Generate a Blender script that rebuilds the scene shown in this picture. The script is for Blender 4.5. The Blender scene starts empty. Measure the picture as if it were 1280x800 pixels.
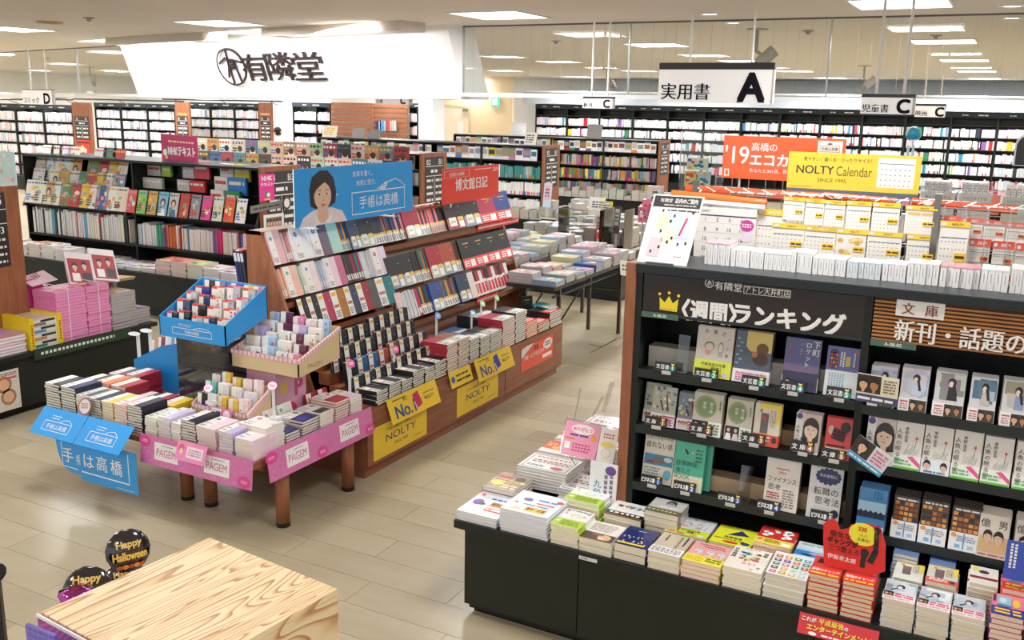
import bpy, math, random
from mathutils import Vector, Matrix, Euler
random.seed(7)
S = bpy.context.scene
COL = S.collection

# ------------------------------------------------------------------ camera
CAMZ = 2.1
FPX = 1182.16
RIGHT, DOWN, FWD = Vector((.883, .468, .019)), Vector((.120, -.187, -.975)), Vector((-.453, .864, -.221))
cam = bpy.data.cameras.new('camera')
cam.sensor_width = 36.0
cam.lens = FPX * 36.0 / 1280.0
cam.shift_y = -1.5 / 1280.0
cam.clip_start = .05
cam.clip_end = 200
co = bpy.data.objects.new('camera', cam)
COL.objects.link(co)
fw = FWD.normalized(); rt = (RIGHT - fw * RIGHT.dot(fw)).normalized(); up = rt.cross(fw)
co.matrix_world = Matrix(((rt.x, up.x, -fw.x, 0), (rt.y, up.y, -fw.y, 0), (rt.z, up.z, -fw.z, CAMZ), (0, 0, 0, 1)))
S.camera = co

# ------------------------------------------------------------------ world, exposure
S.view_settings.view_transform = 'Standard'
S.view_settings.look = 'None'
S.view_settings.gamma = 1
S.view_settings.use_curve_mapping = False
S.view_settings.exposure = 0.14
W = bpy.data.worlds.new('shop_surroundings')
S.world = W
W.use_nodes = True
W.node_tree.nodes['Background'].inputs[0].default_value = (.97, .985, 1, 1)
W.node_tree.nodes['Background'].inputs[1].default_value = .72

# ceiling lamps: the shop's square panels stand on a 3.0 x 3.75 m grid
PANELS = [(-.8 - 3 * i, 6.93 + 3.75 * j) for i in range(-2, 9) for j in range(-2, 5)]
CEIL = 2.8
for (x, y) in PANELS:
    if x > 3 and y > 9: continue
    L = bpy.data.lights.new('panel_lamp', 'AREA')
    L.shape = 'SQUARE'; L.size = .56; L.energy = 31 if y < 9 else 48 if x > -14 else 75; L.color = (.97, .985, 1)
    o = bpy.data.objects.new('panel_lamp', L); o.location = (x, y, CEIL - .03); COL.objects.link(o)

# ------------------------------------------------------------------ helpers
def at(px, py, ax, val):
    """point where the view through a pixel meets the plane ax = val"""
    d = rt * ((px - 640) / FPX) - up * ((py - 398.5) / FPX) + fw
    o = Vector((0, 0, CAMZ))
    t = (val - o[ax]) / d[ax]
    return o + d * t
def hx(s):
    r = [int(s[i:i + 2], 16) / 255 for i in (0, 2, 4)]
    return tuple((c / 12.92 if c < .04045 else ((c + .055) / 1.055) ** 2.4) for c in r)
def jit(s, a=12):
    r = [max(0, min(255, int(s[i:i + 2], 16) + random.randint(-a, a))) for i in (0, 2, 4)]
    return '%02x%02x%02x' % tuple(r)

def new_mat(name, rough=.5, coat=0., metal=0., bump=0., bscale=60., var=.06, vscale=8., emis=0., spec=.5):
    m = bpy.data.materials.new(name); m.use_nodes = True
    N = m.node_tree.nodes; L = m.node_tree.links; b = N['Principled BSDF']
    a = N.new('ShaderNodeAttribute'); a.attribute_name = 'Col'
    tc = N.new('ShaderNodeTexCoord'); nz = N.new('ShaderNodeTexNoise'); nz.inputs['Scale'].default_value = vscale
    L.new(tc.outputs['Object'], nz.inputs['Vector'])
    mr = N.new('ShaderNodeMapRange'); mr.inputs[1].default_value = .3; mr.inputs[2].default_value = .7
    mr.inputs[3].default_value = 1 - var; mr.inputs[4].default_value = 1 + var
    L.new(nz.outputs[0], mr.inputs[0])
    mx = N.new('ShaderNodeVectorMath'); mx.operation = 'SCALE'
    L.new(a.outputs['Color'], mx.inputs[0]); L.new(mr.outputs[0], mx.inputs['Scale'])
    L.new(mx.outputs[0], b.inputs['Base Color'])
    b.inputs['Roughness'].default_value = rough
    b.inputs['Metallic'].default_value = metal
    b.inputs['Coat Weight'].default_value = coat
    b.inputs['Coat Roughness'].default_value = .12
    b.inputs['Specular IOR Level'].default_value = spec
    if bump:
        n2 = N.new('ShaderNodeTexNoise'); n2.inputs['Scale'].default_value = bscale
        L.new(tc.outputs['Object'], n2.inputs['Vector'])
        bp = N.new('ShaderNodeBump'); bp.inputs['Strength'].default_value = bump; bp.inputs['Distance'].default_value = .004
        L.new(n2.outputs[0], bp.inputs['Height']); L.new(bp.outputs[0], b.inputs['Normal'])
    if emis:
        L.new(a.outputs['Color'], b.inputs['Emission Color']); b.inputs['Emission Strength'].default_value = emis
    return m
M = {}
M['paper'] = new_mat('paper', .7, var=.04)
M['print'] = new_mat('coated_print', .42, coat=.15, var=.03)
M['film'] = new_mat('shrink_wrapped_cover', .3, coat=.8, bump=.5, bscale=25, var=.03)
M['pages'] = new_mat('page_edges', .85, bump=.12, bscale=300, var=.04, vscale=200)
M['black'] = new_mat('black_laminate', .38, var=.08, bump=.15, bscale=200, spec=.35)
M['plastic'] = new_mat('plastic', .35, var=.02)
M['leather'] = new_mat('leatherette', .5, bump=.4, bscale=400, var=.06)
M['metal'] = new_mat('satin_metal', .28, metal=1, var=.03)
M['wall'] = new_mat('painted_board', .75, var=.03, vscale=2, bump=.1, bscale=90)
M['ceil'] = new_mat('ceiling_board', .85, var=.02, vscale=1.5)
M['cloth'] = new_mat('cloth', .9, bump=.5, bscale=500, var=.08)
M['skin'] = new_mat('skin', .55, var=.04)
M['dull'] = new_mat('matt_lettering', .9, spec=.05)
M['lit'] = new_mat('lit_panel', .5, emis=5.5, var=.0)
M['glowsign'] = new_mat('glowing_sign', .5, emis=.3, var=.0)
M['foil'] = new_mat('foil_balloon', .12, metal=1, bump=1., bscale=9, var=.05)

def wood_mat(name, c1, c2, scale, rough, axis='Z', dist=3., knots=False, mixattr=False):
    m = bpy.data.materials.new(name); m.use_nodes = True
    N = m.node_tree.nodes; L = m.node_tree.links; b = N['Principled BSDF']
    tc = N.new('ShaderNodeTexCoord'); mp = N.new('ShaderNodeMapping')
    s = {'X': (.12, 1, 1), 'Y': (1, .12, 1), 'Z': (1, 1, .12)}[axis]
    mp.inputs['Scale'].default_value = s
    L.new(tc.outputs['Object'], mp.inputs[0])
    nz = N.new('ShaderNodeTexNoise'); nz.inputs['Scale'].default_value = scale; nz.inputs['Detail'].default_value = 6; nz.inputs['Distortion'].default_value = dist
    L.new(mp.outputs[0], nz.inputs['Vector'])
    cr = N.new('ShaderNodeValToRGB'); cr.color_ramp.elements[0].position = .3; cr.color_ramp.elements[1].position = .7
    cr.color_ramp.elements[0].color = (*hx(c1), 1); cr.color_ramp.elements[1].color = (*hx(c2), 1)
    L.new(nz.outputs[0], cr.inputs[0]); L.new(cr.outputs[0], b.inputs['Base Color'])
    b.inputs['Roughness'].default_value = rough
    return m
M['wood'] = wood_mat('brown_laminate', '8a5236', 'a66a48', 22, .42, 'Z', 1.2)
M['woodx'] = wood_mat('brown_laminate_level', '80492f', '9c6242', 22, .42, 'Y', 1.2)
M['woodrib'] = wood_mat('ribbed_oak', 'a3693a', 'c0854e', 25, .5, 'X', 1.)

def pine():
    m = bpy.data.materials.new('pine_plywood'); m.use_nodes = True
    N = m.node_tree.nodes; L = m.node_tree.links; b = N['Principled BSDF']
    tc = N.new('ShaderNodeTexCoord'); mp = N.new('ShaderNodeMapping'); mp.inputs['Scale'].default_value = (3.4, .42, 1.2)
    mp.inputs['Rotation'].default_value = (0, 0, -.1)
    L.new(tc.outputs['Object'], mp.inputs[0])
    nz = N.new('ShaderNodeTexNoise'); nz.inputs['Scale'].default_value = 2.1; nz.inputs['Detail'].default_value = 2.2; nz.inputs['Distortion'].default_value = .5
    L.new(mp.outputs[0], nz.inputs['Vector'])
    ml = N.new('ShaderNodeMath'); ml.operation = 'MULTIPLY'; ml.inputs[1].default_value = 30
    L.new(nz.outputs[0], ml.inputs[0])
    fr = N.new('ShaderNodeMath'); fr.operation = 'FRACT'; L.new(ml.outputs[0], fr.inputs[0])
    cr = N.new('ShaderNodeValToRGB'); e = cr.color_ramp.elements
    e[0].position = 0; e[0].color = (*hx('f7deb4'), 1); e[1].position = 1; e[1].color = (*hx('d39f6a'), 1)
    for p, c in ((.5, 'f4d8aa'), (.74, 'e6ba84'), (.9, 'b57f50'), (.97, 'cf9a68')):
        q = e.new(p); q.color = (*hx(c), 1)
    L.new(fr.outputs[0], cr.inputs[0])
    # broad early-wood patches
    n2 = N.new('ShaderNodeTexNoise'); n2.inputs['Scale'].default_value = 1.6; L.new(mp.outputs[0], n2.inputs['Vector'])
    c2 = N.new('ShaderNodeMapRange'); c2.inputs[1].default_value = .45; c2.inputs[2].default_value = .6; L.new(n2.outputs[0], c2.inputs[0])
    mx = N.new('ShaderNodeMix'); mx.data_type = 'RGBA'
    L.new(c2.outputs[0], mx.inputs[0]); L.new(cr.outputs[0], mx.inputs[6]); mx.inputs[7].default_value = (*hx('f0d09c'), 1)
    mm = N.new('ShaderNodeMath'); mm.operation = 'MULTIPLY'; mm.inputs[1].default_value = .55
    L.new(c2.outputs[0], mm.inputs[0]); L.new(mm.outputs[0], mx.inputs[0])
    L.new(mx.outputs[2], b.inputs['Base Color']); b.inputs['Roughness'].default_value = .45
    return m
M['pine'] = pine()

def floor_mat():
    m = bpy.data.materials.new('vinyl_planks'); m.use_nodes = True
    N = m.node_tree.nodes; L = m.node_tree.links; b = N['Principled BSDF']
    tc = N.new('ShaderNodeTexCoord'); geo = N.new('ShaderNodeNewGeometry'); oi = N.new('ShaderNodeObjectInfo')
    mp = N.new('ShaderNodeMapping'); mp.inputs['Scale'].default_value = (.25, 1, 1)
    L.new(geo.outputs['Position'], mp.inputs[0])
    nz = N.new('ShaderNodeTexNoise'); nz.inputs['Scale'].default_value = 14; nz.inputs['Detail'].default_value = 5; L.new(mp.outputs[0], nz.inputs['Vector'])
    n2 = N.new('ShaderNodeTexNoise'); n2.inputs['Scale'].default_value = 1.1; L.new(geo.outputs['Position'], n2.inputs['Vector'])
    ad = N.new('ShaderNodeMath'); ad.operation = 'MULTIPLY_ADD'; ad.inputs[1].default_value = .35
    L.new(oi.outputs['Random'], ad.inputs[0])
    a2 = N.new('ShaderNodeMath'); a2.operation = 'MULTIPLY_ADD'; a2.inputs[1].default_value = .35; L.new(nz.outputs[0], a2.inputs[0])
    a3 = N.new('ShaderNodeMath'); a3.operation = 'MULTIPLY'; a3.inputs[1].default_value = .5; L.new(n2.outputs[0], a3.inputs[0])
    L.new(a3.outputs[0], a2.inputs[2]); L.new(a2.outputs[0], ad.inputs[2])
    cr = N.new('ShaderNodeValToRGB'); cr.color_ramp.elements[0].position = .2; cr.color_ramp.elements[1].position = .85
    cr.color_ramp.elements[0].color = (*hx('a09278'), 1); cr.color_ramp.elements[1].color = (*hx('c0b498'), 1)
    L.new(ad.outputs[0], cr.inputs[0])
    at_ = N.new('ShaderNodeAttribute'); at_.attribute_name = 'Col'
    mu = N.new('ShaderNodeVectorMath'); mu.operation = 'MULTIPLY'; L.new(cr.outputs[0], mu.inputs[0]); L.new(at_.outputs['Color'], mu.inputs[1])
    L.new(mu.outputs[0], b.inputs['Base Color']); b.inputs['Roughness'].default_value = .3
    b.inputs['Specular IOR Level'].default_value = .45
    return m
M['floor'] = floor_mat()

def clear_mat(name, tint, amount, rough=.03):
    m = bpy.data.materials.new(name); m.use_nodes = True
    N = m.node_tree.nodes; L = m.node_tree.links; out = N['Material Output']; N.remove(N['Principled BSDF'])
    g = N.new('ShaderNodeBsdfGlossy'); g.inputs['Roughness'].default_value = rough
    t = N.new('ShaderNodeBsdfTransparent'); t.inputs[0].default_value = (*tint, 1)
    lw = N.new('ShaderNodeFresnel'); lw.inputs[0].default_value = 1.5
    ml = N.new('ShaderNodeMath'); ml.operation = 'MULTIPLY'; ml.inputs[1].default_value = amount; L.new(lw.outputs[0], ml.inputs[0])
    mx = N.new('ShaderNodeMixShader'); L.new(ml.outputs[0], mx.inputs[0]); L.new(t.outputs[0], mx.inputs[1]); L.new(g.outputs[0], mx.inputs[2])
    L.new(mx.outputs[0], out.inputs[0])
    return m
M['glass'] = clear_mat('wired_glass', (.95, .96, .95), .55, .01)
M['acrylic'] = clear_mat('clear_acrylic', (.86, .87, .86), 2.2, .05)

# text outlines, cached
_tc = bpy.data.curves.new('lettering', 'FONT'); _to = bpy.data.objects.new('lettering', _tc); _cache = {}
_tc.resolution_u = 1
def glyphs(s, bold):
    k = (s, bold)
    if k not in _cache:
        _tc.body = s; _tc.resolution_u = 4 if s.isascii() else 2
        me = bpy.data.meshes.new_from_object(_to)
        vs = [(v.co.x, v.co.y) for v in me.vertices]; fs = [tuple(p.vertices) for p in me.polygons]
        x0 = min((v[0] for v in vs), default=0); x1 = max((v[0] for v in vs), default=1)
        y0 = min((v[1] for v in vs), default=0); y1 = max((v[1] for v in vs), default=1)
        w = max(x1 - x0, 1e-3); h = max(y1 - y0, 1e-3)
        _cache[k] = ([(v[0] - x0, v[1] - y0) for v in vs], fs, w, h)
        bpy.data.meshes.remove(me)
    return _cache[k]

class F:   # a drawing plane: origin, unit u (right), v (up), normal n
    def __init__(s, o, u=(1, 0, 0), v=(0, 0, 1)):
        s.o = Vector(o); s.u = Vector(u).normalized(); s.v = Vector(v).normalized(); s.n = s.u.cross(s.v)
    def p(s, x, y, d=0): return s.o + s.u * x + s.v * y + s.n * d
FRONT = lambda x, y, z: F((x, y, z))                              # faces -Y
SIDE = lambda x, y, z: F((x, y, z), (0, 1, 0), (0, 0, 1))          # faces +X
TOP = lambda x, y, z: F((x, y, z), (1, 0, 0), (0, 1, 0))           # faces +Z

class MB:
    def __init__(s): s.v = []; s.f = []; s.c = []; s.m = []; s.names = []
    def mi(s, m):
        if m not in s.names: s.names.append(m)
        return s.names.index(m)
    def face(s, pts, col, m='print'):
        n = len(s.v); s.v += [tuple(p) for p in pts]; s.f.append(tuple(range(n, n + len(pts)))); s.c.append(col); s.m.append(s.mi(m))
    def hexa(s, P, col, m='print', cols={}):
        n = len(s.v); s.v += [tuple(p) for p in P]
        for i, q in enumerate(((0, 3, 2, 1), (4, 5, 6, 7), (0, 1, 5, 4), (1, 2, 6, 5), (2, 3, 7, 6), (3, 0, 4, 7))):
            s.f.append(tuple(n + k for k in q)); s.c.append(cols.get(i, col)); s.m.append(s.mi(m))
    def box(s, x0, y0, z0, x1, y1, z1, col, m='print', cols={}):
        # faces: 0 bottom 1 top 2 front(-y) 3 right(+x) 4 back 5 left
        s.hexa([(x0, y0, z0), (x1, y0, z0), (x1, y1, z0), (x0, y1, z0), (x0, y0, z1), (x1, y0, z1), (x1, y1, z1), (x0, y1, z1)], col, m, cols)
    def fbox(s, fr, x0, y0, x1, y1, d0, d1, col, m='print', cols={}):
        s.hexa([fr.p(x0, y0, d0), fr.p(x1, y0, d0), fr.p(x1, y1, d0), fr.p(x0, y1, d0), fr.p(x0, y0, d1), fr.p(x1, y0, d1), fr.p(x1, y1, d1), fr.p(x0, y1, d1)], col, m, cols)
    def rect(s, fr, x0, y0, x1, y1, col, d=.0006, m='print'):
        s.face([fr.p(x0, y0, d), fr.p(x1, y0, d), fr.p(x1, y1, d), fr.p(x0, y1, d)], col, m)
    def poly(s, fr, pts, col, d=.0008, m='print'):
        s.face([fr.p(x, y, d) for x, y in pts], col, m)
    def disc(s, fr, x, y, rx, ry, col, d=.0008, n=12, m='print', rot=0):
        c, q = math.cos(rot), math.sin(rot)
        s.face([fr.p(x + c * rx * math.cos(a) - q * ry * math.sin(a), y + q * rx * math.cos(a) + c * ry * math.sin(a), d) for a in [2 * math.pi * k / n for k in range(n)]], col, m)
    def ring(s, fr, x, y, rx, ry, w, col, d=.0008, n=24, m='print', t=0., rot=0):
        def P(r1, r2, a, dd):
            xx, yy = r1 * math.cos(a), r2 * math.sin(a)
            return fr.p(x + math.cos(rot) * xx - math.sin(rot) * yy, y + math.sin(rot) * xx + math.cos(rot) * yy, dd)
        for k in range(n):
            a, b = 2 * math.pi * k / n, 2 * math.pi * (k + 1) / n
            s.face([P(rx - w, ry - w, a, d), P(rx, ry, a, d), P(rx, ry, b, d), P(rx - w, ry - w, b, d)], col, m)
            if t: s.face([P(rx, ry, a, d), P(rx, ry, a, d - t), P(rx, ry, b, d - t), P(rx, ry, b, d)], col, m)
    def bar(s, fr, xa, ya, xb, yb, w, col, d=.0008, m='print', t=0.):
        dx, dy = xb - xa, yb - ya; L = math.hypot(dx, dy) or 1; nx, ny = -dy / L * w / 2, dx / L * w / 2
        q = [(xa - nx, ya - ny), (xb - nx, yb - ny), (xb + nx, yb + ny), (xa + nx, ya + ny)]
        if t: s.hexa([fr.p(x, y, d - t) for x, y in q] + [fr.p(x, y, d) for x, y in q], col, m)
        else: s.face([fr.p(x, y, d) for x, y in q], col, m)
    def txt(s, fr, t, x, y, h, col, bold=0., al='c', maxw=None, d=.001, m='print', vert=False, w=None, thick=0.):
        if vert:
            for i, ch in enumerate(t):
                s.txt(fr, ch, x, y - i * h * 1.12, h, col, bold, 'c', None, d, m)
            return
        vs, fs, gw, gh = glyphs(t, 0)
        bold = max(0, bold)
        if bold > .02 and ord(t[0]) > 0x3400: bold = .02
        bold = min(bold, .035)
        k = h / (.95 if ord(t[0]) > 0x2e80 else gh)
        kx = k
        if w: kx = w / gw
        elif maxw and gw * k > maxw: kx = maxw / gw
        ox = x - (gw * kx / 2 if al == 'c' else gw * kx if al == 'r' else 0)
        mi = s.mi(m); bw = bold * k
        for iq, (sx, sy) in enumerate(((0, 0),) if bold < .008 else ((-bw, 0), (bw, 0)) if bold < .025 else ((-bw, -bw), (bw, -bw), (-bw, bw), (bw, bw), (0, 0))):
            n = len(s.v); s.v += [tuple(fr.p(ox + a * kx + sx, y + b * k + sy, d + iq * .0003)) for a, b in vs]
            for f in fs: s.f.append(tuple(n + i for i in f)); s.c.append(col); s.m.append(mi)
        if thick:
            from collections import Counter
            ec = Counter()
            for f in fs:
                for i in range(len(f)): ec[frozenset((f[i], f[(i + 1) % len(f)]))] += 1
            back = len(s.v); s.v += [tuple(fr.p(ox + a * kx, y + b * k, d - thick)) for a, b in vs]
            for f in fs:
                for i in range(len(f)):
                    a, b = f[i], f[(i + 1) % len(f)]
                    if ec[frozenset((a, b))] == 1: s.f.append((n + b, n + a, back + a, back + b)); s.c.append(col); s.m.append(mi)
    def fakelines(s, fr, x0, y0, x1, y1, rows, col, fill=.8, d=.0009, vert=False, m='print', word=3.):
        """rows of tiny print, each a chain of short dashes"""
        if vert:
            cw = (x1 - x0) / rows
            for r in range(rows):
                y = y1
                while y > y0 + cw * .6:
                    L = cw * random.uniform(.4, .8); s.rect(fr, x0 + r * cw + cw * .2, y - L, x0 + r * cw + cw * .8, y, col, d, m); y -= L + cw * .25
            return
        rh = (y1 - y0) / rows
        for r in range(rows):
            x = x0; ye = x0 + (x1 - x0) * random.uniform(fill, 1)
            while x < ye:
                L = rh * random.uniform(.5, word); s.rect(fr, x, y0 + rh * (r + .22), min(x + L, ye), y0 + rh * (r + .78), col, d, m); x += L + rh * .35
    def tube(s, a, b, r, col, m='metal', n=8, r2=None, cap=True):
        a, b = Vector(a), Vector(b); z = (b - a).normalized(); r2 = r if r2 is None else r2
        x = z.orthogonal().normalized(); y = z.cross(x); k = len(s.v); mi = s.mi(m)
        for p, q in ((a, r), (b, r2)): s.v += [tuple(p + (x * math.cos(t) + y * math.sin(t)) * q) for t in [2 * math.pi * i / n for i in range(n)]]
        for i in range(n): s.f.append((k + i, k + (i + 1) % n, k + n + (i + 1) % n, k + n + i)); s.c.append(col); s.m.append(mi)
        if cap:
            s.f.append(tuple(k + i for i in reversed(range(n)))); s.c.append(col); s.m.append(mi)
            s.f.append(tuple(k + n + i for i in range(n))); s.c.append(col); s.m.append(mi)
    def lathe(s, o, prof, col, m='plastic', n=14, axis=(0, 0, 1), sx=1.):
        o = Vector(o); z = Vector(axis).normalized(); x = z.orthogonal().normalized(); y = z.cross(x); k = len(s.v); mi = s.mi(m)
        for r, h in prof: s.v += [tuple(o + z * h + (x * math.cos(t) + y * math.sin(t)) * r) for t in [2 * math.pi * i / n for i in range(n)]]
        for j in range(len(prof) - 1):
            for i in range(n): s.f.append((k + j * n + i, k + j * n + (i + 1) % n, k + (j + 1) * n + (i + 1) % n, k + (j + 1) * n + i)); s.c.append(col); s.m.append(mi)
    def mesh(s, name, smooth=False):
        me = bpy.data.meshes.new(name); me.from_pydata(s.v, [], s.f)
        for n in s.names: me.materials.append(M[n])
        me.polygons.foreach_set('material_index', s.m)
        a = me.attributes.new('Col', 'FLOAT_COLOR', 'FACE')
        flat = []
        for c in s.c: flat += [c[0], c[1], c[2], 1.0]
        a.data.foreach_set('color', flat)
        if smooth: me.polygons.foreach_set('use_smooth', [True] * len(s.f))
        me.update()
        return me
    def build(s, name, parent=None, smooth=False, loc=None, rot=None):
        return link(name, s.mesh(name, smooth), parent, loc, rot)
def link(name, data, parent=None, loc=None, rot=None):
    o = bpy.data.objects.new(name, data); COL.objects.link(o)
    if parent is not None: o.parent = parent
    if loc is not None: o.location = loc
    if rot is not None: o.rotation_euler = rot
    return o
def tag(o, label, cat, group=None, kind=None):
    o['label'] = label; o['category'] = cat
    if group: o['group'] = group
    if kind: o['kind'] = kind
    return o
def struct(o): o['kind'] = 'structure'; return o
def empty(name, loc=(0, 0, 0), rot=(0, 0, 0)): return link(name, None, None, loc, rot)
def copy_tree(o, loc=None, rot=None, parent=None):
    c = o.copy(); COL.objects.link(c)
    if parent is not None: c.parent = parent
    if loc is not None: c.location = loc
    if rot is not None: c.rotation_euler = rot
    for ch in list(o.children): copy_tree(ch, parent=c)
    return c
R = math.radians
ORD = ['first', 'second', 'third', 'fourth', 'fifth', 'sixth', 'seventh', 'eighth', 'ninth', 'tenth', 'eleventh', 'twelfth', 'thirteenth', 'fourteenth', 'fifteenth', 'sixteenth', 'seventeenth', 'eighteenth', 'nineteenth', 'twentieth'] + ['%dth' % k if k % 10 not in (1, 2, 3) else '%d%s' % (k, ('st', 'nd', 'rd')[k % 10 - 1]) for k in range(21, 80)]
WHITE, CREAM, BLACK, GREY = hx('f2f0ee'), hx('e6d9bf'), hx('171717'), hx('9a9a98')
BK = hx('1d211f')      # black laminate of the shop's furniture
RED = hx('c8202c')

# ------------------------------------------------------------------ book builder
# a book lies flat: x width, y height (top of the cover at +y), z thickness, cover up; children page_block, paper_band
def book_set(w, h, t, cover, art=None, spine='L', band=None, bandart=None, pages='f3e8d4', m='print', near=True, spinecol=None, bandfrac=.3, spineart=None):
    c = MB(); ct = min(.0012, t * .12)
    cc = hx(cover) if isinstance(cover, str) else cover
    sc = hx(spinecol) if spinecol else cc
    c.box(-w / 2, -h / 2, t - ct, w / 2, h / 2, t, cc, m); c.box(-w / 2, -h / 2, 0, w / 2, h / 2, ct, cc, m)
    if spine == 'L': c.box(-w / 2 - ct, -h / 2, 0, -w / 2, h / 2, t, sc, m)
    else: c.box(w / 2, -h / 2, 0, w / 2 + ct, h / 2, t, sc, m)
    fr = TOP(-w / 2, -h / 2, t)
    if art: art(c, fr, w, h)
    p = MB(); e = .002
    p.box(-w / 2 + (0 if spine == 'L' else e), -h / 2 + e, ct, w / 2 - (e if spine == 'L' else 0), h / 2 - e, t - ct, hx(pages), 'pages')
    b = None
    if band:
        b = MB(); g = .0005; bh = h * bandfrac; bc = hx(band)
        b.box(-w / 2 - ct - g, -h / 2 + .0005, t, w / 2 + ct + g, -h / 2 + bh, t + g, bc, m)
        xs = (-w / 2 - ct - g, -w / 2 - ct) if spine == 'L' else (w / 2 + ct, w / 2 + ct + g)
        b.box(xs[0], -h / 2 + .0005, 0, xs[1], -h / 2 + bh, t + g, bc, m)
        if bandart: bandart(b, TOP(-w / 2, -h / 2, t + g), w, bh)
    return dict(cover=c.mesh('cover'), pages=p.mesh('page_block'), band=b.mesh('paper_band') if b else None, w=w, h=h, t=t)
def put_book(bs, loc, rot, label, cat='book', group=None, name='paperback_book'):
    o = link(name, bs['cover'], None, loc, rot); tag(o, label, cat, group)
    link('page_block', bs['pages'], o)
    if bs['band']: link('paper_band', bs['band'], o)
    return o
def stack(bs, x, y, z, n, label, cat='book', name='paperback_book', rz=0, j=.004, jr=.02, top_label=None):
    """n copies lying on one another, each told by its place from the top"""
    for k in range(n):
        zz = z + k * (bs['t'] + .0004 + (.0005 if bs['band'] else 0))
        lab = 'topmost, ' + label if k == n - 1 else ORD[n - 1 - k] + ' down, ' + label
        put_book(bs, (x + random.uniform(-j, j), y + random.uniform(-j, j), zz), (0, 0, rz + random.uniform(-jr, jr)), lab, cat, cat + 's: ' + label, name)
    return z + n * (bs['t'] + .0009)
def upright(bs, x, yf, z, n, label, cat='book', name='paperback_book', lean=R(80), rz=0, group=None, jit_=.002):
    """n copies standing face out, the first nearest the viewer; yf is the front plane"""
    for k in range(n):
        s = math.sin(lean); off = k * (bs['t'] + .001)
        vec = Vector((random.uniform(-jit_, jit_), off, 0)); vec.rotate(Euler((0, 0, rz)))
        lab = label if k == 0 else ORD[k] + ' copy behind, ' + label
        put_book(bs, (x + vec.x, yf + vec.y, z + bs['h'] / 2 * s + .001), (lean, 0, rz), lab, cat, 'copies: ' + label, name)
def panel(name, label, cat, fr, w, h, t, col, art=None, m='print', group=None, edge=None):
    b = MB(); b.fbox(fr, 0, 0, w, h, -t, 0, col if edge is None else edge, m, {1: col} )
    if art: art(b, fr, w, h)
    o = b.build(name)
    return tag(o, label, cat, group)
def pix(fr, px, py):
    """where the view through a pixel meets a drawing plane, in that plane's own x, y"""
    d = rt * ((px - 640) / FPX) - up * ((py - 398.5) / FPX) + fw
    o = Vector((0, 0, CAMZ)); t = (fr.o - o).dot(fr.n) / d.dot(fr.n); q = o + d * t - fr.o
    return q.dot(fr.u), q.dot(fr.v)

# ================================================================== SETTING
b = MB(); b.box(-30, -3, -.12, 12, 25, -.004, hx('8c7d62'), 'wall'); floor = struct(b.build('floor'))
PW, PL = .2, .91
one = MB(); g = .0012; one.box(-PL / 2 + g, -PW / 2 + g, -.0045, PL / 2 - g, PW / 2 - g, 0, (1, 1, 1), 'floor')
one = one.mesh('plank')
near, far = [], []
for j in range(int(-1 / PW), int(24 / PW)):
    y = 3.45 + (j - 17) * PW
    offx = (j * .39) % PL
    for i in range(-34, 14):
        x = -2.727 + i * PL + offx + PL / 2
        d = Vector((x, y, -CAMZ)); dz = d.dot(fw)
        if dz > .8:
            px = 640 + FPX * d.dot(rt) / dz; py = 398.5 - FPX * d.dot(up) / dz
            vis = -60 < px < 1000 and -40 < py < 860 and not (px > 600 and py > 660) and not (x < -3.9 and y > 5 )
        else: vis = False
        (near if vis else far).append((x, y, d.length))
near.sort(key=lambda q: q[2])
far += near[300:]; near = near[:300]
for x, y, _ in near: link('plank', one, floor, (x, y, 0))
b = MB()
for x, y, _ in far:
    c = random.uniform(.93, 1.05); b.face([(x - PL / 2 + g, y - PW / 2 + g, 0), (x + PL / 2 - g, y - PW / 2 + g, 0), (x + PL / 2 - g, y + PW / 2 - g, 0), (x - PL / 2 + g, y + PW / 2 - g, 0)], (c, c, c), 'floor')
o = b.build('plank', floor); o['kind'] = 'stuff'
# dark scuffs and a taped mark on the aisle floor
b = MB(); fr = TOP(0, 0, .0012)
for (xa, ya, xb, yb, w) in ((738, 441, 777, 421, .012), (736, 430, 752, 434, .02), (752, 434, 770, 424, .014)):
    p, q = at(xa, ya, 2, 0), at(xb, yb, 2, 0); b.bar(fr, p.x, p.y, q.x, q.y, w, hx('6f6552'), 0, 'paper')
o = b.build('floor_scuff', floor)

b = MB(); b.box(-30, -3, CEIL, 12, 25, CEIL + .1, hx('efe8df'), 'ceil'); struct(b.build('ceiling'))
b = MB(); b.box(-30, 24.4, 0, 12, 24.6, CEIL, hx('f6f9fc'), 'wall'); struct(b.build('wall_back'))
b = MB(); b.box(-28.1, -3, 0, -28, 24.5, CEIL, hx('eceae4'), 'wall'); struct(b.build('wall_left'))

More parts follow.
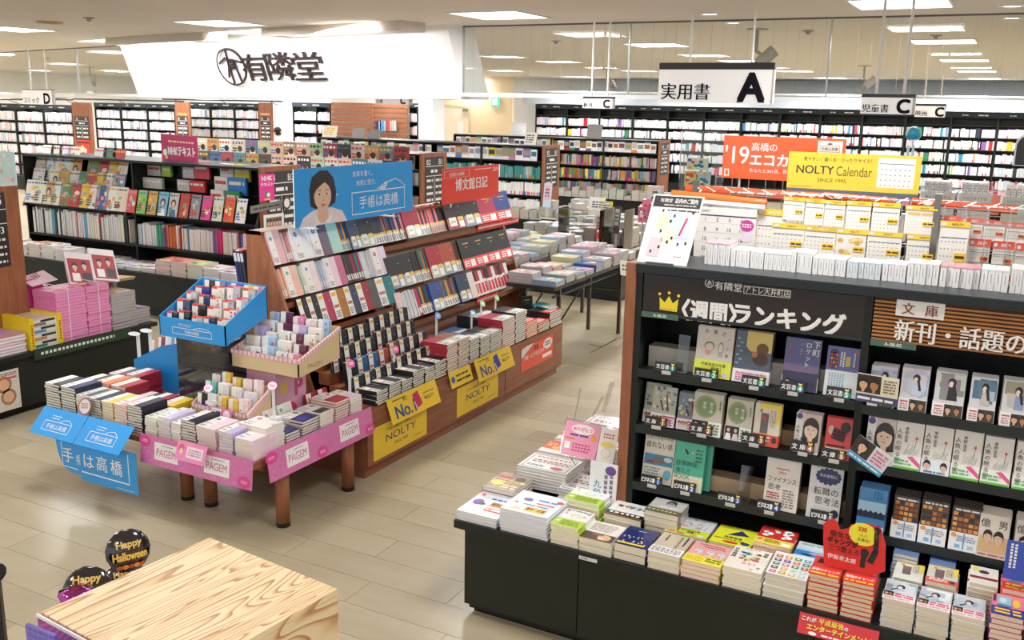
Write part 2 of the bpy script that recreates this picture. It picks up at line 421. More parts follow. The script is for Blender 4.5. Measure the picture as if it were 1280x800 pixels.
# ceiling panels ----------------------------------------------------
f_, d_ = MB(), MB()
f_.box(-.31, -.31, -.012, .31, -.29, 0, WHITE, 'plastic'); f_.box(-.31, .29, -.012, .31, .31, 0, WHITE, 'plastic')
f_.box(-.31, -.29, -.012, -.29, .29, 0, WHITE, 'plastic'); f_.box(.29, -.29, -.012, .31, .29, 0, WHITE, 'plastic')
d_.box(-.29, -.29, -.006, .29, .29, 0, (1, .99, .98), 'lit')
fm, dm = f_.mesh('frame'), d_.mesh('diffuser')
k = 0
for (x, y) in PANELS:
    d = Vector((x, y, CEIL - CAMZ)); dz = d.dot(fw)
    if dz < 1 or not (-80 < 640 + FPX * d.dot(rt) / dz < 1330) or 398.5 - FPX * d.dot(up) / dz < -40: continue
    q = empty('ceiling_light', (x, y, CEIL)); k += 1
    row = ['nearest', 'second', 'third', 'fourth', 'farthest'][min(4, max(0, round((y - 6.93) / 3.75)))]
    col = ['far right', 'right of centre', 'centre', 'left of centre', 'left', 'far left', 'farthest left', 'extreme left', 'outermost left', 'last'][min(9, max(0, round((.8 + 2.2 - x) / 3)))]
    tag(q, 'square white ceiling light panel, %s row, %s column' % (row, col), 'ceiling light', 'square ceiling light panels')
    link('frame', fm, q); link('diffuser', dm, q)
# round downlights, a dark wood-rimmed speaker, sprinklers
def dl(px, py, label, r=.075, dark=False, cat='downlight', name='downlight'):
    p = at(px, py, 2, CEIL - .005); b = MB()
    b.lathe(p, [(r * .8, -.004), (r, -.01), (r * 1.12, -.004), (r * 1.15, .006)], hx('c79a52') if dark else WHITE, 'plastic', 20)
    c = MB(); c.disc(F(p + Vector((0, 0, -.002)), (1, 0, 0), (0, -1, 0)), 0, 0, r * .8, r * .8, hx('3a3434') if dark else (1, 1, 1), 0, 20, 'plastic' if dark else 'lit')
    o = empty(name); tag(o, label, cat); x = b.build('ring', o, True); y = c.build('speaker_grille' if dark else 'lens', o)
for (x, y, s) in ((887, 17, 'round downlight left of the largest ceiling panel'), (1265, 7, 'round downlight at the right edge, nearer one'), (1265, 22, 'round downlight at the right edge, farther one'), (917, 28, 'small round downlight behind the glass screen above the large sign')):
    dl(x, y, s)
dl(62, 28, 'round dark ceiling speaker with a brass-coloured rim', .11, True, 'speaker', 'ceiling_speaker')
for i, (x, y) in enumerate(((111, 22), (60, 72), (1170, 44), (1010, 38), (695, 51))):
    p = at(x, y, 2, CEIL - .001); b = MB(); b.lathe(p, [(.001, -.035), (.02, -.03), (.022, -.012), (.05, -.008), (.055, 0)], hx('a7a297'), 'plastic', 12)
    tag(b.build('sprinkler_head', smooth=True), 'small grey ceiling sprinkler, %s' % ['beside the brass-rimmed speaker', 'behind the left glass', 'between the right light panels', 'above and right of the large sign', 'behind the middle glass'][i], 'sprinkler')

# glass smoke screen: hangs from the ceiling, wired panes --------------
A0 = Vector((-4.68, 7.85, 0)); E_ = Vector((-.9686, .249, 0)); ZB = 2.2
def screen(p, q, n, label, zb=ZB):
    root = empty('glass_screen', p); tag(root, label, 'glass screen')
    d = (q - p).normalized(); L = (q - p).length; fr = F(Vector((0, 0, 0)), d, (0, 0, 1))
    b = MB(); b.fbox(fr, 0, zb - .035, L, zb, -.03, .03, hx('e9ebec'), 'plastic'); b.build('bottom_rail', root)
    b = MB(); b.fbox(fr, 0, CEIL - .012, L, CEIL, -.012, .012, hx('6d6862'), 'plastic'); b.build('top_rail', root)
    for k in range(n):
        b = MB(); a, c = L * k / n + .006, L * (k + 1) / n - .006
        b.fbox(fr, a, zb, c, CEIL - .012, -.003, .003, WHITE, 'glass'); pn = b.build('pane', root)
        w = MB(); x = a
        while x < c: w.fbox(fr, x, zb, x + .0012, CEIL - .012, -.0004, .0004, hx('b4b0a8'), 'plastic'); x += .1
        x = w.build('wire', pn)
        b = MB(); b.fbox(fr, a - .012, zb, a, CEIL, -.012, .012, hx('bcbfbd'), 'metal'); b.build('post', root)
screen(A0, Vector((1.9, 7.85, 0)), 4, 'long wired glass smoke screen hanging right of the white fascia')
screen(A0 + E_ * 13.5, A0 + E_ * 6.42, 4, 'wired glass smoke screen hanging left of the white fascia', 2.14)

# white flared fascia with the shop's name ----------------------------
LF = 6.35; NRM = Vector((-.249, -.9686, 0))
P0 = A0 + Vector((0, 0, 2.17)); P1 = A0 + E_ * LF + Vector((0, 0, 2.13))
T0 = A0 + NRM * .22 + Vector((0, 0, CEIL)); T1 = A0 + E_ * LF + NRM * .22 + Vector((0, 0, CEIL))
b = MB(); back = -NRM * .35
b.hexa([P1, P0, P0 + back, P1 + back, T1, T0, Vector((T0.x, T0.y, CEIL)) + back, Vector((T1.x, T1.y, CEIL)) + back], hx('fbfbfb'), 'wall')
fa = b.build('fascia'); tag(fa, 'large white flared fascia carrying the shop name in black letters', 'fascia')
b = MB(); lip = P0 + NRM * .02
b.hexa([P1 + NRM * .03 - Vector((0, 0, .03)), P0 + NRM * .03 - Vector((0, 0, .03)), P0 + back - Vector((0, 0, .03)), P1 + back - Vector((0, 0, .03)), P1 + NRM * .03, P0 + NRM * .03, P0 + back, P1 + back], hx('e4e4e6'), 'plastic')
b.build('bottom_trim', fa)
ff = F(P1, P0 - P1, T1 - P1 + (P0 - P1) * 0)
ff.v = (Vector((0, 0, CEIL - 2.15)) + NRM * .22).normalized(); ff.n = ff.u.cross(ff.v)
K = hx('2a1c20')
def up_h(px, py0, py1): return pix(ff, px, py0)[1] - pix(ff, px, py1)[1]
b = MB(); x, y = pix(ff, 292, 84.5); x1, _ = pix(ff, 312, 92); x0, _ = pix(ff, 273, 78); rx = (x1 - x0) / 2; ry = up_h(292, 60.5, 109) / 2 * .97
b.ring(ff, x, y, rx, ry, .022, K, .035, 40, 'plastic', .02)
s_ = rx / .25
for (xa, ya, xb, yb) in ((-.21, .38, .21, .38), (-.06, .95, -.17, .05), (-.17, .05, -.4, -.55), (-.8, .2, -.3, .48), (.21, .38, .8, .22), (-.15, .25, .28, .25), (-.15, .25, -.15, -.9), (.28, .25, .42, -.85), (-.15, .1, .25, .1), (-.15, -.05, .27, -.05)):
    b.bar(ff, x + xa * rx, y + ya * ry, x + xb * rx, y + yb * ry, .02, K, .035, 'plastic', .02)
b.build('round_emblem', fa)
for ch, xa, xb, ya, yb in (('有', 311, 341, 67, 102), ('隣', 341, 374, 65, 102), ('堂', 374, 412, 64, 102)):
    b = MB(); xl, yl = pix(ff, xa, yb); xr, _ = pix(ff, xb, yb); h = up_h((xa + xb) / 2, ya, yb)
    b.txt(ff, ch, xl, pix(ff, (xa + xb) / 2, yb)[1], h, K, .0, 'l', None, .035, 'plastic', w=xr - xl, thick=.02); b.build('letter', fa)
# light coves in front of the fascia
for i, (xa, ya, xb, yb, lab) in enumerate(((131, 47, 253, 40, 'beige light cove above the left end of the white fascia'), (326, 35, 500, 25, 'beige light cove above the middle of the white fascia'))):
    p, q = at(xa, ya, 2, CEIL), at(xb, yb, 2, CEIL); n = NRM * -.3
    b = MB(); dz = Vector((0, 0, -.085))
    b.hexa([p + dz, q + dz, q + n + dz, p + n + dz, p, q, q + n, p + n], hx('d8cfc3'), 'ceil'); tag(b.build('light_cove'), lab, 'light cove')
for t in (1.0, 2.6, 4.2, 5.7):
    L = bpy.data.lights.new('fascia_wash', 'AREA'); L.shape = 'RECTANGLE'; L.size = 1.3; L.size_y = .12; L.energy = 15
    p = A0 + E_ * t + NRM * .8 + Vector((0, 0, CEIL - .1)); tgt = A0 + E_ * t + Vector((0, 0, 2.4))
    o = bpy.data.objects.new('fascia_wash', L); o.location = p; o.rotation_euler = (tgt - p).to_track_quat('-Z', 'Y').to_euler(); COL.objects.link(o)

# hanging signs ------------------------------------------------------
def hang_sign(Y, x0, y0, x1, y1, chars, letter, label, rods=True, head=.17):
    a = at(x0, y1, 1, Y); c = at(x1, y0, 1, Y); w = c.x - a.x; h = c.z - a.z
    root = empty('hanging_sign', (a.x, Y, a.z)); tag(root, label, 'sign'); fr = F((0, 0, 0))
    b = MB(); b.fbox(fr, 0, 0, w, h * (1 - head), -.05, 0, hx('f3f1ef'), 'glowsign'); 
    b.fbox(fr, w, 0, w + .012, h * (1 - head), -.05, .002, hx('cfcac4'), 'plastic')
    b.txt(fr, chars, w * .03, h * .08, h * .42, hx('1d1a24'), .02, 'l', w * .55, .003, 'dull')
    b.txt(fr, letter, w * .83, h * .07, h * .66, hx('26222a'), .06, 'c', None, .003, 'dull')
    b.build('board', root)
    b = MB(); b.fbox(fr, 0, h * (1 - head), w + .012, h, -.05, .001, hx('2f2b2d'), 'plastic'); b.build('header_strip', root)
    if rods:
        for q in (.27, .81):
            b = MB(); b.tube((w * q, .025, h), (w * q, .025, CEIL - a.z), .009, WHITE, 'plastic', 8); b.build('rod', root)
hang_sign(7.1, 822, 78, 967, 128, '実用書', 'A', 'large hanging white sign with the letter A and a black header')
hang_sign(6.2, 1075, 118, 1142, 142, '児童書', 'C', 'hanging sign for children’s books with the letter C')
hang_sign(17.5, 1143, 130, 1182, 146, '映画', 'C', 'smaller hanging sign with the letter C, rightmost')
hang_sign(7.7, 728, 121, 765, 135, '新刊', 'C', 'small hanging sign with the letter C above the centre wall shelves')
hang_sign(8.3, 469, 118, 511, 130, '文庫', 'C', 'small hanging paperback sign with the letter C by the slatted wall', head=.05)
hang_sign(9.6, 29, 112, 64, 130, 'コミック', 'D', 'hanging comics sign with the letter D, leftmost', head=.05)  # unlit board; its faint glow is added by the material

# cameras hung from the ceiling, giving no light
def ceil_cam(px, py, size, label, lx=-.5, lz=-.5):
    p = at(px, py, 2, CEIL - .0); root = empty('ceiling_camera', p); tag(root, label, 'spotlight')
    b = MB(); b.lathe((0, 0, 0), [(.001, -.012), (size * .5, -.012), (size * .5, 0)], hx('b9b4ab'), 'plastic', 14); b.build('base_plate', root)
    b = MB(); b.tube((0, 0, -.01), (0, 0, -size * 1.0), size * .09, hx('a9a59d'), 'plastic'); b.tube((0, 0, -size), (size * .3, 0, -size * 1.2), size * .08, hx('a9a59d'), 'plastic'); b.build('arm', root)
    d = Vector((lx, -.2, lz)).normalized(); c = Vector((size * .45, 0, -size * 1.35)); b = MB()
    b.tube(c - d * size * .55, c + d * size * .4, size * .3, hx('b7b3ab'), 'plastic', 14); b.tube(c + d * size * .4, c + d * size * .75, size * .22, hx('8f8b84'), 'plastic', 14); b.build('camera_body', root)
ceil_cam(947, 36, .19, 'grey ceiling camera above the right end of the large sign')
ceil_cam(1081, 82, .2, 'grey ceiling camera above the children’s books sign')
ceil_cam(759, 86, .2, 'pale ceiling camera behind the middle glass', .5)
ceil_cam(112, 84, .22, 'grey ceiling camera behind the left glass', .3)

# ================================================================== BACKGROUND
PALE = ['eef0f6', 'f6f6f8', 'e9ecf4', 'f4eef2', 'dfe8f2', 'f7f3ea', 'e6e2ea', 'f2d9e0', 'd9e6f4', 'fafafa', 'fafafa', 'f0f0f4']
MIX = PALE * 3 + ['d64a52', 'e8c83a', '4a8ed0', '3a9a6a', 'f08a3a', '8a6ab0', '333a44', 'e87aa0', '2aa6c0', 'c8202c']
RICH = ['357874', 'a3904a', '5c4a72', '84404a', '4a607e', 'bcb6a8', 'a8a294', '6a8050', 'a8693f', '2f363e', 'b8ac52', 'a87884', '7890a0', '989286', 'b8b4aa', 'bcb8b0', '8c969e', 'a88c90', '3a3a3c', '6a6660']
TEAL = ['459090', '529a96', '448a8a', '5ca09a', '3f8488', 'b8b6b0']
def shelf_books(b, x0, x1, y, z, h, pal, wmin=.012, wmax=.035, depth=.14, fill=1., foot=None, ux=True, runs=True):
    x = x0
    while x < x1 - wmin:
        c = random.choice(pal); n = random.choice((1, 1, 2, 3, 5)) if runs else 1
        hh = h * random.uniform(.82, 1.0)
        for k in range(n):
            w = random.uniform(wmin, wmax)
            if x + w > x1: break
            if random.random() < fill:
                cc = hx(jit(c, 8)); dy = random.uniform(0, .015)
                b.box(x + .0008, y + dy, z, x + w - .0008, y + depth, z + hh * random.uniform(.985, 1), cc, 'print')
                if foot and random.random() < foot: b.box(x + .001, y + dy - .001, z, x + w - .001, y + dy, z + hh * .28, hx(random.choice(('d8303a', 'f0c030', '2a80c0', '30a060', 'e84a90', 'f08030'))), 'print')
            x += w
def pile(b, x0, x1, y0, y1, z, hmax, pal, tile=(.15, .21), t=.018):
    """flat stacks of small books filling a platform"""
    nx = max(1, int((x1 - x0) / tile[0])); ny = max(1, int((y1 - y0) / tile[1]))
    for i in range(nx):
        for j in range(ny):
            n = int(random.uniform(.35, 1) * hmax / t) + 1; cx, cy = x0 + (i + .5) * (x1 - x0) / nx, y0 + (j + .5) * (y1 - y0) / ny
            w, h = tile[0] * .46, tile[1] * .46; c = random.choice(pal)
            for k in range(n):
                dx, dy = random.uniform(-.004, .004), random.uniform(-.004, .004)
                b.box(cx - w + dx, cy - h + dy, z + k * t, cx + w + dx, cy + h + dy, z + (k + .86) * t, hx(jit('bdb7ab', 8)), 'pages', {1: hx(jit(c, 10))})
                b.box(cx - w + dx - .001, cy - h + dy - .001, z + (k + .86) * t, cx + w + dx + .001, cy + h + dy + .001, z + (k + .97) * t, hx(jit(c, 6)), 'print')
            fr = TOP(cx - w, cy - h, z + (n - .03) * t)
            for q in range(3): b.rect(fr, w * random.uniform(.1, .8), h * random.uniform(.1, 1), w * random.uniform(1, 1.9), h * random.uniform(1.1, 1.9), hx(random.choice(pal + MIX)), .0008 + q * .0003)

def case(name, label, x0, x1, y, H, shelves, depth=.3, head=.12, z0=.3, plinth=True, divs=(), cat='bookcase', headtxt=True):
    """a black wall bookcase that faces -Y"""
    root = empty(name, (x0, y, 0)); tag(root, label, cat); w = x1 - x0
    b = MB(); b.box(0, depth, 0, w, depth + .015, H, BK, 'black'); b.build('back_panel', root)
    for x in (0, w - .02) + tuple(q - x0 for q in divs):
        b = MB(); b.box(x, 0, 0, x + .02, depth, H, BK, 'black'); b.build('side_panel', root)
    for z in shelves:
        b = MB(); b.box(.02, .005, z - .02, w - .02, depth, z, BK, 'black'); b.build('shelf', root)
    b = MB(); b.box(0, -.012, H - head, w, .012, H, hx('2b3238'), 'black')
    if headtxt:
        for q in range(max(1, round(w / .9))):
            cx = (q + .5) * w / max(1, round(w / .9))
            b.fakelines(F((cx - .25, -.012, H - head * .72)), 0, 0, .12, head * .34, 1, hx('c9cdd2'), 1, .002)
            b.fakelines(F((cx + .06, -.012, H - head * .72)), 0, 0, .2, head * .34, 1, hx('f2f4f6'), 1, .002)
    b.build('header', root)
    if plinth:
        b = MB(); b.box(0, -.3, 0, w, 0, z0, BK, 'black'); b.build('plinth', root)
    return root
# right-hand far wall: a run of bookcases 0.9 m wide
YW = 22.75; zs = [.55, .83, 1.1, 1.37, 1.63, 1.88]
bk = MB()
x = -11.35; k = 0
proto = None
while x < 1.6:
    lab = 'black wall bookcase full of books on the far right wall, %s from the left' % ORD[k]
    if proto is None: proto = case('wall_bookcase', lab, x, x + .907, YW, 2.13, [z - .03 for z in zs])
    else:
        c = copy_tree(proto, (x, YW, 0)); c['label'] = lab
    proto['group'] = 'far wall bookcases'
    if k: c['group'] = 'far wall bookcases'
    pal = PALE * 2 + MIX if k > 4 else (PALE * 4 + MIX)
    for i, z in enumerate(zs[:-1] + [1.63]):
        if i == 5: continue
        shelf_books(bk, x + .03, x + .88, YW + .02, z - .029, .2, ['f6f7fa', 'f2f4f8', 'fafafa'] if (k in (3, 4, 5) and i > 2) else pal, .014, .034, .14, .97, .12)
    x += .907; k += 1
tag(bk.build('shelved_book'), 'hundreds of pale books on the far right wall bookcases', 'books', None, 'stuff')
b = MB(); b.box(-11.6, YW - .25, 2.14, 2.2, YW + .3, 2.42, hx('c9d3e0'), 'wall'); b.box(-11.6, YW - .3, 2.42, 2.2, YW + .3, 2.46, WHITE, 'wall'); struct(b.build('trim_1'))

# comics wall on the left: three groups of bookcases, staggered
bk = MB()
def comic_group(px0, px1, Y, n, H, label0):
    a = at(px0, 150, 1, Y).x; c = at(px1, 150, 1, Y).x; w = (c - a) / n
    z = [H - .12 - .245 * i for i in range(1, 7)]
    z = [q for q in z if q > .2]
    for k in range(n):
        case('comic_bookcase', '%s, %s from the left' % (label0, ORD[k]), a + k * w, a + (k + 1) * w - .01, Y, H, z, .25, .1)
        for i, q in enumerate(z):
            shelf_books(bk, a + k * w + .03, a + (k + 1) * w - .03, Y + .02, q + .001, .2, PALE * 2 + ['e8c8d4', 'c8d8ec', 'f0f0f4', '9aa0a8', 'c8c4c8'] + (['55585e', '8a8088', 'f0c8d8'] if i > 1 else []), .013, .022, .12, .97, .1)
comic_group(-14, 91, 14.25, 3, 1.9, 'black bookcase full of comics at the far left')
comic_group(119, 219, 16.5, 3, 1.95, 'black bookcase full of comics between two brown posts')
comic_group(234, 324, 18.2, 3, 2.0, 'black bookcase full of comics left of the third brown post')
tag(bk.build('shelved_comic'), 'hundreds of pale comics on the far left bookcases', 'comics', None, 'stuff')
# lamp rails over the comics
for i, (xa, ya, xb, yb, Y) in enumerate(((0, 124, 90, 124.5, 13.9), (70, 123, 230, 127, 16), (203, 124, 353, 126.8, 17.8))):
    p, q = at(xa, ya, 1, Y), at(xb, yb, 1, Y); b = MB(); b.tube(p, q, .018, hx('2a2f33'), 'plastic', 8)
    for t in (.1, .5, .9): c = p.lerp(q, t); b.tube(c, c + Vector((0, .3, -.1)), .012, hx('a8a49a'), 'metal', 6)
    for t in (.2, .5, .8):
        c = p.lerp(q, t); L = bpy.data.lights.new('rail_lamp', 'AREA'); L.size = .5; L.energy = 3; lo = bpy.data.objects.new('rail_lamp', L); lo.location = c + Vector((0, -.5, .1)); lo.rotation_euler = (R(38), 0, 0); COL.objects.link(lo)
    tag(b.build('lamp_rail'), 'thin dark lamp rail above the %s comic bookcases' % ('leftmost', 'middle', 'right-hand')[i], 'lamp rail')
# brown posts with directory plates
def directory(fr, w, h, b, big='', rows=3, dark='3a3634'):
    b.rect(fr, 0, 0, w, h, hx(dark)); 
    b.rect(fr, w * .04, h * .8, w * .96, h * .815, WHITE, .0012); b.rect(fr, w * .04, h * .6, w * .96, h * .615, WHITE, .0012)
    if big: b.txt(fr, big[0], w * .18, h * .84, h * .11, WHITE, .01, 'c', None, .0014); b.txt(fr, big[1], w * .82, h * .84, h * .11, WHITE, .01, 'c', None, .0014)
    b.fakelines(fr, w * .3, h * .65, w * .7, h * .76, 1, WHITE, 1, .0014)
    b.rect(fr, w * .49, h * .05, w * .51, h * .58, WHITE, .0012)
    for q in range(rows): b.fakelines(fr, w * .08, h * (.06 + q * .54 / rows), w * .44, h * (.06 + (q + .7) * .54 / rows), 1, hx('e8e6e4'), .9, .0014); b.fakelines(fr, w * .56, h * (.06 + q * .54 / rows), w * .92, h * (.06 + (q + .7) * .54 / rows), 1, hx('e8e6e4'), .9, .0014)
for i, (xa, xb, yt, Y, poster) in enumerate(((89, 112, 128, 13.2, 1), (218, 236, 128, 15.4, 0), (323, 339, 128, 17.2, 0))):
    a, c = at(xa, yt, 1, Y), at(xb, yt, 1, Y); w = c.x - a.x
    root = empty('brown_post', (a.x, Y, 0)); tag(root, 'tall brown post with a dark directory plate, %s of the three by the comics' % ('left', 'middle', 'right')[i], 'post')
    b = MB(); b.box(0, 0, 0, w, .05, a.z, hx('a0603a'), 'wood'); b.build('panel', root)
    h = (a.z - at(xa, 175, 1, Y).z) * .62; zt = at(xa, 145, 1, Y).z; b = MB(); fr = F((w * .12, -.004, zt - h)); b.fbox(fr, 0, 0, w * .76, h, -.004, 0, hx('3a3634')); directory(fr, w * .76, h, b, 'DD', 3); b.build('directory_plate', root)
    if poster:
        z1 = at(xa, 174, 1, Y).z; z0 = at(xa, 192, 1, Y).z; b = MB(); fr = F((w * .14, -.004, z0)); b.fbox(fr, 0, 0, w * .72, z1 - z0, -.004, 0, hx('d8402a'))
        b.fakelines(fr, .02, (z1 - z0) * .72, w * .7, (z1 - z0) * .9, 1, hx('5a1a10'), 1, .002)
        for q in range(5): b.disc(fr, w * random.uniform(.15, .6), (z1 - z0) * random.uniform(.15, .5), .05, .05, hx(random.choice(('f0e0d0', 'f6d8b0', 'e8c8c0'))), .002 + q * .0005)
        b.build('poster', root)
    else:
        b = MB(); b.fbox(F((w * .15, -.004, zt + .02)), 0, 0, w * .7, .05, -.004, 0, hx('e89a4a')); b.build('orange_label', root)

# register corner: white wall, slatted wall, door
b = MB(); x0, x1 = at(322, 150, 1, 20).x, at(548, 150, 1, 20).x
b.box(x0, 20, 0, x1, 20.15, CEIL, hx('f4f6fa'), 'wall'); struct(b.build('wall_register'))
b = MB(); a, c = at(523, 130, 1, 18.5).x, at(541, 130, 1, 18.5).x; b.box(a, 18.5, 0, c, 19, CEIL, hx('eef2f8'), 'wall'); struct(b.build('trim_2'))
b = MB(); x0, x1 = at(536, 150, 1, 22).x, at(640, 150, 1, 22).x; b.box(x0, 22, 0, x1, 22.1, CEIL, hx('ead3ae'), 'wall'); struct(b.build('wall_staff_door'))
fr = F((x0, 22, 0)); dx0 = pix(fr, 548, 150)[0]; dx1 = pix(fr, 586, 150)[0]; dz = at(548, 133, 1, 22).z
b = MB(); b.fbox(fr, dx0, 0, dx1, dz, 0, .03, hx('efe0c8'), 'wall'); b.fbox(fr, dx1, 0, dx1 + .05, dz + .05, 0, .04, hx('d8c4a2'), 'wall'); b.fbox(fr, dx0, dz, dx1, dz + .05, 0, .04, hx('d8c4a2'), 'wall')
dr = struct(b.build('door_1'))
for q in (.08, .92): b = MB(); b.fbox(fr, dx0 + (dx1 - dx0) * q - .08, dz - .12, dx0 + (dx1 - dx0) * q + .08, dz - .04, .03, .07, hx('8f8a80'), 'metal'); b.build('door_closer', dr)
b = MB(); nx, nz = pix(fr, 576, 162); b.fbox(fr, nx - .08, nz - .2, nx + .08, nz + .2, .03, .034, WHITE); b.build('notice', dr)
p = at(614, 133, 1, 21.95); q = at(624, 122, 1, 21.95); b = MB(); fr = F(p); b.fbox(fr, 0, 0, q.x - p.x, q.z - p.z, -.05, 0, hx('7adfc8'), 'glowsign', {1: hx('55d8b8')}); b.rect(fr, .04, .05, (q.x - p.x) * .8, (q.z - p.z) * .85, (1, 1, 1), .002, 'glowsign')
tag(b.build('exit_sign'), 'small glowing green exit sign on the beige wall', 'exit sign')
# black bookcases either side of the slatted wall
bk = MB()
def small_case(px0, px1, Y, zt_px, label, n=1):
    a, c = at(px0, 150, 1, Y).x, at(px1, 150, 1, Y).x; H = at(px0, zt_px, 1, Y).z
    z = [H - .12 - .3 * i for i in range(1, 6)]
    case('bookcase', label, a, c, Y, H, z, .28, .1, divs=(a + (c - a) * .62,) if n > 1 else ())
    for q in z: shelf_books(bk, a + .03, c - .03, Y + .02, q + .001, .21, PALE + ['e8c8d4', 'd8c8d0'], .013, .024, .12, .97, .15)
small_case(366, 413, 18.6, 128, 'black bookcase left of the slatted brown wall', 2)
small_case(510, 522, 18.6, 129, 'narrow black bookcase right of the slatted brown wall')
tag(bk.build('shelved_paperback'), 'pale books on the shelves beside the slatted wall', 'books', None, 'stuff')
a, c = at(413, 128, 1, 18.5), at(510, 128, 1, 18.5); root = empty('slatwall_display', (a.x, 18.5, 0)); tag(root, 'brown slatted wall panel with small goods hung on it', 'slatted wall')
w = c.x - a.x; n = 14; sh = (a.z - .5) / n
b = MB(); b.box(0, .03, 0, w, .06, a.z, hx('c9b8a6'), 'wall'); b.build('backboard', root)
for k in range(n):
    for s in (0, 1):
        b = MB(); b.box(s * w * .56 + .01, 0, .5 + k * sh + .02, (w * .56 if s == 0 else w) - .01, .03, .5 + (k + 1) * sh - .01, hx('a05a3a'), 'wood'); b.build('slat', root)
b = MB(); b.box(w * .56 - .03, -.02, 0, w * .56 + .01, .03, a.z, hx('8a4a2e'), 'wood'); b.build('upright', root)
b = MB(); b.box(0, 0, a.z, w * .6, .06, a.z + .25, hx('d2cabb'), 'wall'); b.build('header_board', root)
for i, (px, cc) in enumerate(((472, '2a2f6a'), (479, '3aa0d0'), (486, 'd8404a'), (492, 'b8b8b8'))):
    p = at(px, 164, 1, 18.42); b = MB(); b.box(-.06, 0, 0, .06, .05, .24, hx(cc), 'plastic'); b.box(.04, -.004, .01, .06, 0, .23, hx('e8dcc0'), 'plastic')
    tag(b.build('hanging_goods', loc=p), '%s case hung on the slatted wall' % ('navy', 'light blue', 'red', 'grey')[i], 'case', 'cases hung on the slatted wall')

# gondolas running across the shop, ends at x = -6.3 --------------------
def gondola(x0, x1, y0, H, label, bays, endtxt, pal, zs, plinth=.36, endw=.55, foot=.4, face=True, books=True, cover_top=True):
    root = empty('gondola_shelf', (x0, y0, 0)); tag(root, label, 'bookshelf'); w = x1 - x0
    b = MB(); b.box(0, .26, 0, w, .3, H - .02, BK, 'black'); b.build('centre_panel', root)
    b = MB(); b.box(0, -.005, H - .025, w, endw, H, hx('20262a'), 'black'); b.build('top_board', root)
    for z in zs:
        b = MB(); b.box(.02, 0, z - .02, w, .26, z, BK, 'black'); b.build('shelf', root)
    for k in range(bays + 1):
        x = w * k / bays; b = MB(); b.box(x - .01, .003, .42, x + .01, .27, H - .025, BK, 'black'); b.build('divider', root)
    b = MB(); b.box(0, -plinth, 0, w, .3, .395, BK, 'black'); b.box(-.0, -plinth - .02, .39, w + .0, .3, .42, BK, 'black'); b.build('plinth', root)
    b = MB(); b.box(w, -.01, 0, w + .03, endw + .01, H + .01, hx('8a4a30'), 'wood'); e = b.build('end_panel', root)
    b = MB(); fr = SIDE(w + .034, .06, H - .62); b.fbox(fr, 0, 0, endw - .13, .58, -.004, 0, hx('3a3634')); directory(fr, endw - .13, .58, b, endtxt, 4); b.build('directory_plate', root)
    bk = MB()
    if books:
        for i, z in enumerate(zs[:-1] if cover_top else zs):
            shelf_books(bk, x0 + .03, x1 - .03, y0 + .02, z + .001, .2, pal[i % len(pal)], .012, .03, .14, .97, foot)
        # face-out covers on the topmost shelf
        if cover_top:
            x = x0 + .03
            while x < x1 - .12:
                cc = random.choice(RICH + MIX); ww = random.choice((.11, .13)); hh = random.uniform(.17, .2)
                if random.random() < .93:
                    bk.box(x, y0 + .05, zs[-1] + .001, x + ww - .005, y0 + .07, zs[-1] + hh, hx(jit(cc)), 'print')
                    fr = F((x, y0 + .05, zs[-1] + .001))
                    bk.rect(fr, .01, hh * .4, ww - .015, hh * .8, hx(random.choice(RICH)), .001); bk.rect(fr, 0, 0, ww - .005, hh * .25, hx(random.choice(MIX)), .0012)
                x += ww
    return bk
GZ = [.5, .75, 1.0, 1.27]
bk = gondola(-10.6, -6.33, 12.95, 1.5, 'black gondola of books with a brown end panel, second from the back', 4, ('B2', 'B1'), [['f0eee8', 'f4f2ec', 'e8e6e0'], ['f0eee8', 'f2f0ea', 'ececec'], TEAL + ['f0ece4']], GZ, .25, foot=.5)
tag(bk.build('shelved_book'), 'books on the gondola with teal spines', 'books', None, 'stuff')
bk = gondola(-10.2, -5.83, 16.75, 1.5, 'black gondola of books farthest back, brown end panel', 4, ('A4', 'A3'), [RICH, ['e8d84a', 'e0c84a', 'c8823a'] + RICH, RICH], GZ, .3)
tag(bk.build('shelved_book'), 'books on the farthest gondola, many coloured spines', 'books', None, 'stuff')
MAGS = ['d8d4d0', 'c8b8a8', 'a04a4a', '4a6a90', 'd8c8b8', '6a7a88', 'e0e0de', 'b89a68', '58524e', 'd0a8a0', 'a8b8a0', '3a3836']
bk = gondola(-10.4, -6.33, 9.62, 1.5, 'black gondola of magazines behind the blue banner', 4, ('B2', 'B1'), [MAGS, MAGS, MAGS], [.5, .8, 1.12, 1.3], .3, foot=0)
for t in range(3):      # tiers of face-out magazines
    x = -10.35
    while x < -6.5:
        w = random.uniform(.2, .24); z = .96 + t * .17; y = 9.5 + t * .03; cc = random.choice(MAGS)
        bk.box(x, y, z, x + w - .01, y + .012, z + .28, hx(jit(cc)), 'print'); fr = F((x, y, z)); w -= .01
        bk.fakelines(fr, .01, .21, w * .9, .26, 1, hx(random.choice(['fafafa', 'c8404a', '4a6a98', 'e0c060', '3a3a3a'])), 1, .001, word=.9); bk.fakelines(fr, .01, .05, w * .5, .18, 4, hx(random.choice(['c8202c', '3a3a3a', '2a6ab8'])), .9, .0015)
        bk.disc(fr, w * .6, .11, .05, .07, hx(random.choice(['e8c8b0', 'd8a888', 'f0d8c8', 'b8d0e0'])), .002); bk.disc(fr, w * .6, .16, .04, .04, hx(random.choice(['2a2020', '5a3a2a', '3a2a2a'])), .0025)
        x += w + .01
tag(bk.build('displayed_magazine'), 'magazines on the gondola behind the blue banner', 'magazines', None, 'stuff')
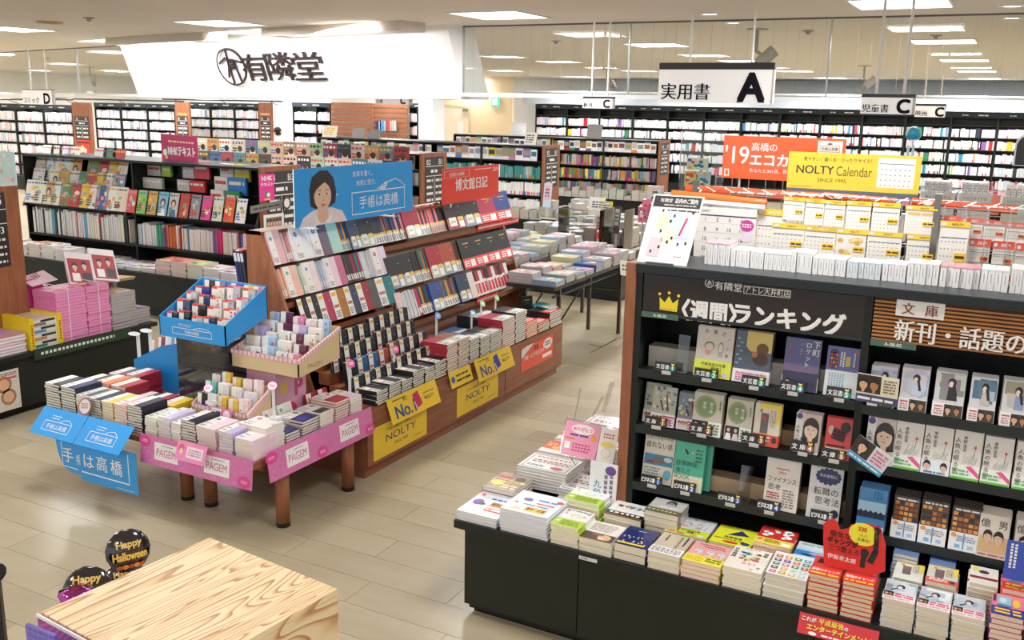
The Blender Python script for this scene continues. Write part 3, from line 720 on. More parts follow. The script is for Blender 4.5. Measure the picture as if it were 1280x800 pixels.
# things standing on the gondola tops
def easel(px, py, Y, w, h, col, label, lean=.25, txtc=None):
    p = at(px, py, 1, Y); p.z = max(p.z, 1.5); fr = F((p.x - w / 2, Y, 1.502), (1, 0, 0), (0, lean, 1)); b = MB(); b.fbox(fr, 0, 0, w, h, -.01, 0, hx(col), 'print')
    if txtc: b.fakelines(fr, w * .12, h * .15, w * .88, h * .85, 4, hx(txtc), .8)
    b.hexa([(p.x - .02, Y + .01, 1.502), (p.x + .02, Y + .01, 1.502), (p.x + .02, Y + h * .5, 1.502), (p.x - .02, Y + h * .5, 1.502), (p.x - .02, Y + .01 + h * .2, 1.5 + h * .6), (p.x + .02, Y + .01 + h * .2, 1.5 + h * .6), (p.x + .02, Y + .03 + h * .2, 1.5 + h * .6), (p.x - .02, Y + .03 + h * .2, 1.5 + h * .6)], hx('777777'), 'plastic')
    tag(b.build('easel_board'), label, 'sign')
for a in ((411, 168, 12.97, .3, .2, 'e4dcd0', 'white leaflet leaning on the gondola top, left of the grey boards', .3, 'd8b030'), (447, 168, 13.0, .26, .17, '8e8a88', 'grey board back on the gondola top, with a white paper mark'), (467, 169, 13.02, .24, .16, '7e7b79', 'plain grey board back on the gondola top'),
          (647, 170, 16.78, .33, .26, 'c4c4c6', 'light grey board standing on the gondola top, right of the door'), (662, 176, 13.1, .2, .2, 'f0ece6', 'white notice with a picture on the gondola top', .35, '5a4a4a'), (742, 172, 16.8, .3, .27, '8c8a8a', 'dark grey board standing on the farthest gondola top')):
    easel(*a)
# ================================================================== RANKING BOOKCASE (front right)
YR = 3.47; XL, XD, XE = -1.27, -.415, .475; TOPZ = 1.505
root = empty('ranking_bookcase', (0, YR, 0)); tag(root, 'black double-bay bookcase with the weekly ranking sign and a brown end panel', 'bookcase')
b = MB(); b.box(XL - .043, -.005, 0, XL, .3, TOPZ - .002, hx('a0603c'), 'wood'); b.build('end_panel', root)
b = MB(); b.box(XL, -.012, TOPZ - .035, XE + .03, .3, TOPZ, hx('3a3f41'), 'black'); b.box(XL, -.014, TOPZ - .035, XE + .03, -.012, TOPZ - .004, hx('242a2b'), 'black'); b.build('top_board', root)
b = MB(); b.box(XL, .27, .42, XE, .3, TOPZ - .04, hx('0e1010'), 'black'); b.build('back_panel', root)
for x in (XL, XD, XE):
    b = MB(); b.box(x, .0, .42, x + .026, .28, TOPZ - .036, BK, 'black')
    z = .5
    while z < 1.3 and x == XL: b.box(x + .026, .03, z, x + .0264, .038, z + .008, hx('5a5d5c'), 'metal'); z += .022
    b.build('upright', root)
for x0, x1, zz in ((XL, XD, (1.076, .842, .596)), (XD, XE, (1.068, .853, .588))):
    for z in zz:
        b = MB(); b.box(x0 + .026, 0, z - .028, x1, .27, z, hx('202524'), 'black'); b.box(x0 + .026, -.003, z - .03, x1, 0, z + .004, hx('2b3130'), 'black'); b.build('shelf', root)
# ranking sign board
b = MB(); fr = FRONT(XL + .03, 0, 1.315); w, h = XD - XL - .03, TOPZ - .04 - 1.315
b.fbox(fr, 0, 0, w, h, -.02, -.004, hx('2a2120'), 'plastic')
b.fbox(fr, 0, -.012, w, 0, -.02, 0, hx('4a5052'), 'metal')
fs = F(Vector((XL + .03, YR - .0, 1.315)))
def on_sign(px, py): return pix(fs, px, py)
def stext(s, xa, ya, xb, yb, col, bold, hpx, d=-.0025):
    x0, y0 = on_sign(xa, ya); x1, _ = on_sign(xb, yb); _, y1 = on_sign(xa, ya - hpx)
    b.txt(fr, s, x0, y0, y1 - y0, col, bold, 'l', None, d, w=x1 - x0)
stext('〈週間〉', 852, 399, 919, 403, WHITE, .035, 26)
stext('ランキング', 916, 404, 1055, 418, WHITE, .045, 27)
stext('有隣堂', 893, 362, 927, 364, WHITE, .01, 11)
cx, cy = on_sign(886.5, 354); b.ring(fr, cx, cy, .017, .018, .0025, WHITE, -.0025, 20)
for q in ((-.3, .4, .3, .4), (0, .8, -.45, -.5), (-.1, .3, -.1, -.8), (.35, .3, .45, -.7), (-.1, .3, .35, .3), (-.1, 0, .35, 0)): b.bar(fr, cx + q[0] * .017, cy + q[1] * .017, cx + q[2] * .017, cy + q[3] * .017, .0022, WHITE, -.0025)
x0, y0 = on_sign(929, 367); x1, y1 = on_sign(989, 359); b.rect(fr, x0, y0, x1, y0 + .03, WHITE, -.003); b.rect(fr, x0 + .002, y0 + .002, x1 - .002, y0 + .028, hx('2a2120'), -.0027)
stext('アトレ大井町店', 931, 366, 987, 370, WHITE, .01, 9, -.0022)
# crown
c0, c1 = on_sign(825, 387), on_sign(850, 374); w_ = .07; X, Y_ = c0[0] - .002, c0[1]
YL = hx('f4dc30')
b.poly(fr, [(X, Y_), (X + w_, Y_ - .002), (X + w_ + .003, Y_ + .05), (X + w_ * .74, Y_ + .03), (X + w_ * .5, Y_ + .058), (X + w_ * .26, Y_ + .03), (X - .003, Y_ + .05)], YL, -.0025)
for q in (-.003, w_ * .5, w_ + .003): b.disc(fr, X + q, Y_ + (.062 if q != w_ * .5 else .07), .006, .006, YL, -.0022)
for q in range(5): b.disc(fr, X + .01 + q * .0125, Y_ + .006, .002, .002, hx('5a4a10'), -.002, 6)
b.build('ranking_sign', root)
# new-arrivals sign: ribbed oak board
b = MB(); fr = FRONT(XD + .03, 0, 1.315); w = XE - XD - .03
b.fbox(fr, 0, 0, w, h, -.02, -.014, hx('5a3216'), 'black')
q = 0
while q < h - .008: b.fbox(fr, 0, q, w, q + .007, -.014, -.002, hx('c08a55'), 'woodrib'); q += .0135
fs = F(Vector((XD + .03, YR - .0, 1.315))); fr_ = fr
x0, y0 = on_sign(1119, 394); x1, y1 = on_sign(1182, 380); _, yt = on_sign(1121, 374)
b.fbox(fr, x0, y0, x1, yt, -.008, -.001, WHITE, 'print')
b.txt(fr, '文', x0 + .02, y0 + .008, (yt - y0) * .72, hx('8a3a20'), .03, 'l', None, .0005); b.txt(fr, '庫', x1 - .02, y0 + .008, (yt - y0) * .72, hx('8a3a20'), .03, 'r', None, .0005)
x0, y0 = on_sign(1117, 425); x1, _ = on_sign(1268, 441); _, yt = on_sign(1119, 398)
b.txt(fr, '新刊・話題の', x0, y0, yt - y0, WHITE, .05, 'l', None, 0, w=x1 - x0 + .03)
b.txt(fr, '文庫', x1 + .05, y0, yt - y0, WHITE, .05, 'l', None, 0)
b.build('new_arrivals_sign', root)
for x, s in ((XL + .03, 'A-08-01'), (XD + .03, 'A-08-02')):
    b = MB(); fr = FRONT(x, -.006, 1.295); b.fbox(fr, 0, 0, .15, .022, -.004, 0, hx('4d6b5c'), 'plastic'); b.txt(fr, s, .075, .005, .012, WHITE, .02, 'c', None, .0006); b.build('shelf_number_plate', root)
# grey and beige risers on the shelves
for x0, x1, z, zh, cc, lab in ((XL + .04, XD - .005, 1.076, .085, 'b6b1aa', 'long light grey riser block on the top ranking shelf'), (-1.0, XD - .005, .842, .06, 'a58462', 'long beige riser block on the middle ranking shelf'), (-1.2, XD - .005, .596, .065, 'c4a888', 'long beige riser block on the bottom ranking shelf')):
    b = MB(); b.box(x0, YR + .075, z, x1, YR + .15, z + zh, hx(cc), 'wall'); tag(b.build('riser_block'), lab, 'riser')

# ---- cover art ----------------------------------------------------
def face(b, fr, x, y, s, hair='2a2020', skin='e8c4a8', d=.0012, long=True):
    b.disc(fr, x, y + s * .1, s * .54, s * .74, hx(hair), d, 14)
    if long: b.poly(fr, [(x - s * .54, y + s * .2), (x - s * .56, y - s * .85), (x - s * .2, y - s * .9), (x + s * .2, y - s * .9), (x + s * .56, y - s * .85), (x + s * .54, y + s * .2)], hx(hair), d)
    b.rect(fr, x - s * .16, y - s * .95, x + s * .16, y - s * .3, hx(skin), d + .0003)
    b.disc(fr, x, y - s * .08, s * .44, s * .6, hx(skin), d + .0004, 16)
    b.poly(fr, [(x - s * .44, y + s * .1), (x - s * .1, y + s * .3), (x + s * .44, y + s * .1), (x + s * .4, y + s * .6), (x, y + s * .75), (x - s * .4, y + s * .6)], hx(hair), d + .0006)
    for q in (-1, 1): b.disc(fr, x + q * s * .17, y - s * .02, s * .07, s * .035, hx('30221e'), d + .0007, 8)
    b.rect(fr, x - s * .02, y - s * .22, x + s * .03, y - s * .1, hx('cfa184'), d + .0007)
    b.disc(fr, x, y - s * .36, s * .1, s * .035, hx('b8605a'), d + .0007, 8)
def vlines(b, fr, x0, y0, x1, y1, n, col, d=.001): b.fakelines(fr, x0, y0, x1, y1, n, col, 1, d, True)
def A_ooya(b, fr, w, h):
    for i, ch in enumerate('大家さんと僕'):
        x, y = ((.25, .9), (.5, .9), (.72, .88), (.88, .8), (.87, .62), (.85, .47))[i]; b.txt(fr, ch, w * x, h * (y - .04), h * (.09 if i < 3 else .06), hx('30302e'), .0, d=.0012)
    b.disc(fr, w * .36, h * .62, w * .14, h * .09, hx('8a8680'), .001); b.disc(fr, w * .36, h * .6, w * .11, h * .07, hx('d8cfc6'), .0013); b.disc(fr, w * .34, h * .5, w * .09, h * .06, hx('d8988a'), .001)
    b.disc(fr, w * .68, h * .62, w * .07, h * .1, hx('9a968e'), .001); b.disc(fr, w * .68, h * .6, w * .055, h * .08, hx('ddd4ca'), .0013); b.rect(fr, w * .62, h * .42, w * .74, h * .52, hx('b8b2a8'), .001)
def A_ooya_band(b, fr, w, h):
    b.txt(fr, '手塚治虫文化賞', w * .52, h * .66, h * .2, hx('4a5a20'), .01, maxw=w * .8); b.txt(fr, '受賞！', w * .6, h * .38, h * .24, hx('2a2a20'), .02)
    for x, c in ((.15, 'e86a3a'), (.38, 'e8583a'), (.68, 'f09060')): b.disc(fr, w * x, h * .16, w * .09, h * .1, hx(c))
    b.disc(fr, w * .85, h * .25, w * .08, h * .16, hx('d8d8d0'))
def A_dog(b, fr, w, h):
    b.rect(fr, w * .3, h * .62, w, h, hx('d8c070')); b.poly(fr, [(w * .1, h * .85), (w * .8, h * .35), (w * .6, h * .3), (w * .02, h * .6)], hx('54606e'), .001)
    b.disc(fr, w * .75, h * .68, w * .17, h * .12, hx('6a4a2e'), .0013); b.disc(fr, w * .72, h * .48, w * .22, h * .12, hx('4a3424'), .0016); b.disc(fr, w * .55, h * .57, w * .08, h * .06, hx('b8784a'), .0018)
    for q in range(7): b.rect(fr, w * .04 + q % 2 * .012, h * (.35 + q * .08), w * .12 + q % 2 * .012, h * (.39 + q * .08), hx('8aa0c4'), .0018)
def A_dog_band(b, fr, w, h):
    b.fakelines(fr, w * .08, h * .1, w * .95, h * .8, 4, hx('d8689a'), .9); 
def A_rocket(b, fr, w, h):
    b.rect(fr, 0, 0, w, h * .5, hx('3a3a58')); b.rect(fr, 0, h * .36, w, h * .5, hx('7a6a8a'), .0008)
    for i, ch in enumerate('下町ロケット'): b.txt(fr, ch, w * (.88 if i < 2 else .66), h * (.84 - (i if i < 2 else i - 2) * (.15 if i < 2 else .125)), h * (.14 if i < 2 else .11), WHITE, .01, d=.0014)
    b.txt(fr, 'ゴースト', w * .46, h * .86, h * .055, hx('d8c070'), .01, vert=True, d=.0014); b.txt(fr, '池井戸潤', w * .14, h * .85, h * .06, hx('c8584a'), .01, vert=True, d=.0014)
def A_rocket_band(b, fr, w, h):
    face(b, fr, w * .16, h * .6, h * .3, long=False); b.txt(fr, '宇宙', w * .8, h * .3, h * .4, hx('2a3048'), 0, maxw=w * .4); b.txt(fr, '佃', w * .5, h * .3, h * .4, hx('2a3048'), 0)
def A_lantern(b, fr, w, h):
    b.rect(fr, 0, 0, w, h * .52, hx('e6ecf2')); vlines(b, fr, w * .1, h * .06, w * .6, h * .46, 6, hx('9ab0c4'))
    b.disc(fr, w * .22, h * .88, w * .13, h * .07, hx('4a3a5a'), .001); b.rect(fr, w * .09, h * .55, w * .35, h * .88, hx('4a3a5a'), .001)
    for i in range(3):
        for j in range(4): b.rect(fr, w * (.12 + i * .08), h * (.57 + j * .08), w * (.17 + i * .08), h * (.62 + j * .08), hx(random.choice(('c8443a', 'e8a03a', '7a3a4a'))), .0014)
    b.rect(fr, w * .58, h * .62, w * .72, h * .82, hx('d8c060'), .001); vlines(b, fr, w * .4, h * .6, w * .56, h * .9, 2, WHITE); vlines(b, fr, w * .8, h * .62, w * .88, h * .9, 1, WHITE)
    b.disc(fr, w * .9, h * .93, w * .06, h * .03, hx('d8583a'), .001)
def A_floral(b, fr, w, h):
    for q in range(26): b.disc(fr, w * random.uniform(.06, .94), h * random.uniform(.42, .97), w * random.uniform(.04, .1), h * random.uniform(.02, .05), hx(random.choice(('c8ccc0', '7a8a78', 'd8c060', 'a8b0b8', 'f0ece0', '5a6478'))), .0006 + q * .00004)
    b.bar(fr, w * .5, h * .4, w * .35, h * .65, .006, hx('3a2a30'), .002); b.bar(fr, w * .7, h * .42, w * .6, h * .75, .006, hx('6a3a30'), .002); b.disc(fr, w * .6, h * .78, w * .06, h * .035, hx('b8683a'), .0022)
def A_floral_band(b, fr, w, h):
    for i in range(3): face(b, fr, w * (.12 + i * .15), h * .55, h * .3, hair='8a5a3a', long=False)
    b.rect(fr, w * .48, h * .72, w, h * .85, hx('d8507a')); b.fakelines(fr, w * .5, h * .1, w * .96, h * .66, 3, hx('d8507a'), .9)
def A_green(b, fr, w, h):
    b.disc(fr, w * .42, h * .68, w * .38, h * .27, hx('98a078'), .0006, 24); b.disc(fr, w * .44, h * .67, w * .31, h * .22, hx('7f9668'), .001, 24)
    b.txt(fr, '散り椿', w * .62, h * .72, h * .08, WHITE, .01, vert=True, d=.0014); b.txt(fr, '蛍草', w * .38, h * .72, h * .08, WHITE, .01, vert=True, d=.0014); vlines(b, fr, w * .88, h * .62, w * .95, h * .85, 1, hx('4a4a40'))
def A_green_band(b, fr, w, h):
    b.rect(fr, 0, 0, w * .56, h, hx('2a2424')); 
    for x, c in ((.14, 'e8c4a8'), (.42, 'd8c8d0')): b.disc(fr, w * x, h * .72, w * .06, h * .14, hx('e0bfa4'), .0012); b.poly(fr, [(w * (x - .13), 0), (w * (x - .08), h * .5), (w * (x + .08), h * .5), (w * (x + .13), 0)], hx(c if x > .3 else 'f0e8e4'), .001)
    b.fakelines(fr, w * .6, h * .1, w * .95, h * .9, 4, hx('6a9a5a'), .9)
def A_tower(b, fr, w, h):
    b.rect(fr, w * .2, h * .9, w, h, hx('f0d840')); b.rect(fr, w * .86, h * .55, w, h * .9, hx('f0d840')); b.rect(fr, w * .26, h * .3, w * .56, h * .78, hx('6a6468')); b.disc(fr, w * .4, h * .66, w * .08, h * .05, hx('d8403a'), .001)
    b.disc(fr, w * .25, h * .83, w * .06, h * .05, hx('c8883a'), .001); vlines(b, fr, w * .6, h * .45, w * .84, h * .86, 3, hx('b8a890')); b.disc(fr, w * .78, h * .6, w * .03, h * .02, hx('c8303a'), .001)
def A_tower_band(b, fr, w, h): b.fakelines(fr, w * .1, h * .35, w * .7, h * .9, 2, WHITE, .9); b.disc(fr, w * .85, h * .6, w * .1, h * .28, hx('3a3a3a'), .001)
def A_mermaid(b, fr, w, h):
    b.rect(fr, w * .3, h * .06, w, h, hx('d8c8be')); face(b, fr, w * .64, h * .62, h * .36, hair='3a2e2c', skin='e9cdb8'); b.disc(fr, w * .14, h * .92, w * .13, h * .075, hx('6a4a9a'), .0018)
    b.txt(fr, '人魚の眠る家', w * .12, h * .6, h * .1, hx('26262a'), .0, vert=True, d=.0018); b.txt(fr, '東野', w * .3, h * .32, h * .08, hx('26262a'), .0, vert=True, d=.0018)
def A_gang(b, fr, w, h):
    b.disc(fr, w * .75, h * .8, w * .2, h * .14, hx('3a2018'), .001); b.disc(fr, w * .2, h * .7, w * .12, h * .12, hx('d8b8a0'), .001); b.poly(fr, [(w * .2, h * .5), (w * .72, h * .42), (w * .82, h * .68), (w * .3, h * .78)], hx('6a1a18'), .0014)
    for q in range(3): b.bar(fr, w * .28, h * (.52 + q * .08), w * .76, h * (.5 + q * .08), .008, hx('1a0e0e'), .0018)
    b.rect(fr, w * .08, h * .3, w * .8, h * .34, hx('2a1212'), .001); b.rect(fr, w * .04, h * .15, w * .95, h * .27, hx('f0d8d0'), .001); b.fakelines(fr, w * .05, h * .16, w * .94, h * .26, 1, hx('1a1212'), 1, .0014)
def A_stanford(b, fr, w, h):
    b.txt(fr, 'スタンフォード式', w * .06, h * .87, h * .085, hx('3a3432'), .005, 'l', w * .88); b.txt(fr, '疲れない体', w * .06, h * .7, h * .14, hx('4a3e38'), .005, 'l', w * .88)
    b.rect(fr, w * .03, h * .36, w * .98, h * .58, hx('4a90b8')); b.disc(fr, w * .55, h * .47, w * .25, h * .06, hx('8a6a6a'), .001); b.disc(fr, w * .82, h * .5, w * .14, h * .05, hx('c8e0ec'), .0012); b.disc(fr, w * .25, h * .42, w * .16, h * .03, hx('8a4a48'), .0014)
    b.fakelines(fr, w * .05, h * .05, w * .6, h * .32, 5, hx('8aa0a8'), .9); b.disc(fr, w * .84, h * .2, w * .14, h * .1, hx('6ab8c8'), .001)
def A_jiritsu(b, fr, w, h):
    b.txt(fr, '自律神経', w * .08, h * .5, h * .12, hx('1e5a50'), .0, 'l', w * .7); b.txt(fr, '整え方', w * .08, h * .36, h * .1, hx('1e5a50'), .0, 'l'); b.rect(fr, 0, 0, w, h * .32, hx('e8e4cc'))
    b.txt(fr, 'BOOK', w * .06, h * .24, h * .08, hx('4a5a50'), .0, 'l', d=.0014); 
    for x in (.14, .75): b.disc(fr, w * x, h * .14, w * .1, h * .07, hx('e8c840'), .0012)
    b.bar(fr, w * .34, h * .85, w * .44, h * .76, .008, hx('2a2a2a'), .001); b.disc(fr, w * .6, h * .8, w * .04, h * .03, hx('e8a8a0'), .001); b.fakelines(fr, w * .7, h * .6, w * .95, h * .9, 4, hx('2a7a6a'), .8)
def A_finance(b, fr, w, h):
    b.txt(fr, 'FINANCIAL', w * .5, h * .78, h * .035, hx('b03a3a'), .01, maxw=w * .45); b.fakelines(fr, w * .38, h * .7, w * .62, h * .75, 2, hx('c86a5a'), .9)
    b.txt(fr, 'ファイナンス', w * .08, h * .53, h * .12, hx('30302e'), .0, 'l', w * .84); b.txt(fr, '思考', w * .1, h * .38, h * .12, hx('30302e'), .0, 'l'); b.fakelines(fr, w * .08, h * .2, w * .48, h * .34, 3, hx('b8403a'), .9); b.fakelines(fr, w * .55, h * .06, w * .93, h * .42, 7, hx('8a8680'), .8)
def A_career(b, fr, w, h):
    b.disc(fr, w * .56, h * .82, w * .36, h * .14, hx('383c6a'), .001, 18)
    for a in range(14): b.disc(fr, w * .56 + w * .34 * math.cos(a * .45), h * .82 + h * .13 * math.sin(a * .45), w * .06, h * .035, hx('383c6a'), .0012, 8)
    b.txt(fr, '今の会社に', w * .56, h * .8, h * .07, WHITE, .0, maxw=w * .55, d=.0018)
    b.txt(fr, '転職の', w * .16, h * .46, h * .15, hx('262628'), .005, 'l', w * .75); b.txt(fr, '思考法', w * .22, h * .28, h * .15, hx('262628'), .005, 'l', w * .75); b.disc(fr, w * .86, h * .14, w * .13, h * .08, hx('2f3464'), .001)
def A_biblia(kind):
    def f(b, fr, w, h):
        bgs = {'a': ('c4c8d4', 'a8b0c8'), 'b': ('c8c4c0', '8a8682'), 'c': ('b8bcc0', '5a7090'), 'd': ('c8beb4', '9a8c80')}[kind]
        for q in range(14): b.rect(fr, w * random.uniform(0, .7), h * random.uniform(.35, .8), w * random.uniform(.72, 1), h * random.uniform(.82, .98), hx(jit(random.choice(bgs), 14)), .0004 + q * .00005)
        b.disc(fr, w * .56, h * .78, w * .14, h * .1, hx('1e1c24'), .0014); b.poly(fr, [(w * .42, h * .38), (w * .46, h * .68), (w * .68, h * .7), (w * .78, h * .38)], hx({'a': 'c8d0e8', 'b': '2a2628', 'c': 'c8c0b8', 'd': '8a9cc0'}[kind]), .0013)
        b.disc(fr, w * .53, h * .74, w * .08, h * .07, hx('ecd2c0'), .0017); b.bar(fr, w * .62, h * .75, w * .72, h * .5, .008, hx('1e1c24'), .0019)
    return f
def A_biblia_band(b, fr, w, h):
    b.rect(fr, w * .38, 0, w, h * .95, hx('3a3a30')); face(b, fr, w * .52, h * .55, h * .42, hair='2a1e18', skin='dcae8c'); face(b, fr, w * .82, h * .55, h * .4, hair='3a2818', skin='b88058', long=False)
    b.rect(fr, w * .04, h * .7, w * .34, h * .8, hx('c8405a')); b.fakelines(fr, w * .04, h * .12, w * .34, h * .62, 3, hx('c8808a'), .9)
def A_line(b, fr, w, h):
    b.txt(fr, '人魚の眠る家', w * .14, h * .74, h * .11, hx('26262a'), .0, vert=True, d=.0014); b.txt(fr, '東野圭吾', w * .4, h * .82, h * .075, hx('26262a'), .0, vert=True, d=.0014)
    for q in range(9): b.bar(fr, w * (.35 + q * .06), h * (.3 + random.uniform(0, .05)), w * (.45 + q * .055), h * (.4 + random.uniform(0, .15)), .0012, hx('8aa09a'), .001)
    b.disc(fr, w * .78, h * .68, w * .05, h * .03, hx('e04a50'), .0014); b.bar(fr, w * .78, h * .66, w * .74, h * .42, .0014, hx('6a8a6a'), .001)
def A_line_band(b, fr, w, h): b.poly(fr, [(w * .5, h * .9), (w * .7, h * .98), (w, h * .5), (w, h * .2)], hx('e8589a')); b.rect(fr, 0, 0, w, h * .16, hx('6ac040')); b.fakelines(fr, w * .05, h * .25, w * .7, h * .7, 2, hx('7ab87a'), .8)
def A_line_band2(b, fr, w, h): face(b, fr, w * .2, h * .6, h * .42, long=False); face(b, fr, w * .8, h * .55, h * .42, long=False); b.fakelines(fr, w * .1, h * .04, w * .9, h * .24, 1, hx('4a80c8'), 1)
def A_blue(b, fr, w, h):
    b.rect(fr, 0, h * .45, w, h * .7, hx('a8d0e8')); b.rect(fr, 0, h * .32, w, h * .46, hx('2a3a58'), .0008)
    for q in range(5): b.disc(fr, w * (.12 + q * .18), h * .42, w * .06, h * .08, hx('1e2c48'), .001)
    b.rect(fr, 0, 0, w, h * .15, hx('d8ecf4')); b.fakelines(fr, w * .04, h * .02, w * .7, h * .12, 1, hx('3a8ac0'), 1, .001); b.disc(fr, w * .8, h * .12, w * .12, h * .08, hx('d82a6a'), .0014); vlines(b, fr, w * .5, h * .75, w * .85, h * .95, 3, hx('3a6a98'))
def A_shop(b, fr, w, h):
    for i in range(5):
        for j in range(4): b.rect(fr, w * (.05 + i * .19), h * (.44 + j * .12), w * (.2 + i * .19), h * (.52 + j * .12), hx(random.choice(('d8883a', 'e8a850', '8a4a20', '3a2a20', 'c87830'))), .0008)
    b.fakelines(fr, w * .1, h * .9, w * .95, h * .97, 1, WHITE, 1)
def A_shop_band(b, fr, w, h):
    b.disc(fr, w * .14, h * .84, w * .1, h * .12, hx('f0a030')); b.rect(fr, w * .48, h * .1, w * .53, h * .95, hx('4a98d8')); b.fakelines(fr, w * .25, h * .5, w * .95, h * .85, 3, hx('9aa0a8'), .8); b.rect(fr, w * .2, h * .15, w * .4, h * .35, hx('8ab8e0')); b.rect(fr, w * .65, h * .15, w * .85, h * .35, hx('a8c8e8'))
def A_oku(b, fr, w, h):
    b.txt(fr, '億', w * .2, h * .7, h * .2, hx('3a3430'), .0); b.txt(fr, '男', w * .78, h * .7, h * .2, hx('3a3430'), .0)
    b.poly(fr, [(0, h * .12), (w * .05, h * .5), (w * .5, h * .4), (w * .95, h * .52), (w, h * .12)], hx('dcb888'), .001); face(b, fr, w * .32, h * .5, h * .18, long=False, d=.0014); face(b, fr, w * .68, h * .48, h * .2, long=False, d=.0014); b.fakelines(fr, w * .05, h * .02, w * .95, h * .1, 1, hx('c87a6a'), 1)

def pxbook(px0, px1, pt, pb, yf):
    """size and place of a face-out book from its picture outline"""
    a, c = at(px0, pb, 1, yf), at(px1, pb, 1, yf); m = (px0 + px1) / 2
    return (a.x + c.x) / 2 + .004, (c.x - a.x), (at(m, pt, 1, yf + .02).z - at(m, pb, 1, yf).z)
def shelf_cover(px0, px1, pt, pb, z, cover, art, label, n=1, band=None, bandart=None, bf=.3, t=.016, yf=None, lean=R(80), spine='R', m='film', pages='f3e8d4', hh=None):
    yf = YR + .055 if yf is None else yf
    x, w, h = pxbook(px0, px1, pt, pb, yf)
    h = hh or h * 1.02
    bs = book_set(w, h, t, cover, art, spine, band, bandart, pages, m, bandfrac=bf)
    upright(bs, x, yf, z, n, label, 'book', 'paperback_book', lean)
Z1, Z2, Z3 = 1.077, .843, .597
shelf_cover(868, 913, 411, 473, Z1, 'd4cac0', A_ooya, 'beige book with two cartoon figures and a yellow band', 2, 'e0e83a', A_ooya_band, .34)
shelf_cover(915, 960, 417, 480, Z1, '4a5568', A_dog, 'dark blue book with a brown dog and white band', 3, 'f6eef0', A_dog_band, .26)
shelf_cover(976, 1020, 424, 488, Z1, '4a4e88', A_rocket, 'night-blue novel with large white vertical title', 1, 'f2f0f2', A_rocket_band, .27)
shelf_cover(1029, 1070, 431, 492, Z1, '5a5ea4', A_lantern, 'violet-blue novel with small lantern window drawing', 1)
for i, (a, c) in enumerate(((804, 832), (814, 841))):
    shelf_cover(a, c + 2, 481 + i, 530 + i, Z2, 'b8b8a8', A_floral, 'floral grey paperback at the left end of the middle ranking shelf' if i == 0 else 'floral grey paperback overlapping its twin, middle ranking shelf', 1, 'f4e8ec', A_floral_band, .32, .012, YR + .075 - i * .022, R(78))
shelf_cover(846, 874, 487, 533, Z2, '7a8090', A_floral, 'darker floral paperback between the floral ones and green circle', 3, 'f0dce4', A_floral_band, .3, .012)
shelf_cover(864, 900, 493, 545, Z2, 'c8c0b0', A_green, 'paperback with a green circle, left of two', 4, 'f4f2ee', A_green_band, .34, .012, YR + .035)
shelf_cover(905, 937, 498, 549, Z2, 'c8c0b0', A_green, 'paperback with a green circle, right of two', 4, 'f4f2ee', A_green_band, .34, .012, YR + .035)
shelf_cover(940, 972, 502, 554, Z2, 'e0d6c4', A_tower, 'cream paperback with yellow corner and red band', 3, 'e04a2a', A_tower_band, .28, .012, YR + .035)
shelf_cover(991, 1022, 513, 562, Z2, 'eceae8', A_mermaid, 'white paperback with a woman’s face, ranked fourth', 4, None, None, .3, .012, YR + .035)
shelf_cover(1028, 1060, 519, 569, Z2, 'd8352c', A_gang, 'bright red paperback ranked fifth', 3, None, None, .3, .012, YR + .035)
shelf_cover(803, 840, 546, 606, Z3, 'e4dccf', A_stanford, 'cream health book with a blue picture, ranked first', 3, t=.014)
shelf_cover(840, 877, 554, 613, Z3, '48b89a', A_jiritsu, 'turquoise health book ranked second', 2, t=.014, yf=YR + .04)
shelf_cover(877, 887, 556, 613, Z3, '40ad90', None, 'turquoise book half hidden behind the turquoise one', 1, t=.014, yf=YR + .075)
shelf_cover(953, 995, 574, 637, Z3, 'e8e0d8', A_finance, 'cream business book with a plain lettered cover', 3, t=.015, yf=YR + .04)
shelf_cover(1007, 1048, 583, 647, Z3, 'dedcdc', A_career, 'white business book with a dark blue cloud shape', 1, t=.015, yf=YR + .04)
ZR1, ZR2, ZR3 = 1.069, .854, .589
for i, (a, c, t_, b_, kd, dd) in enumerate(((1084, 1116, 455, 505, 'a', 'mostly hidden behind the photo card'), (1121, 1155, 459, 512, 'a', 'right of the photo card'), (1163, 1200, 464, 519, 'b', 'with a girl in a black skirt'), (1206, 1239, 470, 525, 'c', 'with blue doors'), (1246, 1281, 474, 531, 'd', 'with a girl in blue, rightmost'))):
    shelf_cover(a, c, t_, b_, ZR1, 'd6d4d8', A_biblia(kd), 'grey illustrated paperback ' + dd, 5, 'f2eeea', A_biblia_band, .3, .013, YR + .03)
shelf_cover(1078, 1113, 523, 580, ZR2, 'eceae8', A_mermaid, 'white paperback with a woman’s face behind the tilted card', 6, None, None, .3, .014, YR + .03)
for i, (a, c, t_, b_) in enumerate(((1113, 1147, 529, 587), (1149, 1184, 536, 595), (1186, 1221, 541, 601), (1223, 1259, 547, 606), (1262, 1300, 553, 612))):
    shelf_cover(a, c, t_, b_, ZR2, 'e8e2da', A_line, 'white line-drawing paperback, %s from the left on its shelf' % ORD[i], 6, 'f2f4ea' if i != 1 else 'e8f0f6', A_line_band if i != 1 else A_line_band2, .3, .014, YR + .03)
shelf_cover(1068, 1103, 612, 665, ZR3, '4a90c8', A_blue, 'sky-blue paperback on the lowest right shelf', 6, None, None, .3, .012, YR + .03)
for i, (a, c, t_, b_) in enumerate(((1111, 1142, 622, 674), (1146, 1180, 624, 678), (1184, 1220, 631, 685))):
    shelf_cover(a, c, t_, b_, ZR3, '3a2c24', A_shop, 'dark paperback with lit shop windows, %s of three' % ORD[i], 6, 'f2f4f8', A_shop_band, .42, .014, YR + .03)
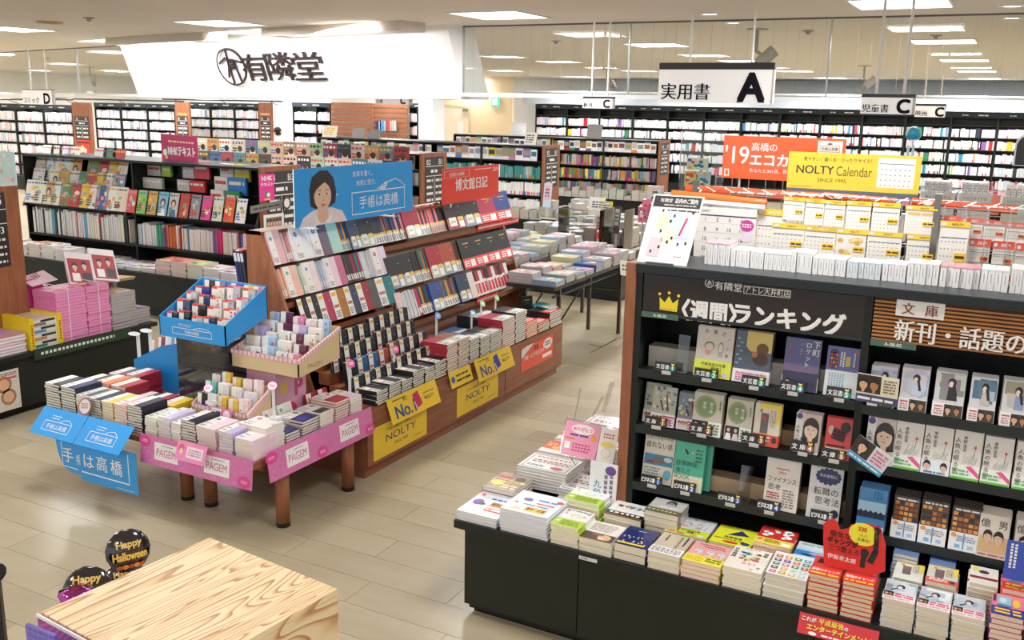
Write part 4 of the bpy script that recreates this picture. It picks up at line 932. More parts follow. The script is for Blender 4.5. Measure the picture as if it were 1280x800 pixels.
for i, (a, c, t_, b_) in enumerate(((1218, 1256, 641, 694), (1262, 1298, 648, 702))):
    shelf_cover(a, c, t_, b_, ZR3, 'eadfd2', A_oku, 'cream paperback with two embracing people, %s copy stack' % ('left', 'right')[i], 6, None, None, .3, .014, YR + .025)

# rank cards clipped on the shelf edges
def rank_card(px0, px1, pyt, pyb, s, n, circ, label):
    a, c = at(px0, pyb - 3, 1, YR - .012), at(px1, pyb, 1, YR - .012); w = (c.x - a.x); h = at(px0, pyt, 1, YR - .012).z - a.z
    r = empty('rank_card', (a.x, YR - .012, a.z)); tag(r, label, 'rank card', None); fr = F((0, 0, 0), (1, 0, 0), (0, .25, 1))
    b = MB(); b.fbox(fr, 0, 0, w, h, -.0015, 0, hx('1c1718')); b.txt(fr, s, w * .06, h * .22, h * .5, WHITE, .04, 'l', w * .6, .0008)
    b.disc(fr, w * .82, h * .42, h * .3, h * .3, hx(circ), .0006, 14); b.txt(fr, str(n), w * .82, h * .22, h * .4, WHITE, .03, 'c', None, .0012)
    x, y = w * .82, h * .74; b.poly(fr, [(x - h * .14, y), (x + h * .14, y), (x + h * .18, y + h * .2), (x, y + h * .12), (x - h * .18, y + h * .2)], YL, .001); b.build('card', r)
    b = MB(); b.box(w * .35, -.003, -.012, w * .75, .008, .002, hx('c8c8c4'), 'plastic'); b.build('clip', r)
for i, (a, c, t_, b_) in enumerate(((818, 845, 451, 465), (867, 897, 459, 474), (926, 956, 468, 484), (974, 1005, 475, 491), (1032, 1063, 482, 499))): rank_card(a, c, t_, b_, '文芸書', i + 1, '1fa08c', 'fiction rank card on the top shelf ' + ('before the bare riser', 'under the beige cartoon book', 'under the dog-picture book', 'under the night-blue novel', 'under the violet novel')[i])
for i, (a, c, t_, b_) in enumerate(((805, 833, 519, 533), (861, 890, 528, 543), (926, 956, 540, 555), (987, 1017, 549, 566), (1025, 1057, 559, 575))): rank_card(a, c, t_, b_, '文 庫', i + 1, 'a0602a', 'paperback rank card on the middle shelf ' + ('under the floral books', 'under the green-circle book', 'under the yellow-cornered book', 'under the woman’s face', 'under the red book')[i])
for i, (a, c, t_, b_) in enumerate(((800, 827, 592, 606), (841, 869, 600, 615), (896, 927, 614, 629), (945, 975, 623, 639), (1012, 1043, 636, 651))): rank_card(a, c, t_, b_, 'ビジネス書', i + 1, '2a58a8', 'business rank card on the bottom shelf ' + ('under the cream health book', 'under the turquoise book', 'before the empty clear stand', 'under the cream lettered book', 'under the cloud-shape book')[i])
# clear card holders with nothing in them
for px0, px1, t_, b_, z, lab in ((844, 858, 416, 463, Z1, 'empty clear plastic stand on the top ranking shelf'), (922, 937, 577, 620, Z3, 'empty clear plastic stand on the bottom ranking shelf')):
    a, c = at(px0, b_, 1, YR + .03), at(px1, b_, 1, YR + .03); h = at(px0, t_, 1, YR + .03).z - a.z; b = MB(); fr = F((a.x, YR + .03, z), (1, 0, 0), (0, .2, 1)); b.fbox(fr, 0, 0, c.x - a.x, h, -.002, 0, hx('d0d0d0'), 'acrylic'); b.box(a.x, YR + .0, z, c.x, YR + .06, z + .002, WHITE, 'acrylic')
    tag(b.build('clear_stand'), lab, 'stand')
# small promotion cards on the right bay
b = MB(); a, c = at(1069, 500, 1, YR - .03), at(1121, 506, 1, YR - .03); w = c.x - a.x; h = at(1069, 465, 1, YR - .03).z - a.z; fr = F(a, (1, 0, -.03))
b.fbox(fr, 0, 0, w, h, -.002, 0, hx('e8dfc8')); b.rect(fr, 0, 0, w, h * .28, hx('4a4a70')); b.fakelines(fr, w * .04, h * .06, w * .9, h * .22, 1, WHITE, 1, .0012); b.rect(fr, .0, h * .34, w * .58, h * .97, hx('2e2c22')); face(b, fr, w * .16, h * .65, h * .3, skin='dcae8c'); face(b, fr, w * .42, h * .65, h * .3, skin='b88058', long=False); b.fakelines(fr, w * .64, h * .4, w * .96, h * .9, 5, hx('8a7a5a'), .9)
tag(b.build('promotion_card'), 'wide promotion card with two faces clipped before the grey paperbacks', 'card')
b = MB(); q = [at(1075, 543, 1, YR - .04), at(1118, 567, 1, YR - .04), at(1099, 597, 1, YR - .04), at(1058, 567, 1, YR - .04)]; fr = F(q[3], q[2] - q[3], q[0] - q[3]); w = (q[2] - q[3]).length; h = (q[0] - q[3]).length
b.fbox(fr, 0, 0, w, h, -.002, 0, hx('dfe6ea')); b.rect(fr, 0, 0, w, h * .22, hx('3aa8dc')); b.fakelines(fr, w * .04, h * .05, w * .95, h * .18, 1, WHITE, 1, .0012); b.rect(fr, 0, h * .24, w * .5, h, hx('3a3432')); face(b, fr, w * .24, h * .66, h * .36, long=False); b.fakelines(fr, w * .56, h * .3, w * .95, h * .9, 4, hx('e07aa0'), .9)
tag(b.build('promotion_card'), 'tilted promotion card with a man’s face on the second right shelf', 'card')

# ---- low platform in front ------------------------------------------------
PX0, PY0, PZ = -1.885, 3.112, .42
root = empty('display_platform', (0, 0, 0)); tag(root, 'low black platform with book stacks in front of the ranking bookcase', 'display platform')
b = MB(); b.box(PX0, PY0, PZ - .034, .62, YR + .3, PZ, hx('232826'), 'black'); b.box(PX0, YR, PZ - .034, XL - .05, 4.62, PZ, hx('232826'), 'black'); b.build('top_board', root)
seams = [PX0 + .04, -1.327, -.43, .467, .62]
for i in range(4): b = MB(); b.box(seams[i] + .002, PY0 + .02, .045, seams[i + 1] - .002, PY0 + .035, PZ - .036, hx('22271f'), 'black'); b.build('front_panel', root)
b = MB(); b.box(PX0 + .04, PY0 + .024, .045, XL - .06, 4.58, PZ - .036, hx('20241f'), 'black'); b.box(XL - .06, PY0 + .036, .05, .62, YR + .28, PZ - .036, hx('20241f'), 'black'); b.build('body', root)
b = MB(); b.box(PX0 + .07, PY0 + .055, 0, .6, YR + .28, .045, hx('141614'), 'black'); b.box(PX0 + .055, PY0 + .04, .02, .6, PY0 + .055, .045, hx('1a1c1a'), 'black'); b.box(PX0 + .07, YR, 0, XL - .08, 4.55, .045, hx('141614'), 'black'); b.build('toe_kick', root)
b = MB(); fr = FRONT(-1.318, PY0 + 0.0, PZ - .03); b.fbox(fr, 0, 0, .075, .014, 0, .001, hx('e8e8e6')); b.fakelines(fr, .006, .003, .035, .011, 1, hx('6a6a6a'), 1, .0016); b.build('asset_label', root)

# ---- stacks on the platform -----------------------------------------------
def mkart(draw, *a, **k):
    def f(b, fr, w, h): draw(b, fr, w, h, *a, **k)
    return f
def A_work(b, fr, w, h):
    b.disc(fr, w * .2, h * .55, w * .13, h * .14, hx('7a4a98'), .0008); b.disc(fr, w * .3, h * .5, w * .06, h * .07, hx('2a5a6a'), .0012); b.disc(fr, w * .36, h * .5, w * .04, h * .05, hx('1a4a5a'), .0014)
    b.rect(fr, w * .5, h * .45, w * .95, h * .68, hx('e89a3a')); b.txt(fr, '漢字計算', w * .72, h * .5, h * .13, hx('4a2a10'), .01, maxw=w * .4, d=.0014); b.rect(fr, w * .5, h * .22, w * .92, h * .38, hx('d8302c')); b.fakelines(fr, w * .53, h * .25, w * .9, h * .36, 1, WHITE, 1, .0014); b.disc(fr, w * .12, h * .9, w * .05, h * .05, hx('e8485a')); b.fakelines(fr, w * .4, h * .75, w * .8, h * .85, 1, hx('3a6ac0'), 1); b.disc(fr, w * .9, h * .85, w * .04, h * .05, hx('8a3a6a'))
def A_work2(b, fr, w, h):
    b.disc(fr, w * .25, h * .15, w * .13, h * .09, hx('e8c8b0'), .0008); b.rect(fr, w * .42, h * .1, w * .86, h * .32, hx('f0b83a')); b.txt(fr, '漢字・計算', w * .64, h * .15, h * .12, hx('3a2a10'), .01, maxw=w * .4, d=.0014); b.disc(fr, w * .14, h * .42, w * .05, h * .04, hx('e8485a')); b.disc(fr, w * .3, h * .62, w * .1, h * .08, hx('7a4a98')); b.disc(fr, w * .36, h * .6, w * .04, h * .05, hx('2a6a7a'), .0012); b.fakelines(fr, w * .5, h * .62, w * .9, h * .74, 1, hx('3a90d0'), 1); b.rect(fr, w * .52, h * .5, w * .9, h * .55, hx('d8403a')); b.disc(fr, w * .92, h * .75, w * .07, h * .07, hx('c8303a')); b.fakelines(fr, w * .3, h * .35, w * .9, h * .44, 1, hx('6a90c0'), .9)
def A_arch(b, fr, w, h):
    b.ring(fr, w * .52, h * .62, w * .16, h * .12, .003, hx('b8d8a0'), .001, 14); b.fakelines(fr, w * .05, h * .88, w * .95, h * .95, 1, hx('4a4a48'), 1)
    for x, y in ((.12, .78), (.88, .8), (.82, .62), (.15, .66)): b.txt(fr, random.choice('時空言葉'), w * x, h * y, h * .07, hx('4a4a48'))
def A_arch_band(b, fr, w, h): b.fakelines(fr, w * .25, h * .15, w * .92, h * .85, 4, hx('7a9a10'), .9); b.disc(fr, w * .13, h * .6, w * .08, h * .14, hx('c8e4d0'))
def A_baby(b, fr, w, h): b.rect(fr, 0, 0, w, h * .38, hx('5a4438')); b.disc(fr, w * .7, h * .2, w * .2, h * .15, hx('e0b090'), .001); b.disc(fr, w * .62, h * .12, w * .1, h * .07, hx('e8ccb8'), .0014); b.disc(fr, w * .45, h * .3, w * .2, h * .06, hx('8a6a50'), .0012); b.fakelines(fr, w * .1, h * .48, w * .9, h * .9, 6, hx('b8b0a8'), .8)
def A_team(b, fr, w, h):
    b.fakelines(fr, w * .4, h * .78, w * .66, h * .83, 1, hx('b8c8e8'), 1)
    for q in range(14): x, y = w * random.uniform(.08, .9), h * random.uniform(.1, .42); b.disc(fr, x, y, w * .05, h * .05, hx(random.choice(('2a4a8a', '3a6ab8', '1a2a50', '2a2a30'))), .001 + q * .0001); b.disc(fr, x, y + h * .04, w * .028, h * .03, hx('e8c4a0'), .0026)
    b.rect(fr, w * .05, h * .04, w * .9, h * .12, hx('e8c840'), .0028)
def A_beige(b, fr, w, h): b.txt(fr, '言ってはいけない', w * .68, h * .84, h * .07, hx('5a2a22'), .02, vert=True, d=.0012); vlines(b, fr, w * .8, h * .5, w * .9, h * .95, 1, hx('3a3432')); vlines(b, fr, w * .2, h * .6, w * .3, h * .92, 1, hx('6a5a4a'))
def A_beige_band(b, fr, w, h): b.fakelines(fr, w * .04, h * .15, w * .96, h * .85, 3, hx('8a8682'), .95, word=1.2)
def A_pink(b, fr, w, h):
    b.fakelines(fr, w * .15, h * .86, w * .9, h * .93, 1, hx('8a4a4a'), .9, word=.8); b.fakelines(fr, w * .3, h * .76, w * .95, h * .83, 1, hx('8a4a4a'), .9, word=.8)
    for q in range(3): x = w * (.15 + q * .3); b.rect(fr, x, h * .36, x + w * .2, h * .6, hx('d8d0d0'), .0008); b.disc(fr, x + w * .1, h * .6, w * .11, h * .05, hx('b8d0d0'), .001); b.disc(fr, x + w * .05, h * .45, w * .04, h * .04, hx('e87a9a'), .0014); b.disc(fr, x + w * .18, h * .42, w * .05, h * .04, hx('f0c83a'), .0014)
def A_pink_band(b, fr, w, h): b.fakelines(fr, w * .04, h * .2, w * .5, h * .85, 3, hx('e0c020'), .8); b.fakelines(fr, w * .55, h * .3, w * .95, h * .9, 2, hx('6a8a20'), .9)
def A_octo(b, fr, w, h):
    for q in range(20): b.disc(fr, w * random.uniform(.28, .75), h * random.uniform(.42, .78), w * random.uniform(.03, .09), h * random.uniform(.02, .05), hx(random.choice(('e8683a', '3a8ac0', '2a5a8a', 'e8c83a', '6ab890', 'c8402a', '5a3a2a'))), .0008 + q * .00008)
    b.txt(fr, '日本再興', w * .1, h * .8, h * .1, hx('2a2a28'), .01, vert=True, d=.001); b.txt(fr, '戦略', w * .88, h * .82, h * .09, hx('2a2a28'), .01, vert=True, d=.001); b.fakelines(fr, w * .4, h * .24, w * .75, h * .36, 1, hx('f08ab8'), 1, word=.6); b.txt(fr, '年', w * .85, h * .15, h * .08, hx('2a2a28')); b.txt(fr, 'か', w * .7, h * .06, h * .07, hx('2a2a28')); b.fakelines(fr, w * .3, h * .93, w * .7, h * .96, 1, hx('6a6a68'), .9)
def A_icons(b, fr, w, h):
    for i in range(4):
        for j in range(5): b.rect(fr, w * (.06 + i * .235), h * (.05 + j * .175), w * (.23 + i * .235), h * (.17 + j * .175), hx(random.choice(('c8302c', 'e88a2a', '6a4a98', '3a9a5a', '4aa0d8', 'e8707a', 'e0b83a', 'b8d8e0', 'c86a3a'))), .0008); b.disc(fr, w * (.145 + i * .235), h * (.11 + j * .175), w * .05, h * .035, hx(random.choice(('f0e0c0', 'f2f0ea', 'd8c0a0', 'e8d8a0'))), .0014, 8)
def A_redg(b, fr, w, h):
    b.poly(fr, [(w * .1, h * .62), (w * .7, h * .75), (w * .85, h * .95), (w * .2, h * .92)], hx('7a1a18'), .0008)
    for q in range(3): b.bar(fr, w * .15, h * (.66 + q * .09), w * .7, h * (.7 + q * .09), .008, hx('2a0a0a'), .0012)
    b.disc(fr, w * .82, h * .62, w * .14, h * .1, hx('c8a890'), .001); b.disc(fr, w * .85, h * .85, w * .12, h * .1, hx('3a2418'), .0012)
def A_redg_band(b, fr, w, h): b.txt(fr, '最強のギャング', w * .5, h * .5, h * .36, WHITE, .03, maxw=w * .92); b.fakelines(fr, w * .04, h * .08, w * .96, h * .4, 1, hx('f0d040'), 1)
def A_comic(b, fr, w, h):
    for q in range(18): b.rect(fr, w * random.uniform(0, .6), h * random.uniform(.3, .8), w * random.uniform(.5, 1), h * random.uniform(.5, 1), hx(random.choice(('c8d0d8', 'b8c4cc', 'e8eaec', '9aa8b8', 'd8e0e0'))), .0003 + q * .00005)
    b.disc(fr, w * .5, h * .68, w * .14, h * .11, hx('1e2026'), .0016); b.disc(fr, w * .47, h * .64, w * .08, h * .07, hx('f0d8c8'), .002); b.bar(fr, w * .35, h * .5, w * .62, h * .55, .02, hx('b8c8dc'), .0017); b.bar(fr, w * .2, h * .45, w * .42, h * .6, .006, hx('2a2a30'), .0018)
def A_comic_band(b, fr, w, h): b.rect(fr, 0, h * .45, w * .32, h, hx('2e2a22')); face(b, fr, w * .09, h * .7, h * .24, skin='d8a888'); face(b, fr, w * .23, h * .7, h * .24, skin='b08058', long=False); b.fakelines(fr, w * .36, h * .4, w * .98, h * .9, 2, hx('e0486a'), .9); b.fakelines(fr, w * .04, h * .08, w * .95, h * .35, 1, hx('e8a8b0'), 1)
def A_pkn(b, fr, w, h): b.rect(fr, w * .18, h * .5, w * .6, h * .9, hx('8ac0d0')); b.disc(fr, w * .78, h * .65, w * .13, h * .2, hx('e8c040'), .001); b.disc(fr, w * .35, h * .7, w * .12, h * .12, hx('c8e0e8'), .0012); b.rect(fr, w * .03, h * .6, w * .12, h * .95, hx('4a2a3a')); b.disc(fr, w * .4, h * .46, w * .25, h * .06, hx('5a7ab0'), .0014)
def A_pkn_band(b, fr, w, h): b.fakelines(fr, w * .1, h * .15, w * .95, h * .85, 2, hx('f0c030'), 1)
def A_framew(b, fr, w, h):
    for q in ((.05, .05, .95, .07), (.05, .93, .95, .95), (.05, .05, .065, .95), (.935, .05, .95, .95)): b.rect(fr, w * q[0], h * q[1], w * q[2], h * q[3], hx('3a3030'))
    b.fakelines(fr, w * .14, h * .74, w * .86, h * .86, 1, hx('c83a3a'), 1, word=.8); b.fakelines(fr, w * .14, h * .42, w * .9, h * .64, 2, hx('a03a48'), 1, word=1.2); b.disc(fr, w * .72, h * .22, w * .13, h * .08, hx('d8403a'), .001); b.fakelines(fr, w * .12, h * .16, w * .5, h * .28, 2, hx('5a5a58'), .9)
def A_redmag(b, fr, w, h): b.poly(fr, [(0, h * .3), (w * .45, h * .3), (w * .3, h), (0, h)], hx('e0402c'), .0008); b.fakelines(fr, w * .04, h * .5, w * .3, h * .8, 2, hx('f0c83a'), 1, .0012, word=1.); b.disc(fr, w * .3, h * .42, w * .12, h * .1, hx('f0b83a'), .0013); b.fakelines(fr, w * .5, h * .2, w * .95, h * .8, 4, hx('c83a48'), .9); b.rect(fr, w * .35, h * .7, w * .6, h * .84, hx('5a7ab0'), .0014)
def A_gold(b, fr, w, h): b.disc(fr, w * .25, h * .35, w * .2, h * .16, hx('e8c43a'), .0008, 18); b.disc(fr, w * .25, h * .35, w * .15, h * .11, hx('f0dc6a'), .0012, 18); b.disc(fr, w * .75, h * .75, w * .16, h * .12, hx('3a2a20'), .001); b.rect(fr, w * .05, h * .72, w * .5, h * .82, hx('c8302c')); b.fakelines(fr, w * .45, h * .12, w * .96, h * .36, 2, hx('f0e0a0'), .9); b.rect(fr, 0, h * .5, w, h * .62, hx('e8cf7a')); b.fakelines(fr, w * .05, h * .52, w * .9, h * .6, 1, hx('6a3a20'), 1, .0012)
def A_title(b, fr, w, h): b.txt(fr, '学子山', w * .72, h * .6, h * .2, hx('1e1a1a'), .04, maxw=w * .7); b.txt(fr, '雨で', w * .3, h * .62, h * .16, hx('1e1a1a'), .04); b.ring(fr, w * .5, h * .12, w * .3, h * .12, .004, hx('c8302c'), .001, 18)
def A_title_band(b, fr, w, h): b.rect(fr, 0, h * .1, w, h * .3, hx('7a6a2a')); b.fakelines(fr, w * .1, h * .4, w * .9, h * .9, 1, hx('f2f0ee'), 1, .0014, word=.9)
def A_portrait(b, fr, w, h): face(b, fr, w * .58, h * .7, h * .28, hair='3a3a3a', skin='b8b4b0', long=False); b.ring(fr, w * .53, h * .69, w * .08, h * .035, .002, hx('3a3a3a'), .003, 10); b.ring(fr, w * .66, h * .69, w * .08, h * .035, .002, hx('3a3a3a'), .003, 10); b.poly(fr, [(w * .25, h * .38), (w * .42, h * .5), (w * .75, h * .5), (w * .95, h * .38)], hx('d8d4d0'), .001)
def A_portrait_band(b, fr, w, h): b.fakelines(fr, w * .05, h * .3, w * .95, h * .75, 1, hx('c8bc8a'), 1, word=.7)
def A_yellowp(b, fr, w, h): b.poly(fr, [(w * .3, h * .5), (w * .85, h * .62), (w * .6, h * .85)], hx('2a3468'), .0008); b.txt(fr, '西郷理事', w * .5, h * .34, h * .1, hx('1e1e1e'), .03, maxw=w * .85); b.disc(fr, w * .5, h * .14, w * .2, h * .06, hx('d83a30'), .001); b.disc(fr, w * .85, h * .2, w * .12, h * .07, hx('2a3a8a'), .0012); b.fakelines(fr, w * .05, h * .24, w * .8, h * .3, 1, hx('3a3a2a'), 1)
def A_clouds(b, fr, w, h):
    for x, y, s in ((.2, .5, .1), (.28, .6, .12), (.18, .66, .08), (.75, .85, .12), (.82, .78, .1), (.72, .7, .1), (.8, .55, .12), (.7, .48, .08)): b.disc(fr, w * x, h * y, w * s, h * s * .7, hx('f6f2f0'), .001)
    b.disc(fr, w * .48, h * .75, w * .08, h * .06, hx('c8d8e8'), .0014); b.disc(fr, w * .42, h * .83, w * .06, h * .04, hx('e8b040'), .0014)
def A_clouds_band(b, fr, w, h): b.disc(fr, w * .12, h * .7, w * .08, h * .18, hx('e8786a')); b.fakelines(fr, w * .25, h * .3, w * .7, h * .85, 3, hx('8a8a20'), .9); b.rect(fr, w * .72, h * .15, w * .95, h * .6, hx('f2f0ea'))
def A_sea(b, fr, w, h): b.rect(fr, 0, h * .2, w, h * .6, hx('3a8ad0')); b.rect(fr, 0, h * .5, w, h * .62, hx('bcdcf0'), .0008); b.disc(fr, w * .6, h * .4, w * .25, h * .06, hx('e8b0a0'), .001); b.disc(fr, w * .3, h * .28, w * .14, h * .05, hx('2a3a58'), .001); b.fakelines(fr, w * .1, h * .8, w * .9, h * .92, 1, hx('8ac0b8'), .9)
def A_strip(b, fr, w, h):
    for q in range(5): b.rect(fr, 0, h * (.55 + q * .09), w, h * (.6 + q * .09), hx(('7a90b8', '5a78a8', 'e0a898', '8a8ab0', '6a6a98')[q]), .0008)
def A_coffee(b, fr, w, h): b.disc(fr, w * .5, h * .7, w * .3, h * .16, hx('e8e4e0'), .0008); b.disc(fr, w * .5, h * .7, w * .2, h * .1, hx('3a3030'), .001); b.disc(fr, w * .2, h * .8, w * .12, h * .1, hx('e8d83a'), .0014); b.rect(fr, 0, h * .3, w, h * .42, hx('8a1a20'), .0012)
BB = {}
def plat(px0, px1, py, n, t, depth, cover, art, label, band=None, bandart=None, bf=.32, spine='R', pages='f6ead2', yf=PY0 + .012, z=PZ, rz=0, cat='book', name='paperback_book', m='film'):
    a, c = at(px0, py, 1, yf), at(px1, py, 1, yf); w = c.x - a.x - .004
    bs = book_set(w, depth, t, cover, art, spine, band, bandart, pages, m, bandfrac=bf)
    return stack(bs, (a.x + c.x) / 2, yf + depth / 2, z + .0005, n, label, cat, name, rz, .003, .015)
plat(570, 621, 662, 3, .014, .21, 'e0e8f4', A_work, 'low stack of pale blue workbooks at the platform’s left corner', spine='L', pages='f0eeee')
plat(624, 684, 676, 7, .0135, .205, 'e0e8f4', A_work2, 'tall stack of pale blue workbooks with orange labels', spine='L', pages='f0eeee')
plat(686, 722, 693, 4, .0195, .17, 'f0efea', A_arch, 'front stack of white books with lime green bands', 'b4d820', A_arch_band, .42)
plat(722, 764, 704, 4, .014, .165, 'f2ede4', A_baby, 'stack of cream books with a baby photo cover', None, None, .3)
plat(765, 806, 714, 2, .034, .17, '22306c', A_team, 'stack of thick navy books with a crowd of sportsmen')
plat(807, 848, 722, 3, .022, .18, 'cbbda4', A_beige, 'stack of beige books with white paper bands', 'f2f0f0', A_beige_band, .32)
plat(849, 899, 732, 4, .016, .175, 'f2a8a8', A_pink, 'stack of pink books with yellow bands', 'f4e450', A_pink_band, .34)
plat(900, 950, 745, 5, .0155, .185, 'f2ecdf', A_octo, 'stack of white books with a colourful creature drawing')
plat(951, 1004, 757, 4, .023, .185, 'f0f2f2', A_icons, 'stack of white books with a grid of coloured icons', pages='e8ddca')
plat(1006, 1046, 767, 8, .0155, .15, 'd8302a', A_redg, 'left stack of red paperbacks under the red cutout', 'e04028', A_redg_band, .4, pages='ecd9b8')
plat(1048, 1089, 777, 8, .0155, .15, 'd8302a', A_redg, 'right stack of red paperbacks under the red cutout', 'e04028', A_redg_band, .4, pages='ecd9b8')
for i, (a, c, n) in enumerate(((1098, 1140, 6), (1141, 1184, 6), (1186, 1229, 6))):
    plat(a, c, 787 + i * 6, n, .0165, .15, 'ccd4da', A_comic, 'stack of pale comic-style paperbacks, %s in the front row' % ('left', 'middle', 'right')[i], 'f4ecee', A_comic_band, .38, pages='ecdcc0')
plat(1233, 1276, 806, 8, .0165, .15, 'e87a98', A_pkn, 'front stack of pink paperbacks at the right edge', '2a3a8a', A_pkn_band, .4, pages='ecdcc0')
plat(1279, 1322, 812, 8, .0165, .15, 'e0e4ea', A_comic, 'pale paperback stack at the far right platform edge', 'f4ecee', A_comic_band, .38, pages='ecdcc0')
# back rows
Y2 = PY0 + .2
plat(703, 748, 656, 5, .021, .15, 'f0efea', A_arch, 'rear stack of white books with lime green bands', 'b4d820', A_arch_band, .42, yf=Y2)
plat(752, 800, 672, 4, .02, .15, 'f4f2ee', A_title, 'stack of white books with bold black title', '1e1c1c', A_title_band, .32, yf=Y2 + .005)
plat(803, 846, 672, 6, .021, .14, 'c2bfbb', A_portrait, 'stack of grey books with a man in glasses', '5e5a34', A_portrait_band, .3, yf=Y2 + .02)
plat(829, 882, 690, 4, .016, .17, 'd8d8dc', A_ooya, 'flat stack of grey cartoon books with lime bands', 'd0e040', A_ooya_band, .36, yf=Y2 + .01)
plat(884, 936, 704, 4, .0165, .165, 'e8e838', A_yellowp, 'flat stack of bright yellow books', yf=Y2 + .01)
plat(937, 985, 717, 6, .0165, .16, 'd03630', A_clouds, 'stack of red books with white clouds and yellow bands', 'f0e050', A_clouds_band, .34, yf=Y2 + .01)
plat(987, 1040, 722, 4, .019, .15, 'e8f0f4', A_sea, 'stack of pale books with a blue sea picture', yf=Y2 + .01)
plat(1112, 1150, 745, 7, .0145, .14, 'e4e6da', A_tower, 'rear stack of pale green paperbacks beside the red cutout', None, None, .3, yf=Y2 - .02)
plat(1153, 1194, 757, 8, .014, .14, 'dcd6c8', A_tower, 'rear stack of paperbacks with a red band and yellow corner', 'e04a2a', A_tower_band, .28, yf=Y2 - .02)
plat(1205, 1243, 762, 9, .0155, .14, 'ece6e0', A_coffee, 'rear stack of paperbacks with a cup and dark red stripe', yf=Y2 - .01, pages='e6d6bc')
plat(1246, 1288, 775, 9, .0165, .15, 'e87a98', A_pkn, 'rear stack of pink paperbacks at the right edge', 'd83a2c', A_pkn_band, .4, yf=Y2 - .03, pages='ecdcc0')
plat(1112, 1145, 716, 9, .0145, .105, '6a84b8', A_strip, 'stack of blue striped paperbacks, left of two by the shelf', yf=Y2 + .14 - .03)
plat(1158, 1192, 726, 9, .0135, .105, '6a84b8', A_strip, 'stack of blue striped paperbacks, right of two by the shelf', yf=Y2 + .14 - .03)
# left end of the platform: newspapers and magazines on risers
def flat(cx, cy, w, h, t, n, cover, art, label, rz=0, z=PZ, spine='L', band=None, bandart=None, pages='efece8', bf=.3, cat='magazine', name='magazine', m='film', j=.003, jr=.012):
    bs = book_set(w, h, t, cover, art, spine, band, bandart, pages, m, bandfrac=bf)
    return stack(bs, cx, cy, z + .0005, n, label, cat, name, rz, j, jr)
p = at(596, 604, 2, .43)
flat(-1.80, 3.42, .15, .19, .018, 4, '8a6a48', A_gold, 'stack of brown and gold magazines behind the blue workbooks', .0, spine='L')
# framed white mooks
def side_print(b, fr, w, h):
    A_framew(b, fr, w, h)
zt = flat(-1.71, 3.66, .24, .18, .0135, 7, 'f4f2f0', A_framew, 'tall stack of white framed puzzle magazines')
flat(-1.50, 3.62, .2, .2, .0135, 4, 'f2f0ee', A_framew, 'low stack of white framed magazines under the pink card')
flat(-1.73, 3.9, .24, .16, .0135, 6, 'f4ece8', A_redmag, 'nearer stack of magazines with a red and yellow corner')
flat(-1.73, 4.1, .24, .17, .0135, 6, 'f4ece8', A_redmag, 'farther stack of magazines with a red and yellow corner')
flat(-1.68, 4.32, .26, .2, .0135, 7, 'f4f2f0', A_framew, 'rear stack of white framed magazines at the platform’s far end')
flat(-1.46, 4.36, .15, .2, .02, 7, 'd8dc3a', A_yellowp, 'stack of yellow-green books at the platform’s far end', cat='book', name='book')
flat(-1.44, 4.0, .16, .2, .02, 6, 'e8b8c8', A_pink, 'stack of pink picture books near the brown end panel', cat='book', name='book')
# acrylic stand with pink leaflets
a = at(700, 573, 1, 3.55); c = at(766, 585, 1, 3.55); root = empty('leaflet_stand', (a.x, 3.55, .62)); tag(root, 'clear stand holding a pink leaflet above the white magazines', 'leaflet stand')
w = c.x - a.x; b = MB(); fr = F((0, 0, 0), (1, 0, 0), (0, .45, 1)); b.fbox(fr, -.005, -.005, w + .005, .16, -.004, 0, WHITE, 'acrylic'); b.tube((.0, .06, 0), (.0, .25, -.19), .003, hx('d8d8d8'), 'metal'); b.tube((w, .06, 0), (w, .25, -.19), .003, hx('d8d8d8'), 'metal'); b.fbox(fr, .02, -.01, .0235, .3, -.03, -.028, hx('c8c8c8'), 'acrylic'); b.build('clear_frame', root)
b = MB(); b.fbox(fr, 0, 0, w * .66, .15, .001, .003, hx('ee9ab8')); b.disc(fr, w * .34, .12, w * .22, .022, hx('f8e8ec'), .0036, 16); b.txt(fr, 'ありがとう', w * .34, .112, .018, hx('d02a4a'), .02, maxw=w * .4, d=.0042); b.fakelines(fr, w * .12, .085, w * .5, .1, 1, hx('4a4a8a'), .9, .0036); b.rect(fr, w * .03, .07, w * .22, .08, hx('e87a3a'), .0036); b.rect(fr, w * .05, .03, w * .15, .06, WHITE, .0036); b.fakelines(fr, w * .2, .02, w * .6, .06, 3, hx('c83a6a'), .8, .0036, word=1.); b.disc(fr, w * .57, .09, .012, .014, hx('e8a020'), .004)
b.fbox(fr, w * .68, 0, w * 1.0, .145, .001, .003, hx('f2ece4')); b.disc(fr, w * .84, .075, w * .13, .014, hx('e8d870'), .0036); b.ring(fr, w * .84, .04, .022, .02, .002, hx('a8c8a0'), .0036, 12); b.fakelines(fr, w * .74, .1, w * .95, .125, 2, hx('d85a7a'), .9, .0036, word=1.); b.build('pink_leaflet', root)
# purple/white poster against the end of the bookcase
b = MB(); p = at(735, 640, 1, 3.44); p2 = at(766, 645, 1, 3.44); fr = F((p.x, 3.43, PZ + .001), (1, 0, 0), (0, .08, 1)); w = p2.x - p.x + .01; b.fbox(fr, 0, 0, w, .24, -.004, 0, hx('ececf0')); b.txt(fr, '九段', w * .3, .13, .035, hx('3a90a0'), .01, vert=True); vlines(b, fr, w * .5, .03, w * .9, .19, 2, hx('8a7a90')); b.disc(fr, w * .75, .21, w * .2, .02, hx('6a4a98'))
tag(b.build('small_poster'), 'white upright poster with teal lettering beside the brown end panel', 'poster')
